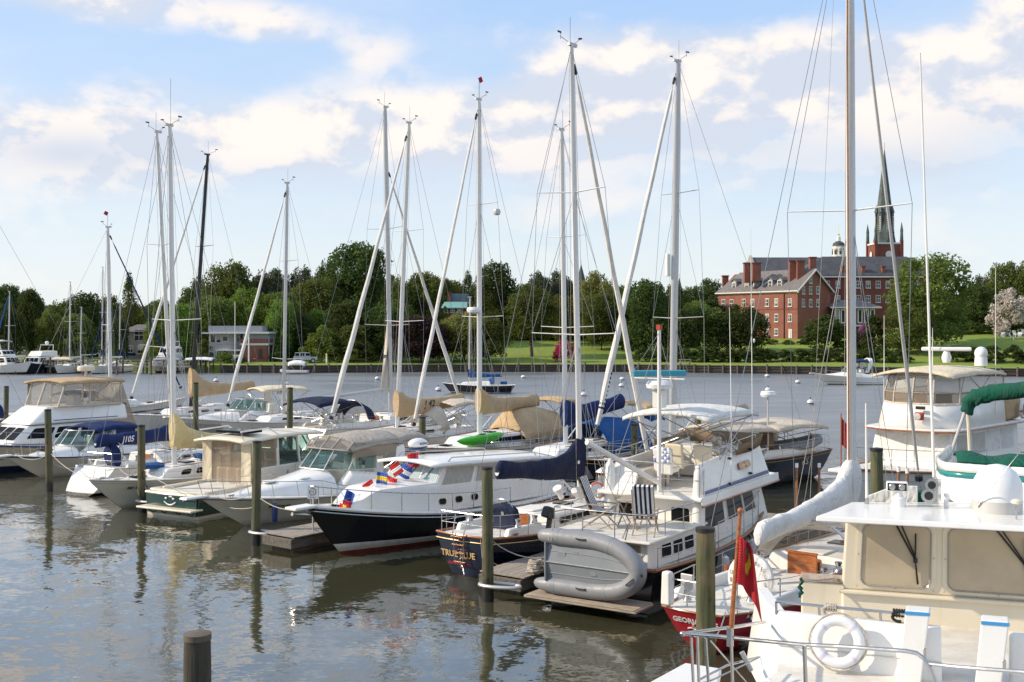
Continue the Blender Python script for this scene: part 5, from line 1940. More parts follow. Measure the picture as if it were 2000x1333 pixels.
def ring_buoy(p, R, r, mat, label, ax, band=None, name='life_ring', parent_cat='life ring'):
    o = thing(name, label, parent_cat, p)
    q = V(ax).to_track_quat('Z', 'Y').to_matrix()
    MB().tube([q @ V((R * math.cos(2 * PI * j / 40), R * math.sin(2 * PI * j / 40), 0)) for j in range(40)], r, 12, closed=True).build('ring', M(mat), o)
    for i in range(4):
        a = PI / 4 + i * PI / 2
        MB().tube([q @ V((R * math.cos(a + d), R * math.sin(a + d), 0)) for d in (-.07, 0, .07)], r * 1.05, 12).build('strap', M(band or 'white_flag'), o)
    mb = MB()
    for i in range(4):
        a0 = PI / 4 + i * PI / 2
        mb.tube([q @ V(((R + r * (1.0 + .28 * math.sin(PI * j / 8))) * math.cos(a0 + PI / 2 * j / 8), (R + r * (1.0 + .28 * math.sin(PI * j / 8))) * math.sin(a0 + PI / 2 * j / 8), .02)) for j in range(9)], .012, 5)
    mb.build('grab_rope', M('rope'), o)
    return o


p = W(1167, 964, 38.5)
ring_buoy(p, .30, .075, 'orange', 'orange red life ring hanging at the dock behind the striped chairs', (-.4, -.9, .1))
mbx = thing('life_ring_post', 'thin post carrying the orange life ring on the dock', 'post', (p.x, p.y + .14, 0))
MB().box((0, 0, .9), (.09, .09, 1.8)).build('post', M('dock_side'), mbx)


def paper_sign(p, ax, label):
    o = thing('dock_sign', label, 'sign', p)
    fc = Face(V((-.17, 0, 0)), V((.17, 0, 0)), V((.17, 0, .44)), V((-.17, 0, .44)))
    o.rotation_euler = (0, 0, ax)
    pane(MB(), fc, 0, 1, 0, 1, 0, .012, .01).build('board', M('white_flag'), o)
    mb = MB()
    for j in range(28):
        pass
    mb.tube([fc.pt(.5 + .30 * math.cos(2 * PI * j / 24), .52 + .23 * math.sin(2 * PI * j / 24), .014) for j in range(24)], .012, 4, closed=True)
    mb.tube([fc.pt(.38, .56, .014), fc.pt(.5, .50, .014), fc.pt(.62, .54, .014)], .010, 4)
    mb.build('emblem', M('stripe_blue'), o)
    pane(MB(), fc, .2, .8, .88, .93, .012, .002, 0).build('print_line', M('stripe_blue'), o, smooth=0)
    pane(MB(), fc, .2, .8, .10, .13, .012, .002, 0).build('print_line', M('stripe_blue'), o, smooth=0)
    MB().tube([(0, .03, -p[2] + .4), (0, .03, .4)], .03, 6).build('post', M('alu'), o)


q = W(611, 975, 35.6)
paper_sign((q.x, q.y, q.z), 0.1, 'white notice with round blue emblem at the navy cruiser bow')
q = W(1114, 968, 39.2)
paper_sign((q.x, q.y, q.z), 0.1, 'white notice with round blue emblem right of the covered sail')


# ------------------------------------------------------------------ sailing boats
def side_text(root, body, size, x0, x1, y, z, mat, k=-1, shear=0.2, bold=0.0):
    """lettering on a near-vertical side (k = -1 starboard, 1 port), reading left to right from outside"""
    fc = Face((x0, y, z - .2), (x1, y, z - .2), (x1, y, z + .2), (x0, y, z + .2)) if k < 0 else Face((x1, y, z - .2), (x0, y, z - .2), (x0, y, z + .2), (x1, y, z + .2))
    return text(root, body, size, fc, .5, .5, mat, shear=shear, bold=bold)


FITTINGS = []

# white racing sloop with open transom, dark blue boom cover
r = boat('sailboat', 'white sloop with scooped transom and lettered dark blue boom cover at the left', 'sailboat', (-17.9, 46.4), (-5, 0), 61)
h = Hull(10, 3.2, 1.05, .95, 1.2, 1.0, .9, .72, wl=.82, tw=.55, fl_s=.45, fl_b=.9)
h.build(r, 'white_gloss', 'dark_bottom')
sail_deck(r, h, cabin=(-.14, .22, .42), wheelx=-3.0, ports=3)
m = dict(x=.3, zb=1.15, zt=15.6, rake=1.0, spread=[(6.0, .95), (10.6, .75)], r=.085)
rig(r, m, (4.9, 0, 1.25), (-4.9, 0, 1.1), (1.35, 1.0), furl=None)
boom(r, m, 4.4, 1.95, 2.05, 'canvas_royal', .68, .36, .20, .20)
side_text(r, "J105", .36, -3.3, -1.8, -.235, 2.10, 'letter_white', shear=.25, bold=.006)
fc = h.transom_face()
pane(MB(), fc, .22, .78, .18, .86, .01, .03, .10).build('transom_well', M('grey_hull'), r)
for s_ in (.44, .56): MB().tube([fc.pt(s_, .15, .05), fc.pt(s_, .9, .05)], .015, 5).build('ladder_rail', M('steel'), r)
for b_ in (.25, .45, .65, .85): MB().tube([fc.pt(.44, b_, .05), fc.pt(.56, b_, .05)], .014, 5).build('ladder_step', M('steel'), r)
o = MB().lathe([(.5, -.03), (.56, 0), (.5, .03), (.02, .05)], (-3.35, -.2, 1.45), 20, ax=(1, 0, .1)).build('wheel_cover', M('canvas_royal'), r)
FITTINGS.append((r, h, [(.35, -1, 'radome'), (.6, -1, 'stripe_blue')], [((.03, 1), (-19.5, 47.5, 1.3)), ((.03, -1), (-13.9, 42.3, 1.5))]))

# white sloop, bow towards us, yellow cover
r = boat('sailboat', 'white sloop with raked bow, registration letters and pale yellow sail cover', 'sailboat', (-15.65, 41.75), (4.75, 0), 241)
h = Hull(9.5, 3.0, 1.0, .92, 1.25, 1.5, .3, .62, wl=.80, tw=.35, fl_s=.45, fl_b=.95)
h.build(r, 'pale_cream', 'pale_cream', stripe='grey_hull', sw=(.88, .91))
sail_deck(r, h, cabin=(-.18, .2, .5), ports=3, portw=.42, porth=.22, pulp=False, wheelx=None, portrim='letter_dark')
m = dict(x=.55, zb=1.4, zt=15.0, rake=-.25, spread=[(7.2, 1.35)], r=.105, mat='mast_white', aerial=1.9)
rig(r, m, (4.6, 0, 1.3), (-4.6, 0, 1.1), (1.3, 1.0), furl=None)
boom(r, m, 3.9, 2.15, 2.0, 'canvas_yellow', 1.40, .34, .22, .18)
fc = h.side_face(1, .78, .90, .45, .95)
text(r, "MD 3361 Z", .165, fc, .42, .62, 'letter_dark', bold=.004, off=.05)
MB().box((-1.0, .3, 1.62), (1.0, .7, .18), rz=.2).build('folded_sail_bag', M('canvas_blue'), r, bevel=.06)
MB().box((1.6, -.2, 1.45), (.9, .6, .2), rz=-.3).build('folded_sail_bag', M('canvas_blue'), r, bevel=.06)
MB().box((-2.6, 1.25, 1.52), (.05, .30, .34), rx=.2).build('small_flag', M('red_flag'), r)
FITTINGS.append((r, h, [(.45, 1, 'radome'), (.7, -1, 'radome')], [((.97, 1), (-13.9, 42.3, 1.7)), ((.95, -1), (-19.4, 47.4, 1.6))]))

# pilothouse sloop, second row left
r = boat('sailboat', 'white pilothouse sloop with grey mast behind the tan flybridge enclosure', 'sailboat', (-28.5, 80), (.4, 0), 30)
h = Hull(11.5, 3.4, 1.2, 1.15, 1.7, 1.2, .3, .7, wl=.82, tw=.5)
h.build(r, 'white', 'dark_bottom', stripe='stripe_blue', sw=(.62, .70))
sail_deck(r, h, cabin=(-.2, .22, .55), ports=4, wheelx=-3.6, portw=.6)
MB().box((-1.2, 0, 2.1), (1.6, 1.9, .75), taper=.85).build('pilothouse', M('white'), r, bevel=.08)
for k in (1, -1):
    for x in (-1.6, -.85): MB().box((x, k * .90, 2.15), (.55, .06, .36), rx=-.12 * k).build('window', M('glass_dark'), r, bevel=.02)
MB().box((-1.98, .3, 2.1), (.05, .6, .5)).build('doorway', M('teak'), r)
m = dict(x=.4, zb=1.6, zt=13.95, rake=.2, spread=[(7.0, 1.5)], r=.12, flagstick=True, stayfrac=.96)
rig(r, m, (5.6, 0, 1.8), (-5.6, 0, 1.3), (1.5, 1.1), furl=('canvas_royal', .075, .04))
boom(r, m, 3.6, 2.9, 2.9, None)

# dark sailboat far left with a blue cover, and the blue boom cover nearer
r = boat('sailboat', 'dark hulled sailboat cut by the left edge with black frame canopy', 'sailboat', (-31, 72), (0, 0), 230)
h = Hull(11, 3.3, 1.15, 1.0, 1.5, 1.3, .3, .7, wl=.82, tw=.5)
h.build(r, 'navy_gloss', 'dark_bottom', stripe='letter_white', sw=(.88, .92))
sail_deck(r, h, 'teak', cabin=(-.2, .2, .45), ports=3)
m = dict(x=3.6, zb=1.5, zt=16, rake=.2, spread=[(7.5, 1.2), (11.5, .9)], r=.09)
rig(r, m, (5.4, 0, 1.6), (-5.4, 0, 1.2), (1.4, 1.0), furl=('sail_furled', .07, .04))
canopy(r, -4.2, -2.2, 1.2, 2.7, mat='canvas_navy', base=1.2)
canopy(r, -5.2, -4.4, .5, 1.95, .3, .2, mat='canvas_blue', base=None, name='tarp')
r = boat('sailboat', 'white sailboat at the left edge under a sagging royal blue boom cover', 'sailboat', (-29.4, 60.0), (0, 0), 241)
h = Hull(9.5, 3.0, 1.1, 1.0, 1.3, 1.2, .3, .7, wl=.82, tw=.5)
h.build(r, 'white', 'dark_bottom')
sail_deck(r, h, cabin=(-.2, .2, .45), ports=3)
m = dict(x=2.6, zb=1.5, zt=13.5, rake=.2, spread=[(7.5, 1.2)], r=.085)
rig(r, m, (4.6, 0, 1.4), (-4.6, 0, 1.2), (1.3, 1.0))
boom(r, m, 5.2, 2.1, 2.05, 'canvas_royal', 1.2, .6, .22, .26)

# black-masted sloop
r = boat('sailboat', 'white sloop with tall black mast and long tan boom cover', 'sailboat', (-21.4, 75), (.6, 0), 230)
h = Hull(12, 3.5, 1.2, 1.1, 1.4, 1.0, .6, .74, wl=.82, tw=.5)
h.build(r, 'white', 'dark_bottom')
sail_deck(r, h, cabin=(-.16, .22, .5), ports=3, wheelx=-4)
m = dict(x=.6, zb=1.4, zt=18.5, rake=1.35, mat='mast_black', spread=[(6.5, 1.25), (12.3, 1.0)], r=.12, vane=1.6)
rig(r, m, (5.3, 0, 1.5), (-5.8, 0, 1.3), (1.5, 1.1), furl=('sail_furled', .11, .055))
boom(r, m, 5.2, 2.3, 2.75, 'canvas_tan', 1.9, .42, .30, .20)

# silver-masted sloop behind the white express cruiser
r = boat('sailboat', 'white sloop with silver mast and white furled jib beside the pile in the second row', 'sailboat', (-14.2, 70), (.5, 0), 230)
h = Hull(10.5, 3.3, 1.15, 1.05, 1.35, 1.1, .5, .74, wl=.82, tw=.5)
h.build(r, 'white', 'dark_bottom')
sail_deck(r, h, cabin=(-.16, .22, .45), ports=3, wheelx=-3.4)
m = dict(x=.5, zb=1.4, zt=15.85, rake=.3, mat='alu', spread=[(4.9, 1.5), (11.0, .9)], r=.105)
rig(r, m, (4.9, 0, 1.5), (-5, 0, 1.2), (1.4, 1.0), furl=('sail_furled', .11, .05))
boom(r, m, 3.8, 2.35, 2.35, None, alu='alu')

# big sloop with twin wheels and two navy canopies, stern to us
r = boat('sailboat', 'large white sloop with twin wheels, navy bimini and navy spray hood', 'sailboat', (-7.3, 68), (.3, 0), 50)
h = Hull(14, 4.1, 1.25, 1.2, 1.55, .9, .7, .86, wl=.84, tw=.6)
h.build(r, 'white', 'dark_bottom')
sail_deck(r, h, cabin=(-.08, .26, .5), ports=3, wheelx=-4.6, twin=True, portw=1.3, porth=.2)
m = dict(x=.3, zb=1.6, zt=20.1, rake=.5, mat='alu', spread=[(7.0, 1.9), (12.8, 1.55)], r=.14, stayfrac=.80)
rig(r, m, (6.7, 0, 1.6), (-6.9, 0, 1.3), (1.8, 1.1), furl=('sail_furled', .13, .05), backstay=True)
A_, B_, _ = boom(r, m, 5.2, 3.2, 2.9, None, alu='alu')
MB().add([mast_x(m, 2.95) + V((-.1, 0, 0)), mast_x(m, 7.5) + V((-.14, 0, 0)), mast_x(m, 3.0) + V((-.75, .12, 0)), mast_x(m, 3.0) + V((-.45, -.1, 0))], [(0, 1, 3), (3, 1, 2)]).build('sail_luff', M('sail_furled'), r, solid=.02)
canopy(r, -6.6, -4.0, 1.6, 2.95, .25, .15, 'canvas_navy', base=1.3)
dodger(r, -2.9, 1.45, 1.6, 1.05, 'canvas_navy', 1.5)

# sloop with lettered tan boom cover
r = boat('sailboat', 'white sloop with lettered tan boom cover and furled jib crossing its neighbour', 'sailboat', (-6.12, 60), (.5, 0), 230)
h = Hull(12.5, 3.8, 1.2, 1.1, 1.35, .8, .7, .80, wl=.82, tw=.5)
h.build(r, 'white', 'dark_bottom')
sail_deck(r, h, cabin=(-.14, .22, .5), ports=3, wheelx=-4.4, portw=.9)
m = dict(x=.5, zb=1.5, zt=17.7, rake=.15, lean=.75, spread=[(7.2, 1.45), (12.0, 1.15)], r=.115)
rig(r, m, (5.4, 0, 1.5), (-6, 0, 1.3), (1.6, 1.1), furl=('sail_furled', .14, .055))
boom(r, m, 5.3, 2.2, 2.65, 'canvas_tan', 1.35, .52, .28, .22)
side_text(r, "J 42", .52, -2.6, -.9, .245, 2.72, 'letter_dark', k=1, shear=.15, bold=.008)
dodger(r, -2.2, 1.35, 1.35, 1.25, 'canvas_beige', 1.6)
canopy(r, -5.0, -2.6, 1.4, 3.0 - .1, .2, .12, 'canvas_beige', base=1.3)

# sloop with plain tan boom cover, tan cockpit tent and kayak
r = boat('sailboat', 'white sloop with plain tan boom cover, tan cockpit tent and masthead red pennant', 'sailboat', (-1.58, 55), (.5, 0), 230)
h = Hull(11.8, 3.7, 1.25, 1.15, 1.5, 1.1, .5, .76, wl=.82, tw=.5)
h.build(r, 'white', 'dark_bottom', stripe='stripe_blue', sw=(.84, .88))
sail_deck(r, h, 'teak', cabin=(-.2, .2, .6), ports=3, wheelx=-4.0, portw=1.0, porth=.28)
m = dict(x=.5, zb=1.7, zt=18.0, rake=-.05, spread=[(7.4, 1.35), (12.9, 1.0)], r=.13, flagstick=True)
rig(r, m, (5.3, 0, 1.6), (-5.7, 0, 1.4), (1.6, 1.1), furl=('sail_furled', .10, .05))
boom(r, m, 4.6, 2.75, 3.0, 'canvas_tan', 1.25, .45, .26, .2)
MB().lathe([(.03, -.17), (.15, -.14), (.19, 0), (.15, .12), (.02, .16)], mast_x(m, 12.5) + V((-.22, .95, 0)), 12).build('radar_reflector', M('alu'), r)
MB().lathe([(.32, -.12), (.36, 0), (.32, .12), (.05, .14)], mast_x(m, 7.75) + V((.50, .1, 0)), 16).build('radar_dome', M('radome'), r)
MB().box(mast_x(m, 7.6) + V((.3, .1, 0)), (.5, .1, .06)).build('radar_bracket', M('alu'), r)
tent = MB().grid(lambda a, b: V((-1.3 - 3.6 * a, 1.55 * (2 * b - 1), 1.35 + (1.18 + .28 * math.sin(a * PI)) * (1 - abs(2 * b - 1) ** 2.6) * min(1, .45 + a * 3))), 16, 14)
tent.build('cockpit_tent', M('canvas_tan'), r, 70, solid=.02)
canopy(r, -6.2, -4.6, 1.2, 3.25, .18, .1, 'canvas_tan', base=1.5, bows=2)
kayak = thing('kayak', 'bright green kayak lying on the deck of the tan covered sloop', 'kayak')
bpy.context.view_layer.update()
kayak.location = r.matrix_world @ V((1.75, 1.22, 1.62))
kayak.rotation_euler = (rad(24), rad(2), rad(230))
rings = []
for i in range(17):
    t = -1 + i / 8
    w = .34 * (1 - abs(t) ** 2.6) + .02
    hh = .22 * (1 - abs(t) ** 4) + .03
    rings.append([V((1.65 * t, w * math.cos(a), .10 * t * t + hh * math.sin(a) * (1 if math.sin(a) < 0 else .8))) for a in [2 * PI * j / 12 for j in range(12)]])
MB().loft(rings).build('hull', M('kayak_green'), kayak)
MB().tube([V((.35 * math.cos(2 * PI * j / 16), .2 * math.sin(2 * PI * j / 16), .19)) for j in range(16)], .03, 6, closed=True).build('cockpit_rim', M('black'), kayak)

# blue covered sloop
r = boat('sailboat', 'sloop with bright blue boom cover and blue canvas over its cockpit', 'sailboat', (2.43, 51), (.5, 0), 230)
h = Hull(11.5, 3.5, 1.25, 1.15, 1.5, 1.2, .5, .74, wl=.82, tw=.5)
h.build(r, 'white', 'dark_bottom', stripe='stripe_blue', sw=(.82, .90))
sail_deck(r, h, cabin=(-.18, .2, .5), ports=3, wheelx=-4.0)
m = dict(x=.5, zb=1.6, zt=15.8, rake=-.3, spread=[(6.9, 1.5), (11.0, 1.1)], r=.12)
rig(r, m, (5.1, 0, 1.6), (-5.6, 0, 1.4), (1.5, 1.1), furl=None)
boom(r, m, 4.6, 2.55, 3.2, 'canvas_royal', 1.15, .52, .28, .22, collar=.4)
MB().grid(lambda a, b: V((-.9 - 3.4 * a, 1.6 * (2 * b - 1), 1.2 + (1.25 + .2 * math.sin(a * PI)) * (1 - abs(2 * b - 1) ** 3))), 12, 14).build('cockpit_tent', M('canvas_blue'), r, 70, solid=.02)
canopy(r, -5.6, -4.3, 1.3, 3.3, .2, .1, 'canvas_tan', base=1.4, bows=2)
canopy(r, -6.4, -5.2, .9, 2.7, .2, .1, 'canvas_blue', base=None, name='tarp')
MB().tube([(-5.2, 1.3, 1.3), (-5.2, 1.3, 3.9)], .04, 6).build('radar_pole', M('white'), r)
MB().lathe([(.30, -.1), (.33, 0), (.30, .12), (.05, .15)], (-5.2, 1.3, 4.0), 14).build('radar_dome', M('radome'), r)

# big navy sloop with tan bimini
r = boat('sailboat', 'big dark navy sloop with spiral furled jib and tan canvas over its cockpit', 'sailboat', (3.0, 45.0), (6.5, 0), 215)
h = Hull(13.4, 3.9, 1.35, 1.25, 1.65, 1.3, -.35, .72, wl=.82, tw=.45)
h.build(r, 'navy_gloss', 'dark_bottom', stripe='gold', sw=(.90, .915))
sail_deck(r, h, 'teak', cabin=(-.16, .2, .5), ports=3, wheelx=-4.6)
m = dict(x=1.9, zb=1.7, zt=18.2, rake=.35, mat='alu', spread=[(7.3, 1.55), (12.6, 1.15)], r=.155)
rig(r, m, (6.3, 0, 1.9), (-6.7, 0, 1.6), (1.7, 1.2), furl=('sail_furled', .13, .07))
boom(r, m, 4.6, 3.2, 3.2, 'canvas_grey', .5, .3, .2, .18)
MB().box(mast_x(m, 9.0) + V((.3, -.1, .55)), (.20, .16, .95)).build('mast_box', M('white'), r, bevel=.03)
a_ = mast_x(m, 16.2)
ss = MB()
dd = V((6.3, 0, 1.9)) - mast_x(m, 17.7)
for i in range(9):
    ss.lathe([(.125, -.04), (.125, .04)], mast_x(m, 17.7) + dd * (.80 + i * .011), 10, ax=dd)
ss.build('furled_sail_stripe', M('canvas_navy'), r)
canopy(r, -3.0, 0.1, 1.5, 2.75, .25, .1, 'canvas_beige', base=1.4)
canopy(r, -6.2, -2.9, 1.6, 2.75, .22, .12, 'canvas_beige', base=1.5)
MB().lathe([(.30, -.1), (.34, 0), (.30, .14), (.05, .17)], (-3.0, .9, 3.95), 14).build('radar_dome', M('radome'), r)
MB().tube([(-3.0, .9, 1.4), (-3.0, .9, 3.9)], .045, 6).build('radar_pole', M('alu'), r)
MB().box((-3.3, .5, 2.05), (.5, .7, 1.0), taper=.7).build('helm_seat_cover', M('canvas_brown'), r, bevel=.1)
side_text(r, "RS", .42, -4.9, -4.3, 1.60, .95, 'grey_hull', k=1)
dg = thing('dinghy', 'small grey and white inflatable slung across the stern of the navy sloop', 'dinghy')
q = W(1555, 868, 51)
dg.location = q
dg.rotation_euler = (0, rad(-6), rad(20))
for y in (-.5, .5): MB().tube([(-1.1, y, 0), (.5, y, 0), (1.0, y * .6, .08), (1.2, 0, .12)], .2, 10).build('tube', M('hypalon'), dg)
MB().box((-.1, 0, -.05), (1.9, .9, .08)).build('floor', M('cream'), dg)

# blue sloop, stern to us
r = boat('sailboat', 'dark blue sloop with gold name on its stern and navy covered sail', 'sailboat', (-1.33, 31.35), (-5.25, 0), 52)
h = Hull(10.6, 2.95, 1.16, 1.0, 1.35, 1.3, -.18, .66, tm=.46, wl=.84, tw=.42, fl_s=.42, fl_b=.9, depth=.5)
h.build(r, 'navy_gloss', 'dark_bottom', 'dark_bottom', transom='blue_gloss', bw=.03)
h.rub(r, 'varnish', .032, .02, 'toe_rail')
h.rub(r, 'gold', .012, -.14, 'cove_stripe')
sail_deck(r, h, 'varnish', cabin=(-.25, .20, .42), ports=3, portw=.95, porth=.2, portglass='glass_dark', wheelx=None)
m = dict(x=.45, zb=1.35, zt=15.8, rake=.5, spread=[(6.7, 1.62), (11.2, 1.30)], r=.10, halyards=[(-.3, .12, 1.5, 15.5), (.25, -.14, 1.4, 15.2), (-.5, -.2, 1.5, 11)])
rig(r, m, (4.9, 0, 1.6), (-5.1, 0, 1.3), (1.3, 1.1), furl=('sail_furled', .105, .05))
boom(r, m, 4.25, 2.25, 2.75, 'canvas_navy', 1.30, .34, .20, .16)
MB().lathe([(.06, 0), (.06, .01)], mast_x(m, 2.7) + V((-.35, -.20, 0)), 12, ax=(0, -1, 0)).build('cover_badge', M('letter_white'), r)
o = MB().grid(lambda a, b: V((-3.55 + .12 * math.sin(PI * b), -.05 + (.46 - .08 * (1 - b)) * (2 * a - 1), 1.02 + .78 * b * (1 - .18 * abs(2 * a - 1) ** 3))), 10, 8).build('wheel_cover', M('canvas_navy'), r, 70, solid=.16)
wheel(r, (-3.5, 0, 1.55), .42)
fc = h.transom_face()
text(r, "TRUE BLUE", .25, fc, .40, .50, 'gold', bold=.006, off=.115, spacing=1.0)
text(r, "ANNAPOLIS, MD", .115, fc, .40, .24, 'letter_red', bold=.002, off=.10)
for s_ in (.38, .58):
    MB().tube([fc.pt(s_, 1.55, -.1), fc.pt(s_, 1.1, .14), fc.pt(s_ - .02, .30, .22)], .017, 6).build('ladder_rail', M('steel'), r)
for b_ in (.33, .58, .80, 1.02): MB().box(fc.pt(.475, b_, .19), (.09, .42, .035)).build('ladder_step', M('varnish'), r, bevel=.008)
for x, y in ((-.1, -.35), (-.1, .35), (.75, -.55)):
    MB().lathe([(.09, 0), (.09, .2), (.16, .34), (.15, .42)], (x, y, 1.55), 10, ax=(-.55, 0, .8)).build('air_vent', M('white'), r)
    MB().lathe([(.13, .40), (.02, .41)], (x, y, 1.55), 10, ax=(-.55, 0, .8)).build('vent_mouth', M('orange'), r)
q = h.edge(.0, -1, .3)
MB().tube([q + V((-.05, 0, -.03)), q + V((-.1, -.1, -.5)), q + V((.3, -.35, -.75))], .012, 5).build('mooring_line', M('rope'), r)
FITTINGS.append((r, h, [(.35, -1, 'stripe_blue'), (.55, -1, 'radome'), (.6, 1, 'radome')], [((.25, -1), (1.0, 31.2, .5)), ((.8, -1), (4.6, 36.2, .5))]))

# red sloop at the right
r = boat('sailboat', 'red hulled sloop with white lettered stern, white covered sail and wooden door', 'sailboat', (3.78, 23.7), (-6.75, 0), 50)
h = Hull(13.5, 3.4, .98, .85, 1.35, 1.6, -.55, .42, tm=.5, wl=.84, tw=.20, fl_s=.40, fl_b=.9, depth=.5)
h.build(r, 'red_gloss', 'red_gloss', 'dark_bottom', bw=.03)
sail_deck(r, h, 'varnish', cabin=(-.09, .22, .42), ports=3, wheelx=None, hatch='varnish', portglass='glass_dark')
m = dict(x=1.45, zb=1.4, zt=19.0, rake=.15, spread=[(10.05, 1.72)], r=.135, halyards=[(-.3, .1, 1.6, 18.5), (-.5, -.25, 1.5, 16), (.3, .2, 1.5, 18), (-1.6, .5, 1.3, 17.5)])
rig(r, m, (6.6, 0, 1.5), (-6.6, 0, 1.2), (1.5, 1.0), furl=('alu', .055, .032))
MB().tube([mast_x(m, z) + V((-.19, 0, 0)) for z in (2.9, 10, 18.5)], .022, 5).build('sail_track', M('teak'), r)
boom(r, m, 5.3, 2.35, 2.12, 'canvas_white', 1.12, .33, .27, .19, lumps=.07)
fc = h.transom_face()
text(r, "GEORJABELLE", .185, fc, .55, .80, 'letter_white', shear=.12, bold=.006, off=.09, spacing=.96)
text(r, "WILMINGTON", .135, fc, .54, .42, 'letter_white', shear=.25, bold=.002, off=.10, spacing=.95)
text(r, "DE", .155, fc, .54, .22, 'letter_white', shear=.25, bold=.002, off=.09)
mb = MB()
mb.tube([fc.pt(.36, .60, .1), fc.pt(.44, .63, .1), fc.pt(.52, .60, .1), fc.pt(.62, .64, .1), fc.pt(.74, .60, .1)], .012, 4)
mb.tube([fc.pt(.46, .63, .1), fc.pt(.50, .69, .1), fc.pt(.55, .62, .1)], .010, 4)
mb.build('scroll_mark', M('letter_white'), r)
o = MB().lathe([(.50, -.09), (.55, -.06), (.55, .06), (.50, .09), (.02, .10)], (-4.35, -.1, 1.28), 30, ax=(-1, 0, .12)).build('wheel_cover', M('canvas_white'), r)
fcw = Face((-4.47, .45, .8), (-4.47, -.65, .8), (-4.42, -.65, 1.8), (-4.42, .45, 1.8))
for i, chx in enumerate("GEORJABELLE"):
    a = rad(215 - i * 25)
    text(o, chx, .13, fcw, .5 + .40 * math.cos(a), .48 + .40 * math.sin(a), 'letter_dark', off=.02)
dodger(r, -1.35, 1.40, 1.15, 1.05, 'canvas_white', 1.7)
MB().box((-1.52, 0, 1.10), (.06, .78, .66), rz=0).build('wooden_door', M('varnish'), r, bevel=.02)
MB().box((-1.56, 0, 1.42), (.05, .84, .05)).build('door_cap', M('varnish'), r)
MB().box((-1.56, 0, .79), (.06, .86, .06)).build('door_sill', M('varnish'), r)
for k in (1, -1): MB().box((-2.4, k * 1.2, 1.05), (1.6, .08, .32)).build('coaming_board', M('varnish'), r, bevel=.02)
q = h.edge(0, 1, .15)
o = MB().box(q + V((-.05, 0, .42)), (.22, .24, .72), taper=.85).build('outboard_bracket', M('white'), r, bevel=.05)
MB().box(h.edge(.02, 1, .05) + V((.05, -.42, .55)), (.05, .30, .32)).build('stern_box', M('alu'), r, bevel=.02)
MB().tube([h.edge(.02, 1, .05) + V((.05, -.42, 0)), h.edge(.02, 1, .05) + V((.05, -.42, .5))], .015, 5).build('box_post', M('steel'), r)
for x, k in ((-6.0, 1), (-5.8, -1), (-5.2, -1)):
    winch(r, (x, k * .55, 1.0))
FITTINGS.append((r, h, [(.3, 1, 'radome'), (.5, 1, 'radome')], [((.02, -1), (2.95, 17.2, 2.3)), ((.35, 1), (5.0, 25.0, .5))]))

# boat on the mooring in mid creek
p = G(935, 768)
r = boat('sailboat', 'small navy sloop lying at a mooring in mid creek under a blue sail cover', 'sailboat', (p.x, p.y), (0, 0), 178)
h = Hull(7.5, 2.3, .85, .80, 1.05, .9, -.5, .6, wl=.8, tw=.4)
h.build(r, 'navy_gloss', 'dark_bottom', stripe='letter_white', sw=(.10, .14), bw=.06)
h.rub(r, 'white', .02, 0)
bl = Block(-1.3, 2.0, .75, .45, .8, .85, 1.2, 1.1, .1, .4, .06)
bl.build('coachroof', 'white', r)
m = dict(x=1.0, zb=1.1, zt=9.9, rake=.1, spread=[(5.2, .7)], r=.07, mat='alu')
rig(r, m, (3.4, 0, 1.1), (-3.6, 0, .9), (.9, .85), furl=None, fine=False)
boom(r, m, 3.4, 1.75, 1.85, 'canvas_blue', .75, .16, .14, .10, vang=False)
dodger(r, -1.6, .65, .95, .75, 'canvas_blue', 1.0)
MB().box((-2.6, 0, 1.05), (.7, .5, .3)).build('cover', M('canvas_blue'), r, bevel=.08)


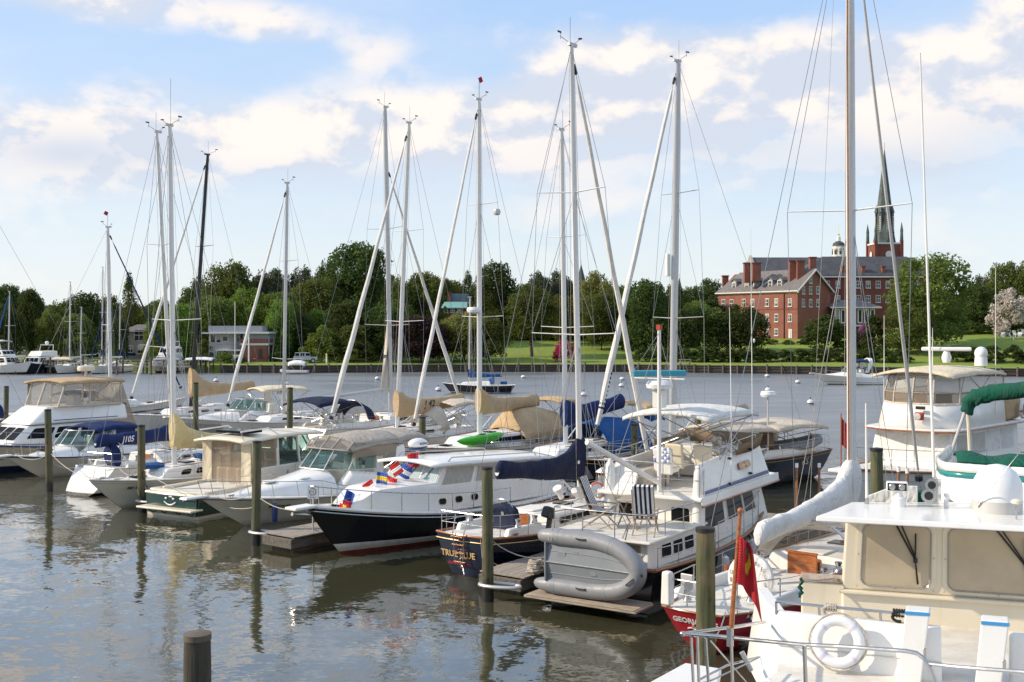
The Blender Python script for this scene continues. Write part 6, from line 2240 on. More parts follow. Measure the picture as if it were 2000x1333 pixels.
# ------------------------------------------------------------------ motor boats
def express(root, h, sf, sa, hw, zb, zt, hump0=.9, bow_plank=.6, arch=None, glass='glass_teal', side_ports=1, railh=.55, lift=.35, hull_kw={}, seats=True):
    """deck of an express cruiser: swept foredeck, wrap-round windscreen, pulpit rail"""
    L = h.L
    X = lambda s: L / 2 - s
    rings = []
    n = 12
    for i in range(n + 1):
        t = i / n
        s = hump0 + (sf + .3 - hump0) * t
        x = X(s)
        e = h.edge(h.t_of(x), 1)
        w = max(.05, abs(e.y) * (.42 + .40 * t))
        dz = h.deck(x)
        hh = (zb - dz) * (t ** .8) * 1.0
        rings.append([V((x, w * c, dz - .03 + hh * (1 - abs(c) ** 3) ** .6)) for c in [-1 + 2 * j / 10 for j in range(11)]])
    MB().loft(rings, closed=False).build('foredeck', M('white_gloss'), root, 60)
    # side decks of the cockpit
    for k in (1, -1):
        rr = []
        for i in range(9):
            t = i / 8
            s = sf + .2 + (L - .5 - sf) * t
            x = X(s)
            e = h.edge(h.t_of(x), k)
            z = zb - (zb - e.z) * t * .75 - .02
            if i == 0: z = e.z + .02
            y = k * hw * (1.0 if t > .1 else .86)
            rr.append([V((x, e.y - k * .04, e.z - .03)), V((x, (e.y + y) / 2, e.z + (z - e.z) * .75)), V((x, y, z)), V((x, y - k * .16, z)), V((x, y - k * .18, h.deck(x) - .02))])
        MB().loft(rr, closed=False).build('side_deck', M('white_gloss'), root, 50)
    c = [(sa, 1.0), (sf + (sa - sf) * .38, .93), (sf + .12, .50), (sf, 0.0)]
    bot = [V((X(s), -hw * k, zb - .04 - .05 * (s - sf))) for s, k in c] + [V((X(s), hw * k, zb - .04 - .05 * (s - sf))) for s, k in c[::-1][1:]]
    rk = (zt - zb) * .95
    top = [V((p.x - (rk if abs(p.y) < hw * .97 else rk * .25), p.y * .88, zt - (.16 if abs(p.y) > hw * .97 else 0))) for p in bot]
    wind_screen(root, bot, top, glass)
    if bow_plank:
        o = MB().box((X(0) + bow_plank * .25, 0, h.deck(X(0)) + .01), (bow_plank * 1.4, .42, .08), taper=.9).build('bow_plank', M('white'), root, bevel=.03)
        MB().tube([(X(0) + bow_plank * .9, 0, h.deck(X(0)) - .05), (X(0) + .1, 0, h.deck(X(0)) - .16)], .03, 6).build('anchor', M('steel'), o)
    for k in (1, -1):
        pts = [h.edge(.995 - .06 * i - .004 * i * i, k, .06) for i in range(8)]
        top_ = [p + V((.10 if i == 0 else 0, 0, railh * (1.0 if i < 6 else .55))) for i, p in enumerate(pts)]
        MB().tube(top_, .014, 6).build('bow_rail', M('steel'), root)
        for p, q in zip(pts, top_): MB().tube([p - V((.12, 0, 0)), q], .011, 5).build('stanchion', M('steel'), root)
    a, b = h.edge(.995, 1, .06) + V((.1, 0, railh)), h.edge(.995, -1, .06) + V((.1, 0, railh))
    MB().tube([a, b], .014, 6).build('bow_rail', M('steel'), root)
    if arch:
        sA, zA, lean = arch
        pts = [V((X(sA), hw * 1.02 * math.cos(PI * j / 14) * (1.0), zb - .1 + (zA - zb) * (math.sin(PI * j / 14) ** .45))) for j in range(15)]
        rings = []
        for p in pts:
            f = (p.z - zb) / (zA - zb)
            rings.append([p + V((lean * f + dx, 0, dz)) for dx, dz in ((-.28, 0), (.22, 0), (.16, .10), (-.22, .10))])
        MB().loft(rings).build('radar_arch', M('white_gloss'), root, 40)
    if seats:
        MB().box((X(sa + .6), hw * .45, zb - .1), (.55, .6, .75), taper=.9).build('helm_seat', M('white'), root, bevel=.08)
        MB().box((X(sa + .6), -hw * .45, zb - .1), (.55, .6, .75), taper=.9).build('helm_seat', M('white'), root, bevel=.08)
        MB().box((X(h.L - 1.0), 0, h.deck(X(h.L - 1)) + .2), (.6, hw * 1.7, .5)).build('aft_seat', M('white'), root, bevel=.08)
        wheel(root, (X(sa - .25), hw * .45, zb + .15), .2, (-1, 0, .6), 'black')
    cleat(root, h.edge(.9, 1, .15))
    cleat(root, h.edge(.9, -1, .15))


# express cruiser with tan-grey hood (centre left)
r = boat('motor_cruiser', 'white express cruiser with greyish tan hood, teal windscreen and long pulpit rail', 'motor boat', (-10.55, 37.95), (5.25, 0), 232)
h = Hull(10.5, 3.3, .78, .82, 1.22, 1.9, .1, .9, tm=.35, pb=2.4, pw=1.5, wl=.90, tw=.95, fl_s=.8, fl_b=1.7)
h.build(r, 'pale_cream', 'white', 'dark_bottom', stripe='letter_dark', sw=(.90, .925), bw=.10)
h.rub(r, 'grey_hull', .035, -.03)
express(r, h, 4.9, 7.1, 1.32, 1.72, 2.36, arch=(8.3, 2.75, -.25), bow_plank=.7)
X = lambda s: 5.25 - s
canopy(r, X(8.6), X(5.9), 1.28, 2.92, .34, .10, 'canvas_grey', base=None, nose=.10)
for k in (1, -1):
    MB().grid(lambda a, b: V((X(6.1 + 2.3 * a - .3 * (1 - b) * (1 - a)), k * (1.30 - .06 * b), 2.05 + .50 * b + .06 * a)), 6, 4).build('side_curtain', M('vinyl_tan'), r, 60)
fr_b = [V((X(6.9), -1.20, 2.2)), V((X(5.75), -1.12, 2.34)), V((X(5.5), -.55, 2.38)), V((X(5.45), 0, 2.38)), V((X(5.5), .55, 2.38)), V((X(5.75), 1.12, 2.34)), V((X(6.9), 1.20, 2.2))]
fr_t = [V((X(6.6), -1.24, 2.58)), V((X(6.05), -1.16, 2.62)), V((X(5.95), -.6, 2.78)), V((X(5.95), 0, 2.82)), V((X(5.95), .6, 2.78)), V((X(6.05), 1.16, 2.62)), V((X(6.6), 1.24, 2.58))]
wind_screen(r, fr_b, fr_t, 'vinyl', 'canvas_grey', .03, 'hood_window')
canopy(r, X(10.2), X(8.3), 1.2, 2.85, .26, .12, 'canvas_grey', base=.9, bows=2, name='aft_canopy')
fc = h.side_face(1, .55, .8, .1, .95)
for t_ in (.66, .44): portlight(r, h.side_face(1, t_ - .03, t_ + .03, .40, .80), .5, .5, .42, .17, 'steel', 'glass_dark')
text(r, "MD 7718 BZ", .15, h.side_face(1, .73, .83, .35, .85), .50, .60, 'letter_dark', bold=.003, off=.02)
for s_, y in ((3.0, .0), (4.2, .45)): MB().lathe([(.26, 0), (.24, .04), (.02, .05)], (X(s_), y, h.deck(X(s_)) + .42 * (s_ / 3.4) ** .8 + .06), 16).build('deck_hatch', M('radome'), r)
q = h.edge(.62, 1, .0)
MB().tube([q + V((0, .05, .35)), q + V((0, .08, -.5)), q + V((.2, .1, -.62))], .02, 6).build('fender_line', M('rope_dark'), r)
FITTINGS.append((r, h, [(.5, 1, 'radome'), (.78, 1, 'stripe_blue')], [((.95, 1), (-8.1, 35.9, 1.8)), ((.55, 1), (-3.6, 39.6, .5)), ((.95, -1), (-13.8, 42.2, 1.6))]))

# express cruiser with navy bimini (left)
r = boat('motor_cruiser', 'small white express cruiser with navy bimini and bow plank at the left', 'motor boat', (-22.5, 50.1), (4.25, 0), 241)
h = Hull(8.6, 2.9, .82, .86, 1.20, 1.9, .1, .9, tm=.35, pb=2.4, pw=1.5, wl=.90, tw=.95, fl_s=.8, fl_b=1.7)
h.build(r, 'pale_cream', 'white', 'dark_bottom', stripe='stripe_blue', sw=(.93, .97), bw=.10)
h.rub(r, 'stripe_blue', .03, -.03)
express(r, h, 2.9, 4.6, 1.15, 1.45, 2.05, arch=None, bow_plank=.7)
X = lambda s: 4.3 - s
canopy(r, X(6.7), X(4.1), 1.15, 2.32, .20, .10, 'canvas_royal', base=1.1)
for k in (1, -1): MB().grid(lambda a, b: V((X(5.2 + 1.2 * a), k * 1.14, 1.5 + .65 * b * (1 - .1 * a))), 3, 3).build('side_curtain', M('canvas_royal'), r, 60)
MB().box((X(2.1), 0, 1.28), (.5, .5, .05)).build('deck_hatch', M('glass_dark'), r, bevel=.02)
FITTINGS.append((r, h, [(.6, 1, 'radome'), (.4, 1, 'radome')], [((.95, 1), (-19.5, 47.5, 1.6))]))

# express cruiser behind (tan bimini)
r = boat('motor_cruiser', 'white express cruiser with tan bimini in the second row by the silver mast', 'motor boat', (-20.6, 69.0), (4.6, 0), 216)
h = Hull(9.6, 3.2, .9, 1.0, 1.4, 1.9, .1, .9, tm=.35, pb=2.4, pw=1.5, wl=.90, tw=.95, fl_s=.8, fl_b=1.7)
h.build(r, 'grey_hull', 'white', 'dark_bottom', stripe='white', sw=(.74, .95), bw=.10)
h.rub(r, 'white', .035, -.03)
express(r, h, 3.6, 5.6, 1.3, 1.75, 2.35, arch=(6.9, 3.0, .35), bow_plank=.6)
X = lambda s: 4.8 - s
canopy(r, X(8.6), X(5.3), 1.35, 3.12, .18, .12, 'canvas_cream', base=1.1)
portlight(r, h.side_face(1, .62, .68, .4, .8), .5, .5, .4, .16)

# white cruiser in mid creek
p = G(1657, 751.5)
r = boat('motor_cruiser', 'white express cruiser lying in mid creek just left of the foreground flybridge trawler', 'motor boat', (p.x, p.y), (0, 0), 186)
h = Hull(8.6, 2.8, .85, .95, 1.35, 1.8, .1, .9, tm=.35, pb=2.4, pw=1.5, wl=.90, tw=.95, fl_s=.8, fl_b=1.7)
h.build(r, 'white', 'dark_bottom', 'dark_bottom', stripe='letter_dark', sw=(.30, .33), bw=.07)
express(r, h, 3.5, 5.1, 1.1, 1.55, 2.1, arch=(6.1, 3.15, -.75), bow_plank=.5, railh=.5)
X = lambda s: 4.3 - s
canopy(r, X(6.4), X(4.6), 1.1, 3.0, .2, .08, 'canvas_royal', base=None)
wind_screen(r, [V((X(6.2), 1.1, 1.7)), V((X(5.0), 1.1, 2.1)), V((X(4.7), 0, 2.2)), V((X(5.0), -1.1, 2.1)), V((X(6.2), -1.1, 1.7))], [V((X(6.1), 1.1, 2.6)), V((X(5.3), 1.05, 2.75)), V((X(5.1), 0, 2.85)), V((X(5.3), -1.05, 2.75)), V((X(6.1), -1.1, 2.6))], 'vinyl', 'canvas_royal', .03, 'hood_window')

# flybridge cruiser, far left
r = boat('motor_yacht', 'white flybridge cruiser with tan enclosed bridge and dark window band at far left', 'motor yacht', (-23.3, 56.0), (0, 0), 241)
h = Hull(11, 3.8, 1.0, 1.1, 1.7, 1.8, .1, .92, tm=.35, pb=2.5, pw=1.6, wl=.90, tw=.95, fl_s=.8, fl_b=1.6)
h.build(r, 'cream', 'canvas_navy', 'dark_bottom', bw=.22)
h.rub(r, 'stripe_blue', .045, -.05)
bl = Block(-2.6, 2.7, 1.55, 1.15, 1.05, 1.35, 2.15, 2.15, .1, 1.1, .16)
bl.build('saloon', 'white_gloss', r, .10, .06)
for k in (1, -1):
    fc = bl.side(k)
    f0 = (lambda a: 1 - a) if k > 0 else (lambda a: a)
    for a, b in ((.05, .30), (.34, .60), (.64, .90)):
        a_, b_ = sorted((f0(a), f0(b)))
        window(r, fc, a_, b_, .30, .85, 'glass_dark', 'white', .02, .08)
fc = bl.fwd
for a in (0, 1, 2): window(r, fc, .04 + a * .32, .32 + a * .32, .22, .88, 'glass_teal' if False else 'glass_dark', 'white', .02, .08)
b2 = Block(-3.9, 1.7, 1.70, 1.15, 2.16, 2.2, 2.95, 3.0, .0, 1.2, .22)
b2.build('flybridge', 'white_gloss', r, .14, .04)
for k in (1, -1): MB().tube([b2.side(k).pt(.12 if k < 0 else .88, .2, .01), b2.side(k).pt(.8 if k < 0 else .2, .2, .01)], .02, 5).build('accent_stripe', M('stripe_blue'), r)
eb = [V((x, y, 2.98)) for x, y in ((-3.6, 1.45), (-1.6, 1.45), (.1, 1.2), (.35, 0), (.1, -1.2), (-1.6, -1.45), (-3.6, -1.45))]
et = [V((x, y, 4.15)) for x, y in ((-3.6, 1.4), (-1.7, 1.4), (-.35, 1.2), (-.15, 0), (-.35, -1.2), (-1.7, -1.4), (-3.6, -1.4))]
wind_screen(r, eb, et, 'vinyl', 'canvas_beige', .05, 'enclosure')
canopy(r, -3.8, -.05, 1.5, 4.34, .14, .05, 'canvas_tan', base=None)
for a_, b_ in (((-3.3, 1.3, 3.0), (-1.2, 1.2, 4.2)), ((-1.4, 1.3, 3.0), (-3.2, 1.3, 4.2)), ((-3.3, -1.3, 3.0), (-1.2, -1.2, 4.2))): MB().tube([a_, b_], .018, 5).build('canopy_bow', M('steel'), r)
MB().box((-1.5, .4, 3.1), (.6, .6, .8), taper=.85).build('helm_seat', M('white'), r, bevel=.08)
MB().grid(lambda a, b: V((-3.6 - 1.0 * b, 1.5 * (1 - 2 * a), 4.1 - 2.4 * b)), 8, 5).build('aft_curtain', M('vinyl_tan'), r, 60)
o = MB().lathe([(.05, -.16), (.42, -.12), (.45, 0), (.42, .12), (.05, .16)], (-2.6, 0, 4.78), 18).build('radar_dome', M('cream'), r)
MB().box((-2.6, 0, 4.5), (.1, .1, .4)).build('radar_post', M('alu'), r)
for k in (1, -1): rail(r, [h.edge(.97 - .1 * i, k, .06) for i in range(5)], .6, name='bow_rail')

# green picnic boat with hard top
r = boat('motor_cruiser', 'dark green hulled boat with cream hard top and smile on its transom', 'motor boat', (-12.35, 41.2), (-4.7, 0), 61)
h = Hull(9.6, 2.95, .85, .90, 1.3, 1.0, .0, .90, tm=.4, pb=2.2, pw=1.6, wl=.92, tw=.95, fl_s=.8, fl_b=1.3)
h.build(r, 'green_gloss', 'white', 'dark_bottom', bw=.13)
h.rub(r, 'cream', .05, 0, 'rub_rail')
MB().box((-4.95, 0, .34), (.62, 2.75, .08)).build('swim_platform', M('cream'), r, bevel=.03)
for y in (-1.0, -.4, .3, .9): MB().tube([(-5.15, y, .30), (-4.75, y, .05)], .02, 5).build('platform_strut', M('steel'), r)
fc = h.transom_face()
pane(MB(), fc, .68, .98, .02, .98, .02, .04, .03).build('transom_door', M('green_gloss'), r)
mb = MB()
mb.tube([fc.pt(.39 + .22 * t, .64 - .14 * math.sin(PI * t), .12) for t in [i / 10 for i in range(11)]], .024, 5)
mb.build('smile', M('letter_white'), r)
for s_ in (.42, .56): MB().ell(fc.pt(s_, .80, .11), (.02, .062, .038), 10, 6).build('smile_eye', M('letter_white'), r)
pane(MB(), fc, .47, .53, .86, 1.0, .08, .02, 0).build('rod_holder', M('letter_white'), r)
for k in (1, -1):
    MB().box((-3.2, k * 1.25, .90), (2.8, .26, .12)).build('cockpit_coaming', M('cream'), r, bevel=.05)
MB().box((-4.5, 0, .90), (.3, 2.5, .10)).build('cockpit_coaming', M('cream'), r, bevel=.05)
MB().box((-4.15, .95, .75), (.35, .12, .5)).build('canvas_strap', M('cream'), r, bevel=.03)
hx0, hx1 = -1.9, 2.1
rf = MB().grid(lambda a, b: V((hx0 - .5 + (hx1 - hx0 + .9) * a, 1.32 * (2 * b - 1) * (1 - .12 * a ** 4), 2.62 + .10 * (1 - (2 * b - 1) ** 2) - .10 * (2 * a - 1) ** 2)), 12, 10).build('hard_top', M('cream'), r, 60, solid=.09)
MB().box((.1, 0, 1.05), (4.0, 2.5, .9)).build('house_base', M('pale_cream'), r, bevel=.06)
for k in (1, -1):
    for xa, xb in ((-1.9, -1.72), (-.5, -.35), (.85, .95)):
        MB().loft([[(xa, k * 1.24, 1.4), (xb, k * 1.24, 1.4), (xb, k * 1.16, 1.4), (xa, k * 1.16, 1.4)], [(xa - (.12 if xa > 0 else 0), k * 1.18, 2.58), (xb - (.12 if xa > 0 else 0), k * 1.18, 2.58), (xb - (.12 if xa > 0 else 0), k * 1.10, 2.58), (xa - (.12 if xa > 0 else 0), k * 1.10, 2.58)]]).build('house_post', M('pale_cream'), r)
    MB().add([(-.33, k * 1.22, 1.5), (.84, k * 1.22, 1.5), (.72, k * 1.16, 2.52), (-.33, k * 1.16, 2.52)], [(0, 1, 2, 3)]).build('side_window', M('glass_teal'), r, smooth=0)
    MB().add([(.97, k * 1.22, 1.5), (2.3, k * 1.1, 1.5), (1.5, k * 1.08, 2.50), (.88, k * 1.16, 2.52)], [(0, 1, 2, 3)]).build('side_window', M('glass_teal'), r, smooth=0)
    MB().grid(lambda a, b: V((-1.75 + 1.3 * a, k * 1.2, 1.3 + 1.28 * b)), 3, 3).build('side_curtain', M('vinyl_tan'), r, 60)
wind_screen(r, [V((2.1, -1.18, 1.48)), V((2.55, -.6, 1.5)), V((2.65, 0, 1.5)), V((2.55, .6, 1.5)), V((2.1, 1.18, 1.48))], [V((1.45, -1.12, 2.54)), V((1.75, -.55, 2.58)), V((1.8, 0, 2.58)), V((1.75, .55, 2.58)), V((1.45, 1.12, 2.54))], 'glass_teal', 'pale_cream', .035)
for i in range(5):
    y = -1.0 + i * .5
    MB().grid(lambda a, b: V((-2.0 - .06 * math.sin(a * 9), y - .23 + .46 * a, .95 + 1.62 * b)), 3, 2).build('aft_curtain', M('canvas_cream' if i in (0, 4) else 'vinyl_tan'), r, 60)
MB().box((.3, .5, 1.6), (.5, .5, .8), taper=.85).build('helm_seat', M('glass_dark'), r, bevel=.08)
MB().box((1.2, -.1, 1.62), (.4, 1.6, .5)).build('dashboard', M('black'), r, bevel=.05)
MB().loft([[(2.2, -1.1, .9), (2.2, 1.1, .9), (2.2, .9, 1.5), (2.2, -.9, 1.5)], [(4.2, -.35, 1.2), (4.2, .35, 1.2), (4.0, .2, 1.4), (4.0, -.2, 1.4)]]).build('foredeck_trunk', M('pale_cream'), r, bevel=.06)
for k in (1, -1):
    pts = [V((hx0 - .3, k * 1.05, 2.62)), V((hx0 - .45, k * 1.05, 2.95)), V((-.8, k * 1.05, 2.98)), V((-.2, k * 1.05, 2.68))]
    MB().tube(pts, .03, 6).build('roof_rail', M('white'), r)
    rail(r, [h.edge(.55 + .1 * i, k, .06) for i in range(5)], .55, name='bow_rail')
    text(r, "JJ", .16, Face((-.3, k * 1.27, 1.0), (.5, k * 1.27, 1.0), (.5, k * 1.27, 1.4), (-.3, k * 1.27, 1.4)), .5, .5, 'letter_dark') if k < 0 else None
MB().box((-1.3, 0, 2.86), (.9, 1.6, .10)).build('roof_locker', M('glass_dark'), r, bevel=.03)
FITTINGS.append((r, h, [(.45, -1, 'radome')], [((.02, 1), (-13.9, 42.4, 1.2)), ((.03, -1), (-8.2, 36.0, 1.2))]))

# navy cruiser dressed with flags
r = boat('motor_yacht', 'navy hulled cruiser with white house, red waterline and portholes at centre', 'motor yacht', (-6.05, 33.35), (5.75, 0), 232)
navy_cruiser = r
h = Hull(11.5, 3.55, .85, .80, 1.52, 1.25, .1, .86, tm=.42, pb=2.5, pw=1.55, wl=.90, tw=.92, fl_s=.8, fl_b=1.35, depth=.5)
h.build(r, 'black_gloss', 'white', 'red_bottom', bw=.17)
r.location.z = .11
h.rub(r, 'white', .06, .015, 'toe_rail')
h.rub(r, 'steel', .022, -.12, 'rub_rail')
MB().box((6.0, 0, 1.53), (.85, .5, .10)).build('bow_plank', M('white'), r, bevel=.04)
MB().tube([(6.35, 0, 1.38), (5.6, 0, 1.25)], .06, 8).build('anchor', M('steel'), r)
X = lambda s: 5.75 - s
rings = []
for i in range(13):
    t = i / 12
    s = 1.3 + 3.1 * t
    w = .40 + .93 * t ** .75
    z0 = h.deck(X(s)) - .03
    z1 = 1.80 + .05 * t
    hh = (z1 - z0) * min(1, .25 + t * 2.6)
    rings.append([V((X(s), w, z0)), V((X(s), w * .95, z0 + hh * .75))] + [V((X(s), w * .88 * c, z0 + hh * (1 + .10 * (1 - c * c)))) for c in (1, .6, .2, -.2, -.6, -1)] + [V((X(s), -w * .95, z0 + hh * .75)), V((X(s), -w, z0))])
MB().loft(rings, closed=False).build('foredeck_trunk', M('white_gloss'), r, 45)
bt = Block(X(10.6), X(4.2), 1.34, 1.33, h.deck(X(10.6)) - .05, h.deck(X(4.2)) - .05, 1.62, 1.78, 0, .0, .10)
bt.build('cabin_side', 'white_gloss', r, .05, .02)
for k in (1, -1):
    for s_ in (2.55, 3.35, 4.1):
        w = .40 + .93 * ((s_ - 1.3) / 3.1) ** .75 if s_ < 4.2 else 1.33
        fcp = Face((X(s_) + .5 * -k, k * (w + .0), h.deck(X(s_))), (X(s_) + .5 * k, k * (w + .0), h.deck(X(s_))), (X(s_) + .5 * k, k * w * .95, h.deck(X(s_)) + .55), (X(s_) - .5 * k, k * w * .95, h.deck(X(s_)) + .55)) if False else None
    for s_ in (4.55, 5.35, 6.15):
        fcs = bt.side(k)
        a = (X(s_) - X(10.6)) / (X(4.2) - X(10.6))
        a = 1 - a if k > 0 else a
        portlight(r, fcs, a, .40, .34, .19, 'steel', 'glass_dark', 'porthole')
    rail(r, [h.edge(.985, k, .05)] + [h.edge(.93 - .085 * i, k, .08) for i in range(8)], .62, name='deck_rail', r=.016)
MB().tube([h.edge(.985, 1, .05) + V((0, 0, .62)), h.edge(.985, -1, .05) + V((0, 0, .62))], .016, 6).build('deck_rail', M('steel'), r)
bh = Block(X(10.0), X(4.25), 1.28, 1.22, 1.50, 1.66, 2.08, 2.37, 0, -.02 + .62, .14)
bh.build('pilothouse', 'white_gloss', r, .05, .02)
fc = bh.fwd
for a0, a1 in ((.04, .33), (.36, .64), (.67, .96)):
    w_ = window(r, fc, a0, a1, .10, .86, 'glass_blue', 'white', .035, .07)
    MB().tube([fc.pt((a0 + a1) / 2 + .05, .95, .05), fc.pt((a0 + a1) / 2 - .03, .45, .05)], .014, 4).build('wiper', M('black'), r)
for k in (1, -1):
    fcs = bh.side(k)
    for a0, a1 in ((.045, .30), (.34, .56), (.60, .80), (.83, .97)):
        if k < 0: a0, a1 = 1 - a1, 1 - a0
        window(r, fcs, a0, a1, .14, .86, 'curtain', 'white', .03, .05)
        sx = a0 if k > 0 else a1
rf = MB().grid(lambda a, b: V((X(10.6) + (X(3.95) - X(10.6) - .25) * a, 1.42 * (2 * b - 1) * (1 - .10 * a ** 6), 2.13 + .30 * a + .12 * (1 - (2 * b - 1) ** 2) - .05 * (2 * a - 1) ** 4)), 14, 12).build('roof', M('white_gloss'), r, 60, solid=.10)
for k in (1, -1):
    MB().tube([(X(9.8), k * 1.15, 2.20), (X(9.6), k * 1.15, 2.36), (X(5.2), k * 1.12, 2.58), (X(5.0), k * 1.12, 2.44)], .022, 6).build('roof_rail', M('steel'), r)
MB().lathe([(.14, 0), (.16, .08), (.02, .12)], (X(7.2), .1, 2.38), 12).build('roof_vent', M('white'), r)
MB().box((X(10.9), 0, .9), (.9, 2.6, .7)).build('cockpit_coaming', M('white'), r, bevel=.08)
MB().box((X(10.9), 1.0, 1.6), (.8, .1, .6)).build('stern_canvas', M('cream'), r, bevel=.03)
FITTINGS.append((r, h, [(.5, -1, 'radome'), (.35, 1, 'radome'), (.62, -1, 'stripe_blue')], [((.97, -1), (-8.0, 35.8, 1.5)), ((.7, -1), (-4.6, 38.3, .5))]))

# outboard lying on the roof (lettered white and blue cowl)
q = loc_of(r, W(816, 886, 38.6))
MB().ell((q.x, q.y, 2.84), (.42, .26, .19), 16, 10).build('outboard_cowl', M('white_gloss'), r)
MB().ell((q.x, q.y, 2.70), (.40, .24, .09), 16, 8).build('cowl_band', M('stripe_blue'), r)
fco = Face((q.x + .3, q.y + .27, 2.77), (q.x - .3, q.y + .27, 2.77), (q.x - .3, q.y + .25, 2.94), (q.x + .3, q.y + .25, 2.94))
text(r, "SUZUKI", .10, fco, .5, .5, 'letter_dark', bold=.003, off=.0)
MB().tube([(q.x, q.y, 2.82), (q.x, q.y, 2.55)], .07, 6).build('motor_bracket', M('white'), r)

# signal flags on their halyard
root = thing('signal_flags', 'string of bright signal flags from the navy cruiser bow to its roof', 'flags')
ctr = loc_of(navy_cruiser, W(640, 985, 34.2))
FL = [(1, 677, 988, ['red_flag'], 'plain'), (2, 671, 1000, ['red_flag', 'yellow_flag'], 'cross'), (3, 708, 978, ['red_flag', 'white_flag'], 'plain'), (4, 722, 955, ['red_flag', 'white_flag'], 'stripe'),
      (5, 741, 966, ['blue_flag'], 'plain'), (6, 746, 936, ['blue_flag', 'yellow_flag', 'white_flag'], 'stripes'), (7, 763, 944, ['yellow_flag', 'red_flag'], 'diag'), (8, 774, 917, ['red_flag', 'white_flag'], 'stripe'),
      (9, 792, 922, ['blue_flag', 'white_flag'], 'stripes'), (10, 807, 900, ['red_flag', 'blue_flag'], 'stripe'), (11, 682, 972, ['blue_flag'], 'plain')]
base = W(700, 970, 34.6)
root.location = (base.x, base.y, 0)
line = []
for i in range(15):
    t = i / 14
    p = W(648 + (830 - 648) * t, 985 + (890 - 985) * t + 12 * math.sin(PI * t), 33.7 + 3.2 * t)
    line.append(p - V(root.location))
MB().tube(line, .008, 4).build('halyard', M('rope'), root)
for idx, u_, v_, cols, pat in FL:
    zz = 33.8 + 3.1 * (u_ - 655) / 165
    c = W(u_, v_, zz) - V(root.location)
    r_ = random.Random(idx)
    ang = r_.uniform(-.6, .5) + (.5 if idx % 2 else -.2)
    s_ = .215 if idx not in (1, 11) else .17
    ux, uz = V((math.cos(ang) * .85, -.35, -math.sin(ang))) * s_, V((math.sin(ang) * .85, .1, math.cos(ang))) * s_
    P_ = lambda a, b: c + ux * (2 * a - 1) + uz * (2 * b - 1) + V((0, .05 * math.sin(a * 5 + idx), .02 * math.sin(b * 4 + idx)))
    mb = MB()
    n = 6
    for i in range(n):
        for j in range(n):
            a, b = (i + .5) / n, (j + .5) / n
            if pat == 'plain': mi = 0
            elif pat == 'cross': mi = 1 if abs(a - .5) < .12 or abs(b - .5) < .12 else 0
            elif pat == 'stripe': mi = 1 if abs(b - .5) < .12 else 0
            elif pat == 'stripes': mi = (0, 1, 0)[int(b * 3)] if len(cols) == 2 else (0, 1, 0)[int(b * 3)]
            else: mi = 0 if a + b < 1 else 1
            mb.add([P_(i / n, j / n), P_((i + 1) / n, j / n), P_((i + 1) / n, (j + 1) / n), P_(i / n, (j + 1) / n)], [(0, 1, 2, 3)], mi)
    mb.build('flag', M(*(cols if len(cols) > 1 else cols * 2)), root, solid=.006)

# trawler with raised aft deck, flybridge and inflatable on its stern
r = boat('trawler_yacht', 'cream and black trawler yacht with flybridge, pale bimini and railed aft deck', 'trawler yacht', (2.2, 28.0), (-5.3, 0), 57)
trawler = r
h = Hull(10.8, 3.3, 1.08, 1.05, 1.75, 1.0, .05, .90, tm=.40, pb=2.4, pw=1.7, wl=.92, tw=.90, fl_s=.7, fl_b=1.2, depth=.5)
h.build(r, 'black_gloss', 'black_gloss', 'dark_bottom', bw=.05)
h.rub(r, 'teak', .05, 0, 'toe_rail')
Xs = lambda s: -5.4 + s
ba = Block(Xs(.15), Xs(3.2), 1.30, 1.42, 1.03, 1.03, 1.66, 1.70, .10, 0, .06)
ba.build('aft_cabin', 'white', r, .04, .03)
for k in (1, -1):
    for a0 in (.22, .43, .64):
        a_ = a0 if k < 0 else 1 - a0 - .16
        window(r, ba.side(k), a_, a_ + .165, .32, .80, 'glass_dark', 'white', .02, .05)
window(r, ba.aft, .70, .92, .08, .92, 'curtain', 'cream', .03, .03, name='aft_door')
window(r, ba.aft, .12, .42, .35, .85, 'glass_dark', 'white', .02, .05)
MB().box((Xs(1.65), 0, 1.74), (3.5, 2.92, .07)).build('aft_deck', M('deck_white'), r, bevel=.03)
bs = Block(Xs(3.1), Xs(8.6), 1.38, 1.22, 1.05, 1.15, 2.36, 2.40, .03, .55, .10)
bs.build('saloon', 'white', r, .04, .03)
for k in (1, -1):
    fcs = bs.side(k)
    for a0, a1 in ((.06, .34), (.40, .50), (.51, .63), (.66, .82)):
        if k > 0: a0, a1 = 1 - a1, 1 - a0
        window(r, fcs, a0, a1, .36, .90, 'glass_dark', 'white', .03, .03)
window(r, bs.aft, .70, .90, .50, .82, 'glass_dark', 'white', .03, .05)
window(r, bs.aft, .10, .34, .50, .82, 'glass_dark', 'white', .03, .05)
for a0 in (.05, .36, .67): window(r, bs.fwd, a0, a0 + .28, .40, .90, 'glass_dark', 'white', .03, .03)
# boat deck (roof) with trim and dark band
MB().prism([(Xs(2.75), 1.55), (Xs(8.9), 1.42), (Xs(9.2), .6), (Xs(9.2), -.6), (Xs(8.9), -1.42), (Xs(2.75), -1.55)], 2.37, 2.47).build('boat_deck', M('white'), r, bevel=.03)
for k in (1, -1): MB().tube([(Xs(2.78), k * 1.57, 2.255), (Xs(8.9), k * 1.44, 2.255)], .03, 6).build('eave_trim', M('varnish'), r)
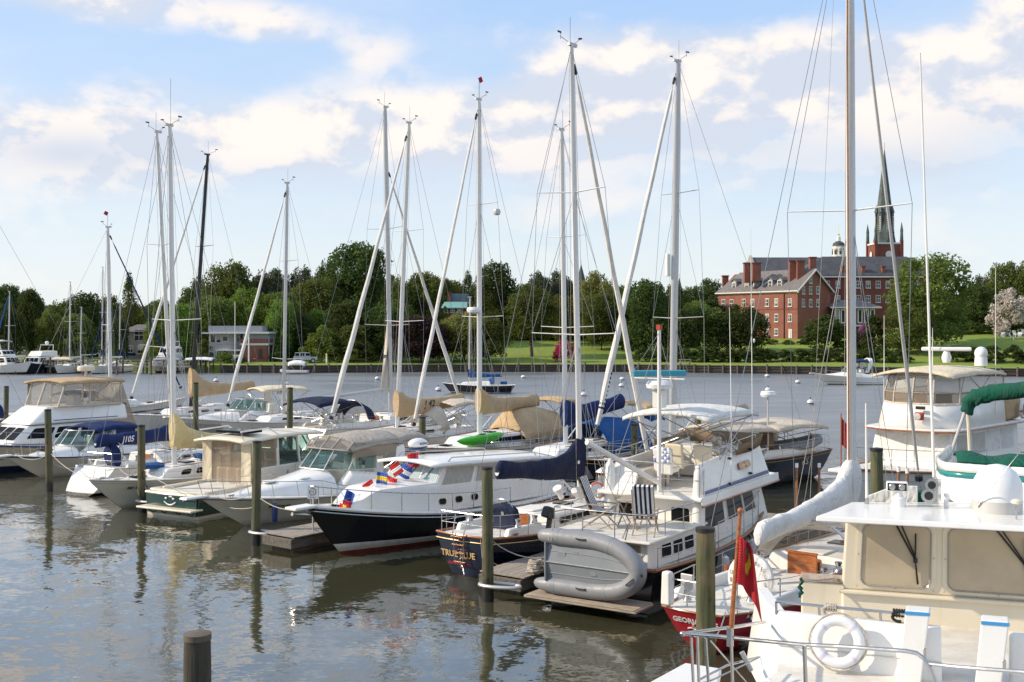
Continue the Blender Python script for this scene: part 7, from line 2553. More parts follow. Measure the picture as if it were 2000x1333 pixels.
# flybridge coamings: sloping sides with a name board
for k in (1, -1):
    mb = MB()
    o0 = [V((Xs(3.0), k * 1.50, 2.47)), V((Xs(8.3), k * 1.38, 2.47)), V((Xs(7.9), k * 1.16, 3.52)), V((Xs(3.45), k * 1.16, 3.26))]
    o1 = [p - V((0, k * .10, 0)) for p in o0]
    mb.loft([o0, o1])
    mb.build('flybridge_side', M('white'), r, bevel=.03)
    fcs = Face(o0[0], o0[1], o0[2], o0[3]) if k < 0 else Face(o0[1], o0[0], o0[3], o0[2])
    pane(MB(), fcs, .02, .98, .06, .16, .006, .012, 0).build('dark_band', M('stripe_blue'), r)
    nb = pane(MB(), fcs, .56 if k < 0 else .26, .74 if k < 0 else .44, .42, .62, .004, .03, .08).build('name_board', M('varnish'), r)
    pane(MB(), fcs, .60 if k < 0 else .30, .70 if k < 0 else .40, .50, .54, .03, .01, 0).build('gilt_scroll', M('gold'), nb)
    for s_, z_ in ((5.2, 5.6), (6.6, 6.9)):
        pass
MB().loft([[(Xs(8.3), 1.38, 2.47), (Xs(8.3), -1.38, 2.47), (Xs(7.9), -1.16, 3.52), (Xs(7.9), 1.16, 3.52)], [(Xs(8.2), 1.30, 2.47), (Xs(8.2), -1.30, 2.47), (Xs(7.8), -1.12, 3.52), (Xs(7.8), 1.12, 3.52)]])
for k in (1, -1):
    MB().loft([[(Xs(2.78), k * 1.57, 2.26), (Xs(8.9), k * 1.44, 2.26), (Xs(8.9), k * 1.40, 2.26), (Xs(2.78), k * 1.53, 2.26)], [(Xs(2.78), k * 1.55, 2.49), (Xs(8.9), k * 1.42, 2.49), (Xs(8.9), k * 1.38, 2.49), (Xs(2.78), k * 1.51, 2.49)]]).build('eave_fascia', M('white'), r, bevel=.01)
    MB().lathe([(.17, 1.70), (.17, 2.45), (.13, 3.1), (.05, 3.3)], (Xs(3.1), k * 1.32, 0), 14).build('corner_post', M('white'), r)
    MB().tube([(Xs(3.0), k * 1.5, 2.55), (Xs(2.95), k * 1.53, 2.9), (Xs(3.15), k * 1.45, 3.2)], .016, 6).build('grab_handle', M('steel'), r)
MB().build('flybridge_front', M('white'), r, bevel=.03)
MB().loft([[(Xs(3.0), 1.5, 2.47), (Xs(3.0), .55, 2.47), (Xs(3.25), .55, 3.0), (Xs(3.35), 1.3, 3.2)], [(Xs(3.1), 1.45, 2.47), (Xs(3.1), .55, 2.47), (Xs(3.35), .55, 3.0), (Xs(3.45), 1.25, 3.2)]]).build('flybridge_back', M('white'), r, bevel=.02)
ws = [(5.8, 1.28), (7.0, 1.25), (7.9, 1.2), (7.95, .6), (8.0, 0), (7.95, -.6), (7.9, -1.2), (7.0, -1.25), (5.8, -1.28)]
for pts, nm in ((ws, 'wind_deflector'),):
    MB().loft([[V((Xs(s), y, 3.40 if s > 7.5 else 3.30)) for s, y in pts], [V((Xs(s + .12), y * 1.05, 3.74 if s > 7.5 else 3.60)) for s, y in pts]], closed=False).build(nm, M('canvas_brown'), r, 50, solid=.025)
MB().box((Xs(7.0), 0, 2.95), (.9, 2.3, .9), taper=.9).build('bridge_console', M('white'), r, bevel=.06)
wheel(r, (Xs(6.5), -.35, 3.5), .36, (-1, 0, .5), 'steel')
for s_, y, m_ in ((5.7, -.45, 'cream'), (5.7, .45, 'cream'), (4.4, .2, 'white')):
    MB().box((Xs(s_), y, 2.95), (.5, .55, .16)).build('bridge_seat', M(m_), r, bevel=.06)
    MB().box((Xs(s_) - .28, y, 3.2), (.14, .55, .75), ry=-.15).build('bridge_seat_back', M(m_), r, bevel=.05)
    MB().tube([(Xs(s_), y, 2.47), (Xs(s_), y, 2.9)], .06, 8).build('seat_post', M('steel'), r)
MB().box((Xs(4.2), .75, 2.75), (1.4, .6, .5)).build('bench_locker', M('canvas_beige'), r, bevel=.08)
rail(r, [(Xs(2.9), 1.4, 2.47), (Xs(2.85), .5, 2.47), (Xs(2.85), -.4, 2.47), (Xs(2.95), -1.4, 2.47)], .85, mid=True, name='boat_deck_rail')
for k in (1, -1): rail(r, [(Xs(3.4), k * 1.3, 3.22), (Xs(4.6), k * 1.28, 3.3), (Xs(6.0), k * 1.27, 3.4), (Xs(7.4), k * 1.25, 3.46)], .30, name='flybridge_rail')
canopy(r, Xs(3.9), Xs(7.4), 1.35, 4.68, .18, .09, 'canvas_pale', base=3.35, bows=3, frame='steel')
for a_, b_ in (((Xs(4.6), 1.3, 3.3), (Xs(6.8), 1.3, 4.45)), ((Xs(6.6), 1.3, 3.4), (Xs(4.3), 1.3, 4.45)), ((Xs(4.6), -1.3, 3.3), (Xs(6.8), -1.3, 4.45)), ((Xs(6.6), -1.3, 3.4), (Xs(4.3), -1.3, 4.45))):
    MB().tube([a_, b_], .016, 5).build('bimini_strut', M('steel'), r)
for x0, y0, z0, z1 in ((5.0, -1.46, 2.6, 5.9), (6.7, -1.42, 2.7, 8.2)):
    MB().tube([(Xs(x0), y0, z0), (Xs(x0) - .05, y0 - .02, z0 + 2.2), (Xs(x0) - .25, y0 - .05, z1 + 1.6)], .020, 6, r1=.008).build('whip_aerial', M('white'), r)
    for zz in (z0, z0 + .7): MB().box((Xs(x0), y0 + .04, zz), (.10, .10, .06)).build('aerial_bracket', M('black'), r)
MB().lathe([(.06, 0), (.10, .05), (.36, .1), (.38, .2), (.3, .3), (.05, .33)], (Xs(4.1), .3, 5.15), 16).build('radar_dome', M('radome'), r)
MB().box((Xs(4.1), .3, 4.95), (.3, .3, .5)).build('radar_bracket', M('white'), r, bevel=.02)
mt = (Xs(3.35), -.05)
MB().tube([(mt[0], mt[1], 2.47), (mt[0], mt[1], 6.9)], .062, 10, r1=.05).build('mast', M('mast_white'), r)
MB().box((mt[0], mt[1], 6.95), (.14, .12, .14)).build('mast_light', M('orange'), r)
MB().tube([(mt[0], mt[1] + .75, 5.55), (mt[0], mt[1] - .75, 5.55)], .02, 6).build('mast_yard', M('white'), r)
bend = loc_of(r, W(1146, 864, 27.4))
MB().tube([(mt[0] - .05, mt[1], 2.72), bend], .055, 8, flat=1.3).build('mast_boom', M('mast_white'), r)
MB().tube([(mt[0], mt[1], 6.8), bend], .009, 4).build('boom_lift', M('wire'), r)
for k in (1, -1): MB().tube([(mt[0], mt[1], 6.7), (Xs(3.2), k * 1.5, 2.4)], .009, 4).build('mast_stay', M('wire'), r)
for f in (.35, .55, .95): MB().tube([V((mt[0], mt[1], 2.9)).lerp(bend, f) + V((0, 0, .0)), (Xs(1.6), .9 * (1 - f), 1.8)], .012, 4).build('boom_tackle', M('rope'), r)
MB().box((Xs(4.1), .3, 5.66), (.16, 1.55, .17), rz=.75).build('radar_scanner', M('turquoise'), r, bevel=.04)
MB().lathe([(.12, 5.45), (.09, 5.6)], (Xs(4.1), .3, 0), 10).build('scanner_post', M('radome'), r)
# aft deck rail, swim platform
e = [(Xs(3.0), -1.40), (Xs(2.0), -1.38), (Xs(.95), -1.36), (Xs(.05), -1.30), (Xs(.0), -.45), (Xs(0), .45), (Xs(.05), 1.30), (Xs(1.0), 1.36), (Xs(3.0), 1.4)]
rail(r, [V((x, y, 1.77)) for x, y in e], .62, mid=True, name='deck_rail', r=.016)
for k in (1, -1): rail(r, [h.edge(.35 + .09 * i, k, .07) for i in range(8)], .7, mid=True, name='side_rail')
for k in (1, -1): rail(r, [h.edge(.03 + .1 * i, k, .07) for i in range(4)], .5, mid=True, name='side_rail')
MB().box((Xs(-.55), 0, .30), (.95, 3.1, .07)).build('swim_platform', M('teak_grey'), r, bevel=.02)
for i in range(7): MB().box((Xs(-.98) + i * .14, 0, .345), (.115, 3.0, .02)).build('platform_slat', M('teak_grey'), r, bevel=.005, seg=1)
outboard(r, (Xs(.0), 1.45, 2.05), 0, 'black', .85, .3)
MB().tube([(Xs(.1), -.6, 1.75), (Xs(-.1), -.9, 2.2), (Xs(-.05), -.62, 1.2)], .02, 5).build('davit', M('steel'), r)
FITTINGS.append((r, h, [(.35, -1, 'radome'), (.55, -1, 'radome')], [((.03, 1), (-.5, 28.7, 1.5)), ((.3, -1), (2.95, 17.2, 1.9))]))

# inflatable on its side across the stern
dg = thing('inflatable_dinghy', 'grey inflatable dinghy standing on its side on the trawler swim platform', 'dinghy', loc=r.matrix_world @ V((0, 0, 0)))
bpy.context.view_layer.update()
dg.location = r.matrix_world @ V((Xs(-.50), 0, .36))
dg.rotation_euler = (0, 0, r.rotation_euler.z)
# local: -x faces the viewer (bottom of the dinghy), -y is its bow, z up
cx = -.16
Zc, hb = .82, .60
path = []
for y, z in ((1.32, Zc + hb * .96), (1.12, Zc + hb), (.4, Zc + hb), (-.35, Zc + hb * .98), (-.95, Zc + hb * .80), (-1.35, Zc + hb * .40), (-1.48, Zc), (-1.36, Zc - hb * .42), (-.95, Zc - hb * .82), (-.35, Zc - hb * .98), (.4, Zc - hb), (1.12, Zc - hb), (1.44, Zc - hb * .98)):
    path.append(V((cx - .12 * max(0, (-y - .4)) ** 1.2, y, z)))
def smooth_path(p, k=4):
    out = []
    for i in range(len(p) - 1):
        p0, p1, p2, p3 = p[max(0, i - 1)], p[i], p[i + 1], p[min(len(p) - 1, i + 2)]
        for j in range(k):
            t = j / k
            out.append(.5 * ((2 * p1) + (p2 - p0) * t + (2 * p0 - 5 * p1 + 4 * p2 - p3) * t * t + (3 * p1 - p0 - 3 * p2 + p3) * t ** 3))
    return out + [p[-1]]
sp = smooth_path(path)
N = len(sp)
rings = []
for i, p in enumerate(sp):
    d = (sp[min(i + 1, N - 1)] - sp[max(i - 1, 0)]).normalized()
    e_ = min(i, N - 1 - i)
    rr = .215 * (1 if e_ > 5 else .30 + .70 * (e_ / 6) ** .7)
    a = V((1, 0, 0)) - d * d.x
    a.normalize()
    b = d.cross(a)
    rings.append([p + a * rr * math.cos(2 * PI * j / 18) + b * rr * math.sin(2 * PI * j / 18) for j in range(18)])
MB().loft(rings).build('tube', M('hypalon'), dg, 60)
def fl(a, b):
    y = 1.06 - 2.50 * a
    w = (hb - .06) * math.sqrt(max(.02, 1 - max(0, (a - .40) / .62) ** 2.6))
    t = 2 * b - 1
    return V((cx - .06 - .09 * (1 - abs(t)) * (1 - .2 * a) - .10 * a * a, y, Zc + w * t))
MB().grid(fl, 16, 12).build('bottom', M('hypalon_floor'), dg, 12)
MB().tube([fl(a / 10, .5) + V((-.012, 0, 0)) for a in range(11)], .022, 6).build('keel_strip', M('hypalon'), dg)
MB().box((cx + .02, 1.04, Zc), (.42, .05, .95)).build('transom', M('hypalon_floor'), dg, bevel=.02)
MB().tube([(cx - .15, -1.60, Zc + .05), (cx - .3, -1.66, Zc + .0), (cx - .2, -1.64, Zc - .1)], .02, 6).build('towing_eye', M('rubber'), dg)
for i_ in (6, 14, 22, 34, 42): MB().tube([sp[i_], sp[i_] + (sp[i_ + 1] - sp[i_]) * .6], .2185, 18).build('seam_band', M('hypalon_floor'), dg)
for i_ in (10, 28, 38):
    q_, d_ = sp[i_] + V((-.20, 0, .06)), (sp[i_ + 1] - sp[i_]).normalized()
    MB().tube([q_ - d_ * .14, q_ - d_ * .10 + V((-.05, 0, 0)), q_ + d_ * .10 + V((-.05, 0, 0)), q_ + d_ * .14], .016, 6).build('handle', M('rubber'), dg)
MB().tube([sp[i_] + V((-.19, 0, .05)) + V((0, 0, -.05 * math.sin(i_ * .9) ** 2)) for i_ in range(5, 44)], .010, 5).build('grab_line', M('rope'), dg)
for y_, z_, s_ in ((.6, .35, .22), (-.3, -.3, .16), (.2, .5, .12)):
    fp = fl((1.06 - y_) / 2.50, .5 + z_ * .5)
    MB().box(fp + V((-.004, 0, 0)), (.008, s_, s_ * .7)).build('repair_patch', M('hypalon'), dg, bevel=.003)
for f_ in (.25, .75): MB().tube([fl(a / 12, f_) + V((-.006, 0, 0)) for a in range(12)], .010, 5).build('hull_seam', M('hypalon'), dg)
for z_ in (.42, .5): MB().tube([V((cx - .1, .9, Zc + hb + .22)), V((cx - .25, .4 + z_, Zc + hb - .05))], .012, 5).build('lashing', M('rope'), dg)


bpy.context.view_layer.update()
tw_ = thing('towel', 'blue and white checked towel over a flybridge seat of the trawler', 'towel', r.matrix_world @ V((Xs(4.4) - .36, .2, 3.6)), r.rotation_euler.z)
mb = MB()
for i in range(6):
    for j in range(10):
        f_ = lambda a, b: V((-.015 - .02 * math.sin(a * 6) if b < .5 else .17, -.25 + .5 * a, -.42 + .84 * b if b < .5 else .42 - .84 * b))
        mb.add([f_(i / 6, j / 10.01), f_((i + 1) / 6, j / 10.01), f_((i + 1) / 6, (j + 1) / 10.01), f_(i / 6, (j + 1) / 10.01)], [(0, 1, 2, 3)], (i + j) % 2)
mb.build('cloth', M('white_flag', 'towel_blue'), tw_, 60, solid=.012)


def deck_chair(p, rz, label):
    o = thing('deck_chair', label, 'chair', p, rz)
    # faces +x; reclining slatted chair with striped cushion
    for k in (-.27, .27):
        MB().tube([(-.42, k, .0), (.30, k, .52)], .02, 5).build('leg', M('teak_grey'), o)
        MB().tube([(.36, k, .0), (-.18, k, .50)], .02, 5).build('leg', M('teak_grey'), o)
        MB().box((.02, k * 1.1, .60), (.56, .06, .03), ry=.06).build('arm', M('teak_grey'), o, bevel=.01)
        MB().tube([(-.18, k, .32), (-.52, k, 1.16)], .020, 5).build('back_post', M('teak_grey'), o)
    MB().box((.05, 0, .36), (.52, .56, .03), ry=.10).build('seat', M('teak_grey'), o, bevel=.01)
    n = 9
    mb = MB()
    for j in range(n):
        y0, y1 = -.26 + .52 * j / n, -.26 + .52 * (j + 1) / n
        pts = [V((.30, 0, .41)), V((.0, 0, .40)), V((-.16, 0, .43)), V((-.28, 0, .68)), V((-.42, 0, 1.0)), V((-.53, 0, 1.27))]
        for a, b in zip(pts, pts[1:]):
            nrm = V((b.z - a.z, 0, -(b.x - a.x))).normalized() * .045
            qa = [V((p_.x, y, p_.z)) + d for p_, d in ((a, nrm), (b, nrm)) for y in (y0, y1)]
            mb.add([qa[0], qa[1], qa[3], qa[2]], [(0, 1, 2, 3)], j % 2)
            qb = [V((p_.x, y, p_.z)) - nrm for p_ in (a, b) for y in (y0, y1)]
            mb.add([qb[0], qb[1], qb[3], qb[2]], [(0, 1, 2, 3)], j % 2)
        a, nrm = pts[-1], V((.05, 0, .02))
        mb.add([V((a.x, y0, a.z)) + nrm, V((a.x, y1, a.z)) + nrm, V((a.x, y1, a.z)) - nrm, V((a.x, y0, a.z)) - nrm], [(0, 1, 2, 3)], j % 2)
    mb.build('striped_cushion', M('white_flag', 'canvas_navy'), o, 40)
    for j in range(5):
        MB().box((-.24 - .06 * j, 0, .50 + .15 * j), (.02, .54, .07), ry=-.37).build('back_slat', M('teak_grey'), o)
    return o


q = r.matrix_world @ V((Xs(1.15), .55, 1.78))
deck_chair(q, r.rotation_euler.z - rad(78), 'striped deck chair left of the round table, its cushion seen from the side')
q = r.matrix_world @ V((Xs(.95), -.82, 1.78))
deck_chair(q, r.rotation_euler.z + rad(18), 'striped deck chair right of the round table with its back to us')
q = r.matrix_world @ V((Xs(1.75), -.10, 1.78))
tb = thing('folding_table', 'round wooden folding table between the two striped deck chairs', 'table', q, r.rotation_euler.z)
MB().lathe([(.52, 0), (.52, .035), (.02, .036)], (0, 0, .70), 28).build('table_top', M('teak_grey'), tb)
for k in (-.3, .3):
    MB().tube([(-.36, k, 0), (.32, k, .69)], .022, 5).build('leg', M('teak_grey'), tb)
    MB().tube([(.36, k, 0), (-.32, k, .69)], .022, 5).build('leg', M('teak_grey'), tb)

# white trawler with enclosed flybridge (right)
r = boat('trawler_yacht', 'white trawler yacht with tan enclosed flybridge and wood trim at the right', 'trawler yacht', (11.6, 39.3), (7, 0), 227)
h = Hull(14, 4.3, 1.5, 1.45, 2.0, 1.4, .1, .86, tm=.42, pb=2.4, pw=1.7, wl=.92, tw=.90, fl_s=.7, fl_b=1.2)
h.build(r, 'white', 'dark_bottom', 'dark_bottom', stripe='grey_hull', sw=(.78, .80))
h.rub(r, 'teak', .05, 0, 'cap_rail')
Xs = lambda s: 7 - s
bs = Block(Xs(12.2), Xs(5.3), 1.75, 1.62, 1.45, 1.5, 2.98, 2.98, 0, .42, .10)
bs.build('saloon', 'white', r, .05, .03)
for a0 in (.04, .35, .66): window(r, bs.fwd, a0, a0 + .30, .30, .90, 'canvas_white', 'white', .02, .03, name='window_cover')
for k in (1, -1):
    for a0 in (.06, .28, .50, .72):
        window(r, bs.side(k), a0, a0 + .19, .36, .88, 'canvas_white' if a0 > .4 else 'curtain', 'white', .02, .03)
for i in range(3): MB().box(bs.fwd.pt(.2 + .3 * i, .96, .06), (.08, .22, .05)).build('wiper_motor', M('black'), r)
MB().prism([(Xs(13.2), 1.95), (Xs(5.3), 1.80), (Xs(4.85), .9), (Xs(4.75), 0), (Xs(4.85), -.9), (Xs(5.3), -1.80), (Xs(13.2), -1.95)], 2.98, 3.08).build('boat_deck', M('white'), r, bevel=.03)
MB().tube([(Xs(13.2), 1.97, 3.0), (Xs(5.3), 1.82, 3.0), (Xs(4.85), .92, 3.0), (Xs(4.75), 0, 3.0), (Xs(4.85), -.92, 3.0), (Xs(5.3), -1.82, 3.0), (Xs(13.2), -1.97, 3.0)], .035, 6).build('eave_trim', M('varnish'), r)
fb = [(Xs(10.5), 1.75), (Xs(6.2), 1.62), (Xs(5.45), .85), (Xs(5.35), 0), (Xs(5.45), -.85), (Xs(6.2), -1.62), (Xs(10.5), -1.75)]
lo = [V((x, y, 3.08)) for x, y in fb]
hi = [V((x - .22, y * .92, 3.98)) for x, y in fb]
MB().loft([lo, hi], closed=False).build('flybridge_coaming', M('white'), r, 25, solid=.06)
MB().tube(hi, .05, 6).build('coaming_rail', M('canvas_beige'), r)
mid_ = [p + V((-.06, 0, .42)) for p in hi]
top_ = [V((p.x - .28, p.y * .93, 5.12)) for p in hi]
wind_screen(r, hi, mid_, 'vinyl_tan', 'canvas_beige', .035, 'enclosure_lower')
wind_screen(r, mid_, top_, 'vinyl', 'canvas_beige', .035, 'enclosure')
canopy(r, Xs(11.0), Xs(5.55), 1.62, 5.36, .22, .10, 'canvas_cream', base=None, nose=.0)
for s_, y in ((7.4, .5), (7.4, -.5)):
    MB().box((Xs(s_), y, 3.9), (.55, .6, .9), taper=.85).build('helm_seat', M('canvas_brown'), r, bevel=.1)
for a_, b_ in (((Xs(9.6), 1.55, 4.0), (Xs(7.2), 1.5, 5.1)), ((Xs(7.6), 1.55, 4.0), (Xs(9.8), 1.5, 5.1)), ((Xs(9.6), -1.55, 4.0), (Xs(7.2), -1.5, 5.1)), ((Xs(6.6), 1.4, 4.0), (Xs(7.2), 1.4, 5.1)), ((Xs(6.6), -1.4, 4.0), (Xs(7.2), -1.4, 5.1))):
    MB().tube([a_, b_], .02, 5).build('canopy_bow', M('canvas_beige'), r)
MB().box((Xs(11.6), 1.3, 3.6), (1.7, .9, 1.0)).build('deck_locker_cover', M('canvas_tan'), r, bevel=.2)
MB().tube([(Xs(12.6), 1.2, 4.2), (Xs(12.0), 1.2, 4.35), (Xs(10.2), 1.3, 4.35), (Xs(9.8), 1.3, 4.2)], .26, 10).build('rolled_dinghy_cover', M('canvas_tan'), r)
o = MB().lathe([(.14, 0), (.2, .2), (.12, .45)], (Xs(8.4), .2, 5.5), 10).build('radar_stand', M('radome'), r)
MB().box((Xs(8.4), .2, 6.05), (.22, 1.9, .16), rz=.35).build('radar_bar', M('radome'), r, bevel=.06)
MB().ell((Xs(10.2), .9, 5.85), (.26, .26, .28), 14, 10).build('satellite_dome', M('radome'), r)
MB().lathe([(.26, 0), (.24, .35)], (Xs(10.2), .9, 5.35), 14).build('dome_base', M('radome'), r)
for x, y, z0, z1 in ((Xs(6.4), -1.5, 3.9, 7.4), (Xs(9.6), 1.7, 3.4, 9.3), (Xs(8.0), -.2, 5.4, 6.9)):
    MB().tube([(x, y, z0), (x, y, z1)], .022, 5, r1=.010).build('whip_aerial', M('white'), r)
MB().box((Xs(5.2), .45, 3.55), (.16, .34, .30)).build('search_light', M('orange'), r, bevel=.04)
MB().lathe([(.11, 0), (.13, .14), (.02, .15)], (Xs(5.14), .45, 3.55), 12, ax=(1, 0, 0)).build('search_lens', M('alu'), r)
MB().box((Xs(5.3), .45, 3.86), (.1, .36, .12)).build('horn', M('black'), r, bevel=.02)
o = MB().tube([V((Xs(11.9) , 1.98, 3.5)) + V((.26 * math.cos(2 * PI * j / 24), 0, .30 * math.sin(2 * PI * j / 24))) for j in range(24)], .07, 8, closed=True).build('ring_float', M('white_flag'), r)
MB().ell((Xs(11.9), 1.96, 3.45), (.10, .04, .22), 8, 6).build('ring_badge', M('orange'), r)
for k in (1, -1):
    rail(r, [h.edge(.985, k, .06)] + [h.edge(.94 - .07 * i, k, .08) for i in range(8)], .78, mid=True, name='deck_rail')
MB().tube([h.edge(.985, 1, .06) + V((0, 0, .78)), h.edge(.985, -1, .06) + V((0, 0, .78))], .016, 6).build('deck_rail', M('steel'), r)
MB().box((7.2, 0, 1.98), (.9, .6, .12)).build('bow_plank', M('white'), r, bevel=.03)
MB().lathe([(.14, 0), (.10, .2), (.16, .32)], (6.2, 0, 1.95), 10).build('windlass', M('gold'), r)
bow = r.matrix_world
bpy.context.view_layer.update()
for (lx, ly, zt, hgt, lb) in ((7.25, 0, 2.0, 1.95, 'red burgee on a thin staff at the white trawler bow'),):
    q = r.matrix_world @ V((lx, ly, zt))
    f = thing('burgee', lb, 'flag', q)
    MB().tube([(0, 0, 0), (0, 0, hgt)], .022, 6).build('staff', M('varnish'), f)
    MB().grid(lambda a, b: V((.34 * a * (1 - b * .2), .05 * math.sin(a * 7), hgt - .1 - .95 * b * (1 - .2 * a) - .5 * a)), 8, 8).build('cloth', M('red_flag'), f, 70, solid=.006)
f = thing('burgee', 'small red and yellow flag near the stern of the navy sloop', 'flag', (13.75, 52.1, .95))
MB().tube([(0, 0, 0), (0, 0, 1.2)], .018, 6).build('staff', M('varnish'), f)
MB().add([(0, 0, 1.2), (.30, .05, .62), (-.14, 0, .55)], [(0, 1, 2)]).build('cloth', M('red_flag'), f, 0, solid=.008)
MB().add([(.02, -.012, 1.0), (.12, .0, .75), (-.06, -.012, .78)], [(0, 1, 2)]).build('emblem', M('yellow_flag'), f, 0, solid=.008)
# bare poles standing by the right-hand slips
for u_, v0, v1, z_, lb in ((1556, 905, 990, 31, 'left thin wooden pole between the trawler and the red sloop'), (1600, 905, 985, 32, 'thin wooden pole left of the tall foreground mast'), (1755, 912, 1000, 27, 'thin wooden pole right of the brown pile'), (1772, 915, 1000, 26.5, 'second thin wooden pole right of the brown pile')):
    q = W(u_, v0, z_)
    f = thing('wooden_pole', lb, 'pole', (q.x, q.y, 0))
    MB().tube([(0, 0, -.3), (0, 0, q.z)], .035, 8).build('shaft', M('teak'), f)
    MB().lathe([(.045, q.z - .12), (.045, q.z)], n=8).build('tip', M('letter_white'), f)


# ------------------------------------------------------------------ far marina, mooring balls
def far_sloop(u, vwl, length, vtop, head, label, hull='white', cover=None, mu=None, furl=None, spread=True):
    p = G(u, vwl)
    r = boat('sailboat', label, 'sailboat', (p.x, p.y), (0, 0), head)
    h = Hull(length, length * .30, 1.1, 1.0, 1.4, 1.0, .3, .7, wl=.82, tw=.5)
    h.build(r, hull, 'dark_bottom', n=14)
    bl = Block(-.16 * length, .2 * length, .32 * length * .3, .2 * length * .3, 1.0, 1.05, 1.5, 1.35, .1, .5, .06)
    bl.build('coachroof', 'white', r, .05, .04)
    for k in (1, -1):
        for a in (.25, .5, .75): portlight(r, bl.side(k), a, .5, .5, .18)
    zt = H - (vtop - VH) / F * p.y
    m = dict(x=.06 * length, zb=1.3, zt=zt, rake=.2, spread=[(1.3 + (zt - 1.3) * .52, 1.0)] if spread else [], r=.085, wire=.012)
    rig(r, m, (length * .47, 0, 1.4), (-length * .48, 0, 1.1), (length * .13, 1.0), furl=furl, fine=False)
    boom(r, m, length * .38, 2.3, 2.3, cover, .9, .3, .2, .16, vang=False)
    rail(r, [h.edge(t, 1, .05) for t in (.8, .9, .98)] + [h.edge(t, -1, .05) for t in (.98, .9, .8)], .6, name='pulpit')
    return r


far_sloop(140, 729, 9.5, 552, 262, 'white sloop moored end on in the far marina with grey hull sides')
far_sloop(213, 729, 10, 587, 255, 'white sloop in the far marina right behind the pilothouse sloop mast', furl=('canvas_royal', .08, .05))
far_sloop(22, 726, 9.0, 570, 250, 'sloop with blue furled jib behind the fishing boat in the far marina', furl=('canvas_blue', .11, .08))
far_sloop(204, 722, 8.5, 523, 240, 'thin masted sloop half hidden in the far marina', cover='canvas_royal')
far_sloop(238, 722, 8.5, 588, 240, 'sloop with short mast and blue boom cover in the far marina', cover='canvas_royal')
far_sloop(162, 722, 8.0, 601, 240, 'sloop with short thin mast behind the grey sided sloop in the far marina')


def far_motor(u, vwl, L, B, head, label, hull, house, levels, boot='dark_bottom', canvas=None, arch=True):
    p = G(u, vwl)
    r = boat('motor_yacht', label, 'motor boat', (p.x, p.y), (0, 0), head)
    h = Hull(L, B, 1.1, 1.2, 1.9, 1.3, .1, .9, tm=.4, pb=2.5, pw=1.6, wl=.9, tw=.95, fl_s=.8, fl_b=1.5)
    h.build(r, hull, boot, boot, n=14, bw=.2)
    z, x1, w = 1.2, L * .18, B * .40
    for i, hh in enumerate(levels):
        bl = Block(-L * .30, x1, w, w * .85, z, z + .1, z + hh, z + hh, 0, .6, .12)
        bl.build('cabin', house, r, .07, .05)
        if i == 0 or hh > .8:
            for a0 in (.05, .36, .67): window(r, bl.fwd, a0, a0 + .28, .35, .88, 'glass_dark', 'white', .02, .04)
            for k in (1, -1):
                for a0 in (.08, .40, .68): window(r, bl.side(k), a0, a0 + .24, .35, .85, 'glass_dark', 'white', .02, .04)
        z += hh
        x1 -= .9
        w *= .9
    if canvas: canopy(r, -L * .3, x1, w, z + 1.5, .15, .08, canvas, base=z)
    if arch:
        MB().tube([(-L * .2, w, z - .2), (-L * .22, w * .9, z + .9), (-L * .22, -w * .9, z + .9), (-L * .2, -w, z - .2)], .06, 6).build('radar_arch', M('white'), r)
        MB().ell((-L * .22, 0, z + 1.2), (.3, .3, .28), 10, 8).build('radar_dome', M('radome'), r)
    for k in (1, -1): rail(r, [h.edge(.97 - .1 * i, k, .08) for i in range(5)], .7, name='bow_rail')
    return r


far_motor(10, 731, 10.5, 3.6, 335, 'white sport fishing boat at the far left edge of the far marina', 'white', 'white', [1.3, .9], canvas='canvas_pale')
far_motor(74, 729, 10, 3.6, 258, 'navy hulled trawler facing us in the far marina with white arch', 'navy_gloss', 'white', [1.2, .8])
far_motor(326, 728, 9.0, 3.5, 262, 'white motor yacht with red bottom facing us in the far marina', 'white', 'white', [1.3, 1.2], boot='red_bottom')
far_motor(165, 716, 8.5, 3.2, 200, 'white cabin boat lying behind the sloops of the far marina', 'white', 'white', [1.1], canvas='canvas_cream', arch=False)
p = G(577, 731)
r = boat('inflatable_boat', 'small pale inflatable with rounded white canopy at the far seawall', 'inflatable', (p.x, p.y), (0, 0), 178)
for y in (-.75, .75): MB().tube([(-1.9, y, .3), (1.0, y, .3), (1.8, y * .5, .42), (2.0, 0, .48)], .26, 10).build('tube', M('house_white'), r)
MB().box((-.2, 0, .18), (3.2, 1.3, .12)).build('floor', M('grey_hull'), r)
canopy(r, -1.5, .9, .85, 2.0, .5, .25, 'radome', base=.4, bows=2)
outboard(r, (-2.1, 0, .7), 0, 'black', 1.0)


def far_pile(u, vt, vb, r=.16):
    p = G(u, vb)
    o = thing('pile', place_label('dark far marina pile', u), 'mooring pile', p, 0, 'piles of the far marina')
    MB().lathe([(r, -.5), (r * .95, H - (vt - VH) / F * p.y)], n=8).build('shaft', M('post_wood'), o)


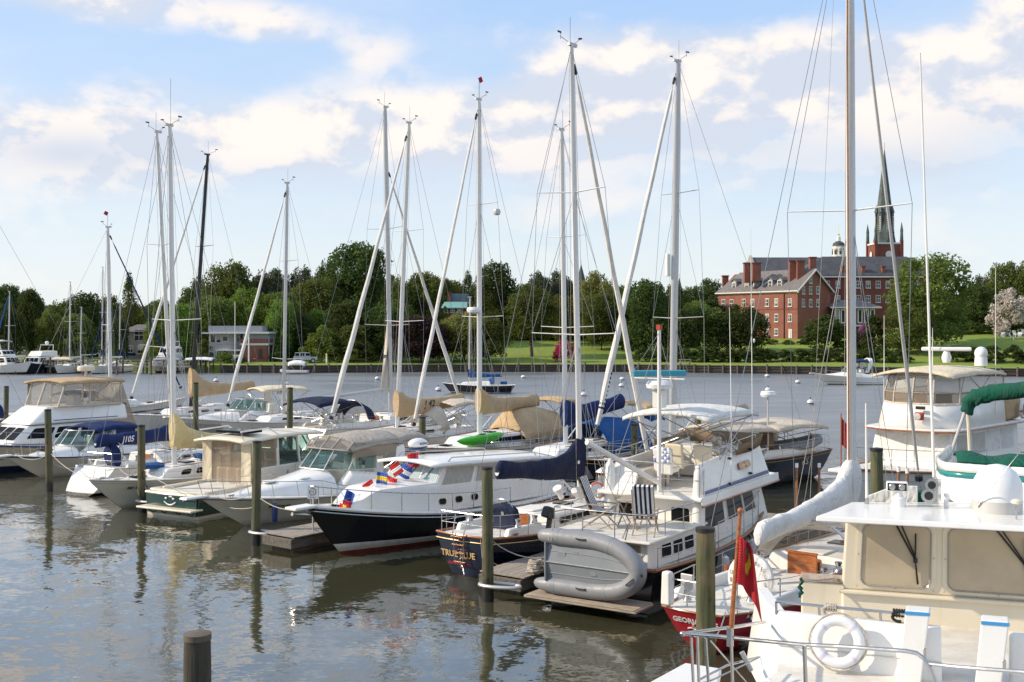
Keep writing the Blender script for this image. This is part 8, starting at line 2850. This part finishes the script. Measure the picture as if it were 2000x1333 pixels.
for u_, vt, vb in ((31, 701, 732), (38, 703, 727), (49, 700, 729), (98, 698, 731), (109, 700, 728), (162, 696, 732), (172, 700, 729), (228, 702, 732), (234, 700, 728), (240, 703, 729), (248, 708, 726),
                   (287, 706, 730), (295, 697, 732), (352, 706, 727), (361, 706, 728), (372, 708, 728), (384, 702, 727), (392, 703, 728), (402, 702, 728), (149, 706, 724), (190, 704, 724), (269, 706, 726), (311, 704, 722)):
    far_pile(u_, vt, vb)
p0, p1 = W(-40, 712, 166), W(372, 712, 164)
root = thing('far_dock', 'grey timber dock with railings behind the boats of the far marina', 'dock', (0, 0, 0))
root.location = (p0.x, p0.y, 0)
d = p1 - p0
root.rotation_euler = (0, 0, math.atan2(d.y, d.x))
Ld = d.length
MB().box((Ld / 2, 0, 1.0), (Ld, 1.6, .2)).build('deck', M('dock_wood'), root, smooth=0)
for z_ in (1.5, 1.95): MB().box((Ld / 2, -.75, z_), (Ld, .06, .10)).build('railing', M('dock_wood'), root, smooth=0)
for i in range(int(Ld / 3)): MB().box((i * 3 + 1, -.75, .5), (.16, .16, 3.0)).build('post', M('post_wood'), root, smooth=0)
for u_, mt_, lb in ((392, 'radome', 'boat lift under white canopy at the end of the far marina'), (120, 'canvas_cream', 'beige awning over a slip in the far marina'), (330, 'house_grey', 'grey awning behind the red bottomed motor yacht')):
    p = W(u_, 704, 166)
    o = thing('slip_canopy', lb, 'canopy', (p.x, p.y, 0))
    for x in (-1.6, 1.6):
        for y in (-1, 1): MB().box((x, y, .9), (.14, .14, 2.0)).build('post', M('post_wood'), o, smooth=0)
    canopy(o, -2.0, 2.0, 1.3, 2.35, .3, .15, mt_, base=None)

BALLS = [(422, 747, 'grey mooring ball left of the white sloop furled jib'), (559, 754, 'mooring ball behind the silver mast'), (737, 743, 'mooring ball left of the small luff of sail'), (856, 765, 'mooring ball at the bow of the moored navy sloop'),
         (1022, 740, 'mooring ball right of the moored navy sloop boom'), (1140, 775, 'mooring ball right of the pair of white masts'), (1215, 744, 'far mooring ball above the crossing forestays'), (1214, 757, 'near mooring ball above the crossing forestays'),
         (1248, 735, 'small far mooring ball left of the trawler mast'), (1498, 738, 'far mooring ball left of the white mid creek cruiser'), (1500, 766, 'mooring ball with dark shackle above the radar dome'), (1558, 750, 'mooring ball under the bow of the mid creek cruiser'),
         (1583, 791, 'mooring ball with tall dark top left of the tall foreground mast'), (962, 765, 'mooring ball close behind the tan boom cover')]
for u_, v_, lb in BALLS:
    p = G(u_, v_)
    o = thing('mooring_ball', lb, 'mooring ball', p, RND.uniform(0, 6), 'mooring balls in the creek')
    MB().lathe([(.05, -.15), (.26, 0), (.34, .16), (.27, .36), (.12, .46), (.08, .48)], n=16).build('ball', M('buoy_white'), o)
    MB().lathe([(.345, .12), (.345, .19)], n=16).build('band', M('stripe_blue'), o)
    MB().tube([(.0, 0, .45), (.06, 0, .60), (-.02, 0, .66), (-.06, 0, .58)], .035, 6).build('shackle', M('rubber'), o)


# ------------------------------------------------------------------ foreground trawler at the right edge
r = thing('trawler_yacht', 'large white trawler bow with pilothouse windows, rails and cream cabin in the near right corner', 'trawler yacht', (4.6, 14.0, 0), rad(-18))
fore = r
LL = lambda u, v, z: loc_of(r, W(u, v, z))
# hull and deck: bow to the left
plan = [LL(1352, 1200, 10.9)[:2], LL(1352, 1200, 10.4)[:2], (-1.4, -6.1), (.8, -7.4), (3.4, -8.2), (8.5, -7.0), (11, 0), (8, 5.5), (3.2, 4.5), (.1, 3.0), LL(1560, 1200, 15)[:2], LL(1505, 1200, 13.4)[:2], LL(1490, 1200, 12.3)[:2], LL(1400, 1200, 11.1)[:2]]
c0 = V((3.5, -1.5, 0))
top = [V((x, y, 3.18)) for x, y in plan]
mid = [V((c0.x + (x - c0.x) * .90, c0.y + (y - c0.y) * .90, 1.5)) for x, y in plan]
low = [V((c0.x + (x - c0.x) * .74, c0.y + (y - c0.y) * .74, -.3)) for x, y in plan]
MB().loft([low, mid, top]).build('hull', M('white_gloss'), r, 50, bevel=.04)
MB().prism([(c0.x + (x - c0.x) * .97, c0.y + (y - c0.y) * .97) for x, y in plan], 3.18, 3.22).build('deck', M('deck_white'), r)
# pulpit platform at the bow tip
pp = [LL(1262, 1338, 11.2), LL(1338, 1303, 11.9), LL(1409, 1317, 11.7), LL(1402, 1345, 11.1)]
MB().loft([[V((p.x, p.y, 3.36)) for p in pp], [V((p.x, p.y, 3.44)) for p in pp]]).build('bow_plank', M('white'), r, bevel=.02)
# cabin below the windows and pilothouse
zc = 3.54
f0, f1 = LL(1643, 1180, 14.55), LL(2120, 1230, 13.75)
y0 = f0.y
xl, xr = f0.x, f0.x + 2.72
MB().box(((xl + xr) / 2 + .0, y0 + 1.5, 2.9), (xr - xl, 3.0, 1.36)).build('cabin', M('cream'), r, bevel=.04)
MB().box(((xl + xr) / 2, y0 - .02, zc + .035), (xr - xl + .04, .10, .045)).build('cabin_ledge', M('cream'), r, bevel=.015)
pb = [(xl, y0 + .02), (xr, y0 + .02), (xr, y0 + .95), (xl, y0 + .95)]
ph = MB().loft([[V((x, y, zc + .04)) for x, y in pb], [V((xl + .06 if x == xl else xr - .06, y - (.10 if y < y0 + 1 else 0), 4.56)) for x, y in pb]]).build('pilothouse', M('cream'), r, bevel=.04)
wf = Face((xl, y0 + .02, zc + .04), (xr, y0 + .02, zc + .04), (xr - .06, y0 - .08, 4.56), (xl + .06, y0 - .08, 4.56))
for ua, ub, va, vb, uw, vw in ((1654, 1795, 1156, 1026, 1710, 1762), (1811, 2003, 1171, 1036, 1902, 1944)):
    a0, b0 = px(wf, r, ua, va)
    a1, b1 = px(wf, r, ub, vb)
    a0, a1, b0, b1 = max(.02, a0), min(.985, a1), .07, .94
    w_ = pane(MB(), wf, a0 - .012, a1 + .012, b0 - .02, b1 + .02, -.01, .028, .12).build('window', M('cream'), r)
    pane(MB(), wf, a0 + .012, a1 - .012, b0 + .03, b1 - .03, 0, .024, .10).build('pane', M('glass_cover'), w_)
    rg = MB()
    pts = [wf.pt(x, y, .03) for x, y in rrect(a0 + .012, a1 - .012, b0 + .03, b1 - .03, .10 / wf.w, .10 / wf.h)]
    rg.tube(pts, .010, 5, closed=True)
    rg.build('gasket', M('curtain'), w_)
    for x_, y_ in ((.0, .0), (.5, .0), (1, .0), (.0, .5), (1, .5), (0, 1), (.5, 1), (1, 1)):
        MB().lathe([(.009, 0), (.007, .006)], wf.pt(a0 - .002 + (a1 - a0 + .004) * x_, b0 + .005 + (b1 - b0 - .01) * y_, .027), 8, ax=wf.n).build('screw', M('steel'), w_)
    # wiper: twin arm from above and a blade
    s1 = a0 + (a1 - a0) * .44
    piv = wf.pt(s1, 1.0, .05)
    tip = wf.pt(a0 + (a1 - a0) * .76, .47, .055)
    wp = MB()
    wp.tube([piv, tip], .012, 5)
    wp.tube([piv + V((.07, 0, 0)), tip + V((.015, 0, 0))], .010, 5)
    wp.box(tip, (.05, .04, .05))
    wp.build('wiper', M('black'), r)
    MB().tube([wf.pt(a0 + (a1 - a0) * .755, .82, .05), tip, wf.pt(a0 + (a1 - a0) * .80, .16, .05)], .010, 4, flat=2.0).build('wiper_blade', M('rubber'), r)
# third window, outside the picture on the far right
window(r, Face((xr, y0 + .05, zc + .04), (xr, y0 + 2.8, zc + .04), (xr, y0 + 2.8, 4.5), (xr, y0 + .05, 4.5)), .15, .85, .1, .9, 'glass_cover', 'cream', .03, .08)
# visor roof
vl = LL(1592, 1013, 13.95)
rp = [(vl.x, vl.y), (xr + .5, vl.y), (xr + .4, y0 + 1.0), (xl + 1.5, y0 + 1.0), (xl + .1, y0 + .55), (vl.x + .12, vl.y + .35)]
zr = 4.57
MB().loft([[V((x, y, zr)) for x, y in rp], [V((x + .01, y + .02, zr + .07)) for x, y in rp]]).build('visor_roof', M('white_gloss'), r, bevel=.02)
# flybridge cowl with a teal band, green cover on top
cow = []
for i in range(9):
    t = i / 8
    a = PI * (1.02 - .62 * t)
    cow.append(V((2.10 + 1.42 * math.cos(a) * 1.0, y0 + 1.75 - 1.05 * math.sin(a), 0)))
cow = [LL(1838, 980, 15.6), LL(1850, 982, 15.35), LL(1890, 984, 15.15), LL(1960, 986, 14.9), LL(2060, 990, 14.6), LL(2160, 994, 14.3)]
cow = [V((p.x, p.y, 0)) for p in cow]
cow = [cow[0] + V((.25, 2.2, 0)), cow[0] + V((-.02, .5, 0))] + cow
def cowl_ring(off, z): return [p + V((0, off, z)) for p in cow]
for nm, za, zb_, oa, ob, mt_, sl in (('cowl_lower', 3.6, 4.93, 0, .05, 'white_gloss', .05), ('cowl_band', 4.93, 5.01, .055, .065, 'teal_band', .03), ('cowl_upper', 5.01, 5.12, .06, .10, 'white_gloss', .05)):
    MB().loft([cowl_ring(oa, za), cowl_ring(ob, zb_)], closed=False).build(nm, M(mt_), r, 60, solid=sl)
MB().grid(lambda a, b: cow[2].lerp(cow[7], .06 + .94 * a) + V((.1, .14 + .9 * b, 5.11 + .07 * math.sin(PI * b) * (1 + .5 * math.sin(a * 19)) + .05 * (a > .45) * b)), 18, 8).build('green_cover', M('canvas_green'), r, 60, solid=.03)
# satellite dome, aerials, horns, flood light on the roof
q = LL(1948, 992, 14.3)
dome = MB().lathe([(.30, .16), (.30, .30), (.285, .40), (.22, .52), (.12, .59), (.02, .61)], (q.x, q.y, zr + .06), 28).build('satellite_dome', M('radome'), r)
MB().lathe([(.295, 0), (.305, .16)], (q.x, q.y, zr + .06), 28).build('dome_base', M('grey_hull'), dome)
q = LL(1985, 996, 13.7)
o = MB().tube([(q.x, q.y, zr + .06), (q.x, q.y, zr + .26)], .012, 6).build('antenna_stem', M('steel'), r)
MB().lathe([(.02, 0), (.065, .02), (.06, .05), (.02, .07)], (q.x, q.y, zr + .25), 14).build('mushroom_antenna', M('cream'), o)
q = LL(1848, 990, 14.6)
MB().lathe([(.03, 0), (.03, .11), (.045, .12), (.045, .16), (.03, .19)], (q.x, q.y, zr + .06), 12).build('light_stub', M('radome'), r)
q = LL(1752, 988, 14.7)
fl_ = MB().box((q.x, q.y, zr + .33), (.27, .12, .125)).build('flood_light', M('white'), r, bevel=.02)
MB().box((q.x, q.y - .062, zr + .33), (.235, .012, .095)).build('lamp_housing', M('black'), fl_)
for k in (-.06, .06): MB().lathe([(.042, 0), (.030, .012), (.006, .014)], (q.x + k, q.y - .07, zr + .33), 14, ax=(0, -1, 0)).build('lamp', M('steel'), fl_)
MB().lathe([(.09, 0), (.085, .13), (.05, .15), (.05, .26)], (q.x + .02, q.y, zr + .05), 14).build('lamp_post', M('radome'), fl_)
for u_, v_, s_ in ((1820, 948, 1.0), (1814, 969, 1.1)):
    p = LL(u_, v_, 14.5)
    hn = MB().lathe([(.085 * s_, 0), (.07 * s_, .03), (.035 * s_, .10), (.022 * s_, .34), (.03 * s_, .40)], p, 18, ax=(.15, 1, 0)).build('horn_trumpet', M('steel'), r)
    MB().lathe([(.050 * s_, -.006), (.028 * s_, .06), (.02, .07)], p, 16, ax=(.15, 1, 0)).build('horn_throat', M('black'), hn)
MB().box(LL(1832, 958, 14.9), (.08, .06, .30)).build('horn_bracket', M('white'), r)
for u0, v0, u1, v1, z_, ra, mt_ in ((1826, 985, 1797, 104, 14.9, .022, 'white'), (1693, 985, 1691, 788, 14.9, .020, 'white'), (1908, 990, 2010, 860, 14.2, .008, 'steel')):
    p0_, p1_ = LL(u0, v0, z_), LL(u1, v1, z_ - (.8 if u0 == 1908 else 0))
    MB().tube([p0_, p0_.lerp(p1_, .45), p1_], ra, 8, r1=ra * .45).build('whip_aerial', M(mt_), r)
    MB().tube([p0_, p0_.lerp(p1_, .06)], ra * 1.5, 8).build('aerial_ferrule', M('steel'), r)
# raised bulwark (breakwater) before the pilothouse
zt_, zbt = 3.75, 3.2
bw = [(1478, 13.9), (1500, 13.1), (1530, 12.75), (1600, 12.6), (1720, 12.35), (1838, 12.1)]
lo, hi = [], []
for u_, z_ in bw:
    p = LL(u_, 1210, z_)
    hi.append(V((p.x, p.y, zt_)))
    lo.append(V((p.x - .10 if u_ < 1560 else p.x, p.y - .24, 2.9)))
mid_ = [a.lerp(b, .80) + V((0, -.015, 0)) for a, b in zip(lo, hi)]
in_ = [p + V((.0 if i > 1 else .12, .16, -.01)) for i, p in enumerate(hi)]
il = [p + V((.0 if i > 1 else .12, .18, -.85)) for i, p in enumerate(hi)]
MB().loft([lo, mid_, hi, in_, il], closed=False).build('bulwark', M('white_gloss'), r, 42, bevel=.035, seg=3)
for ua, ub, vt, z_, nm in ((1768, 1816, 1196, 11.9, 'gate_post'), (1917, 1971, 1209, 11.5, 'gate_post')):
    a, b = LL(ua, vt, z_), LL(ub, vt + 4, z_ - .08)
    g = MB().loft([[(a.x - .10, a.y - .10, 3.0), (b.x - .12, b.y - .10, 3.0), (b.x - .1, b.y + .35, 3.0), (a.x - .06, a.y + .35, 3.0)],
                   [(a.x, a.y, 3.99), (b.x, b.y, 3.99), (b.x + .02, b.y + .25, 3.99), (a.x + .02, a.y + .25, 3.99)]]).build(nm, M('white'), r, bevel=.015)
    MB().box(((a.x + b.x) / 2, (a.y + b.y) / 2 - .004, 3.965), (b.x - a.x + .008, .012, .035)).build('tape', M('tape_blue'), g)
    MB().box((b.x - .05, b.y - .03, 3.55), (.035, .035, .13)).build('latch', M('steel'), g, bevel=.01)
a, b = LL(1972, 1228, 11.7), LL(2150, 1240, 11.2)
MB().loft([[(a.x - .02, a.y - .1, 2.9), (b.x, b.y - .1, 2.9), (b.x, b.y + .1, 2.9), (a.x, a.y + .1, 2.9)], [(a.x, a.y, 3.80), (b.x, b.y, 3.80), (b.x, b.y + .15, 3.80), (a.x, a.y + .15, 3.80)]]).build('bulwark', M('white_gloss'), r, bevel=.04)
p = LL(1905, 1280, 14.0)
vt = MB().box((p.x, y0 - .01, p.z), (.10, .03, .16)).build('vent', M('cream'), r)
for i in range(4): MB().box((p.x, y0 - .03, p.z - .06 + .04 * i), (.085, .02, .012), rx=.5).build('vent_slat', M('curtain'), vt)
MB().tube([(a_ * .75 + b_ * .25) + V((0, -.012, 0)) for a_, b_ in zip(mid_[1:], lo[1:])], .006, 4).build('moulding_line', M('grey_hull'), r)
# rail along the bulwark with rope hitches
rl = [LL(1516, 1178, 12.85), LL(1600, 1183, 12.65), LL(1720, 1190, 12.4), LL(1800, 1196, 12.2)]
MB().tube([V((p.x, p.y, 3.85)) for p in rl], .017, 8).build('bulwark_rail', M('steel'), r)
for p in rl: MB().tube([(p.x, p.y + .02, 3.70), (p.x, p.y, 3.85)], .014, 6).build('stanchion', M('steel'), r)
for u_, z_, mt_, n_, nm in ((1612, 12.6, 'rope', 5, 'rope_hitch'), (1746, 12.35, 'rope_dark', 6, 'rope_hitch')):
    p = LL(u_, 1186, z_)
    mb = MB()
    for j in range(n_):
        mb.tube([V((p.x + j * .028, p.y + .035 * math.cos(a), 3.85 + .036 * math.sin(a))) for a in [2 * PI * i / 10 for i in range(10)]], .014, 6, closed=True)
    mb.tube([V((p.x + .05 + .07 * math.cos(a), p.y - .03, 3.82 + .055 * math.sin(a))) for a in [.5 + 4.6 * i / 12 for i in range(13)]], .017, 6)
    mb.build(nm, M(mt_), r)
# side deck piece left of the pilothouse with wood top
p = LL(1612, 1190, 14.6)
MB().box((p.x, p.y + .2, 3.35), (.62, .3, .62)).build('side_bulwark', M('cream'), r, bevel=.03)
MB().box((p.x, p.y + .2, 3.68), (.66, .34, .04)).build('side_cap', M('teak_grey'), r, bevel=.01)
rb = [LL(1520, 1215, 14.3), LL(1572, 1200, 14.4), LL(1640, 1188, 14.6)]
MB().tube([V((q_.x, q_.y, 3.72 + .0)) for q_ in rb], .016, 6).build('side_rail', M('steel'), r)
o = MB().tube([V((rb[1].x - .05 + .02 * math.sin(i * 1.7), rb[1].y - .02, 3.77 - .035 * i)) for i in range(8)], .028, 8).build('green_rope', M('canvas_green'), r)
# bow rail
nr = [LL(1336, 1238, 11.0), LL(1400, 1243, 10.85), LL(1430, 1246, 10.75), LL(1560, 1259, 10.3), LL(1660, 1264, 9.95), LL(1770, 1272, 9.55), LL(1790, 1276, 9.5), LL(1804, 1286, 9.45), LL(1815, 1302, 9.4), LL(1830, 1342, 9.38), LL(1850, 1420, 9.35)]
MB().tube(nr, .019, 10).build('bow_rail', M('steel'), r)
MB().tube([LL(1812, 1297, 9.42), LL(1870, 1303, 9.25), LL(2000, 1313, 8.9), LL(2120, 1322, 8.6)], .017, 8).build('side_rail', M('steel'), r)
fr_ = [LL(1336, 1238, 11.0), LL(1380, 1232, 11.5), LL(1440, 1224, 12.2), LL(1494, 1215, 12.9)]
MB().tube(fr_, .019, 10).build('bow_rail', M('steel'), r)
MB().ell(LL(1334, 1238, 11.0), (.035, .03, .025), 10, 8).build('rail_tip', M('steel'), r)
for (ua, va, ub, vb, z_) in ((1350, 1246, 1357, 1400, 11.0), (1362, 1243, 1367, 1400, 11.05), (1378, 1247, 1388, 1400, 10.95), (1428, 1248, 1433, 1400, 10.75), (1571, 1262, 1577, 1420, 10.25)):
    MB().tube([LL(ua, va, z_), LL(ub, vb, z_)], .015 if ua < 1500 else .019, 8).build('stanchion', M('steel'), r)
MB().tube([LL(1362, 1330, 11.2), LL(1420, 1300, 11.6), LL(1484, 1283, 12.2)], .012, 6).build('lower_rail', M('steel'), r)
for (ua, va, ub, vb) in ((1388, 1252, 1460, 1336), (1388, 1330, 1484, 1284)): MB().tube([LL(ua, va, 10.95), LL(ub, vb, 11.6)], .008, 5).build('rail_brace', M('steel'), r)
MB().box(LL(1458, 1292, 11.8), (.05, .05, .22), ry=-.5).build('anchor_chock', M('steel'), r, bevel=.01)
MB().tube([LL(1484, 1284, 12.0), LL(1487, 1300, 11.9), LL(1496, 1320, 11.8), LL(1508, 1340, 11.7)], .016, 6).build('washdown_hose', M('radome'), r)

# flag staff, ring buoy and green sail of the neighbour stand on this boat but are things of their own
bpy.context.view_layer.update()
b0, b1 = W(1426, 1246, 10.75), W(1446, 998, 10.75)
f = thing('flagstaff', 'varnished wooden flagstaff with a limp red and yellow flag on the near bow rail', 'flag', b0)
dv = b1 - b0
MB().tube([V((0, 0, -.06)), dv], .026, 10, r1=.018).build('staff', M('varnish'), f)
MB().ell(dv, (.03, .03, .03), 10, 8).build('finial', M('varnish'), f)
MB().tube([V((0, 0, -.08)), V((0, 0, .10))], .034, 10).build('socket', M('steel'), f)
def fcl(a, b):
    # flag hanging in folds from the staff: a along the fly, b down the hoist
    c = dv * (.80 - .36 * b)
    w = .05 + .19 * (a ** .9)
    return c + V((w * (.55 + .55 * b) * (1 if a > 0 else .15), -.035 * math.sin(a * 9 + b * 2) - .02, -.34 * a * (.35 + .75 * b) - .015 * math.sin(a * 8)))
mb = MB()
n, k = 16, 16
for i in range(n):
    for j in range(k):
        a, b = (i + .5) / n, (j + .5) / k
        mi = 1 if .20 < a < .62 and abs(b - .34 - .18 * math.sin(a * 6)) < .10 else (2 if .24 < a < .55 and abs(b - .20) < .07 else 0)
        mb.add([fcl(i / n, j / k), fcl((i + 1) / n, j / k), fcl((i + 1) / n, (j + 1) / k), fcl(i / n, (j + 1) / k)], [(0, 1, 2, 3)], mi)
mb.build('cloth', M('red_flag', 'yellow_flag', 'canvas_brown'), f, 70, solid=.004)
q = W(1637, 1254, 12.28)
ax = V((math.sin(rad(-18)) * -1, -math.cos(rad(-18)), .22))
ax = V((-.30, -.93, .26))
ring_buoy(q, .225, .062, 'radome', 'white ring buoy with taped bands hanging on the bulwark in the foreground', ax, band='ring_tape')

# green covered boom reaching in from the boat beyond, at the right edge
p = W(1890, 800, 24)
a, b = LL(1693, 986, 15.3), LL(1762, 986, 15.2)
MB().loft([[(a.x, a.y, 4.45), (b.x + .2, b.y, 4.45), (b.x + .2, b.y, 4.84), (b.x - .1, b.y, 4.83), (a.x, a.y, 4.68)], [(a.x, a.y + .04, 4.45), (b.x + .2, b.y + .04, 4.45), (b.x + .2, b.y + .04, 4.84), (b.x - .1, b.y + .04, 4.83), (a.x, a.y + .04, 4.68)]]).build('side_screen', M('canvas_pale'), fore, bevel=.01)
a = LL(1800, 975, 15.3)
MB().box((a.x, a.y, 4.62), (.42, .3, .26)).build('green_box', M('canvas_green'), fore, bevel=.03)
r = thing('covered_boom', 'furled sail in dark green cover reaching in at the right edge above the cowl', 'sail', (p.x, p.y, 0))
L2 = lambda u, v, z: loc_of(r, W(u, v, z))
path = [L2(1888, 808, 24), L2(1893, 786, 24), L2(1912, 774, 23.8), L2(1960, 766, 23.4), L2(2040, 756, 22.8), L2(2160, 742, 22)]
rings = []
for i, c_ in enumerate(smooth_path(path, 5)):
    d = .135 + .05 * min(1, i / 8) + .012 * math.sin(i * 1.7)
    t = (path[-1] - path[2]).normalized() if i > 6 else (path[2] - path[0]).normalized()
    a_ = t.cross(V((0, 1, 0))).normalized()
    rings.append([c_ + a_ * d * (.9 + .1 * math.sin(5 * th + i)) * math.cos(th) + V((0, 1, 0)) * d * .8 * math.sin(th) for th in [2 * PI * j / 14 for j in range(14)]])
MB().loft(rings).build('cover', M('canvas_green'), r, 60)
MB().tube([L2(1889, 792, 24), L2(1848, 912, 24)], .035, 8).build('boom_crutch', M('grey_hull'), r)
MB().tube([L2(1890, 800, 24.1), L2(1895, 898, 24.1)], .04, 8).build('crutch_post', M('cream'), r)
MB().tube([L2(2160, 742, 22), V((L2(2160, 742, 22).x, L2(2160, 742, 22).y, -.3))], .12, 10).build('mast', M('alu'), r)
MB().tube([V((L2(1848, 912, 24).x, L2(1848, 912, 24).y, -.3)), L2(1848, 912, 24)], .04, 8).build('crutch_post', M('grey_hull'), r)
MB().tube([V((L2(1895, 898, 24.1).x, L2(1895, 898, 24.1).y, -.3)), L2(1895, 898, 24.1)], .04, 8).build('crutch_post', M('cream'), r)


# ------------------------------------------------------------------ fenders, mooring lines and deck clutter
def fender(root, h, t, k, mat='radome', drop=.25):
    p = h.edge(t, k, -.10)
    f = MB().lathe([(.02, -.34), (.09, -.30), (.11, -.1), (.11, .12), (.09, .28), (.03, .33)], p + V((0, k * .03, -drop - .25)), 12).build('fender', M(mat), root)
    MB().tube([p + V((0, k * .03, -drop + .08)), h.edge(t, k, .04) + V((0, 0, .05))], .010, 4).build('fender_line', M('rope'), f)


def mooring(root, a, wb, sag=.25, mat='rope'):
    """line from a deck point (local) to a world point, sagging"""
    b = loc_of(root, wb)
    a = V(a)
    pts = [a.lerp(b, i / 8) - V((0, 0, sag * 4 * (i / 8) * (1 - i / 8))) for i in range(9)]
    MB().tube(pts, .014, 5).build('mooring_line', M(mat), root)


for rt, hh, lst, lines in FITTINGS:
    for t, k, mt_ in lst: fender(rt, hh, t, k, mt_)
    for (t, k), wb in lines: mooring(rt, hh.edge(t, k, .12, .07), wb)
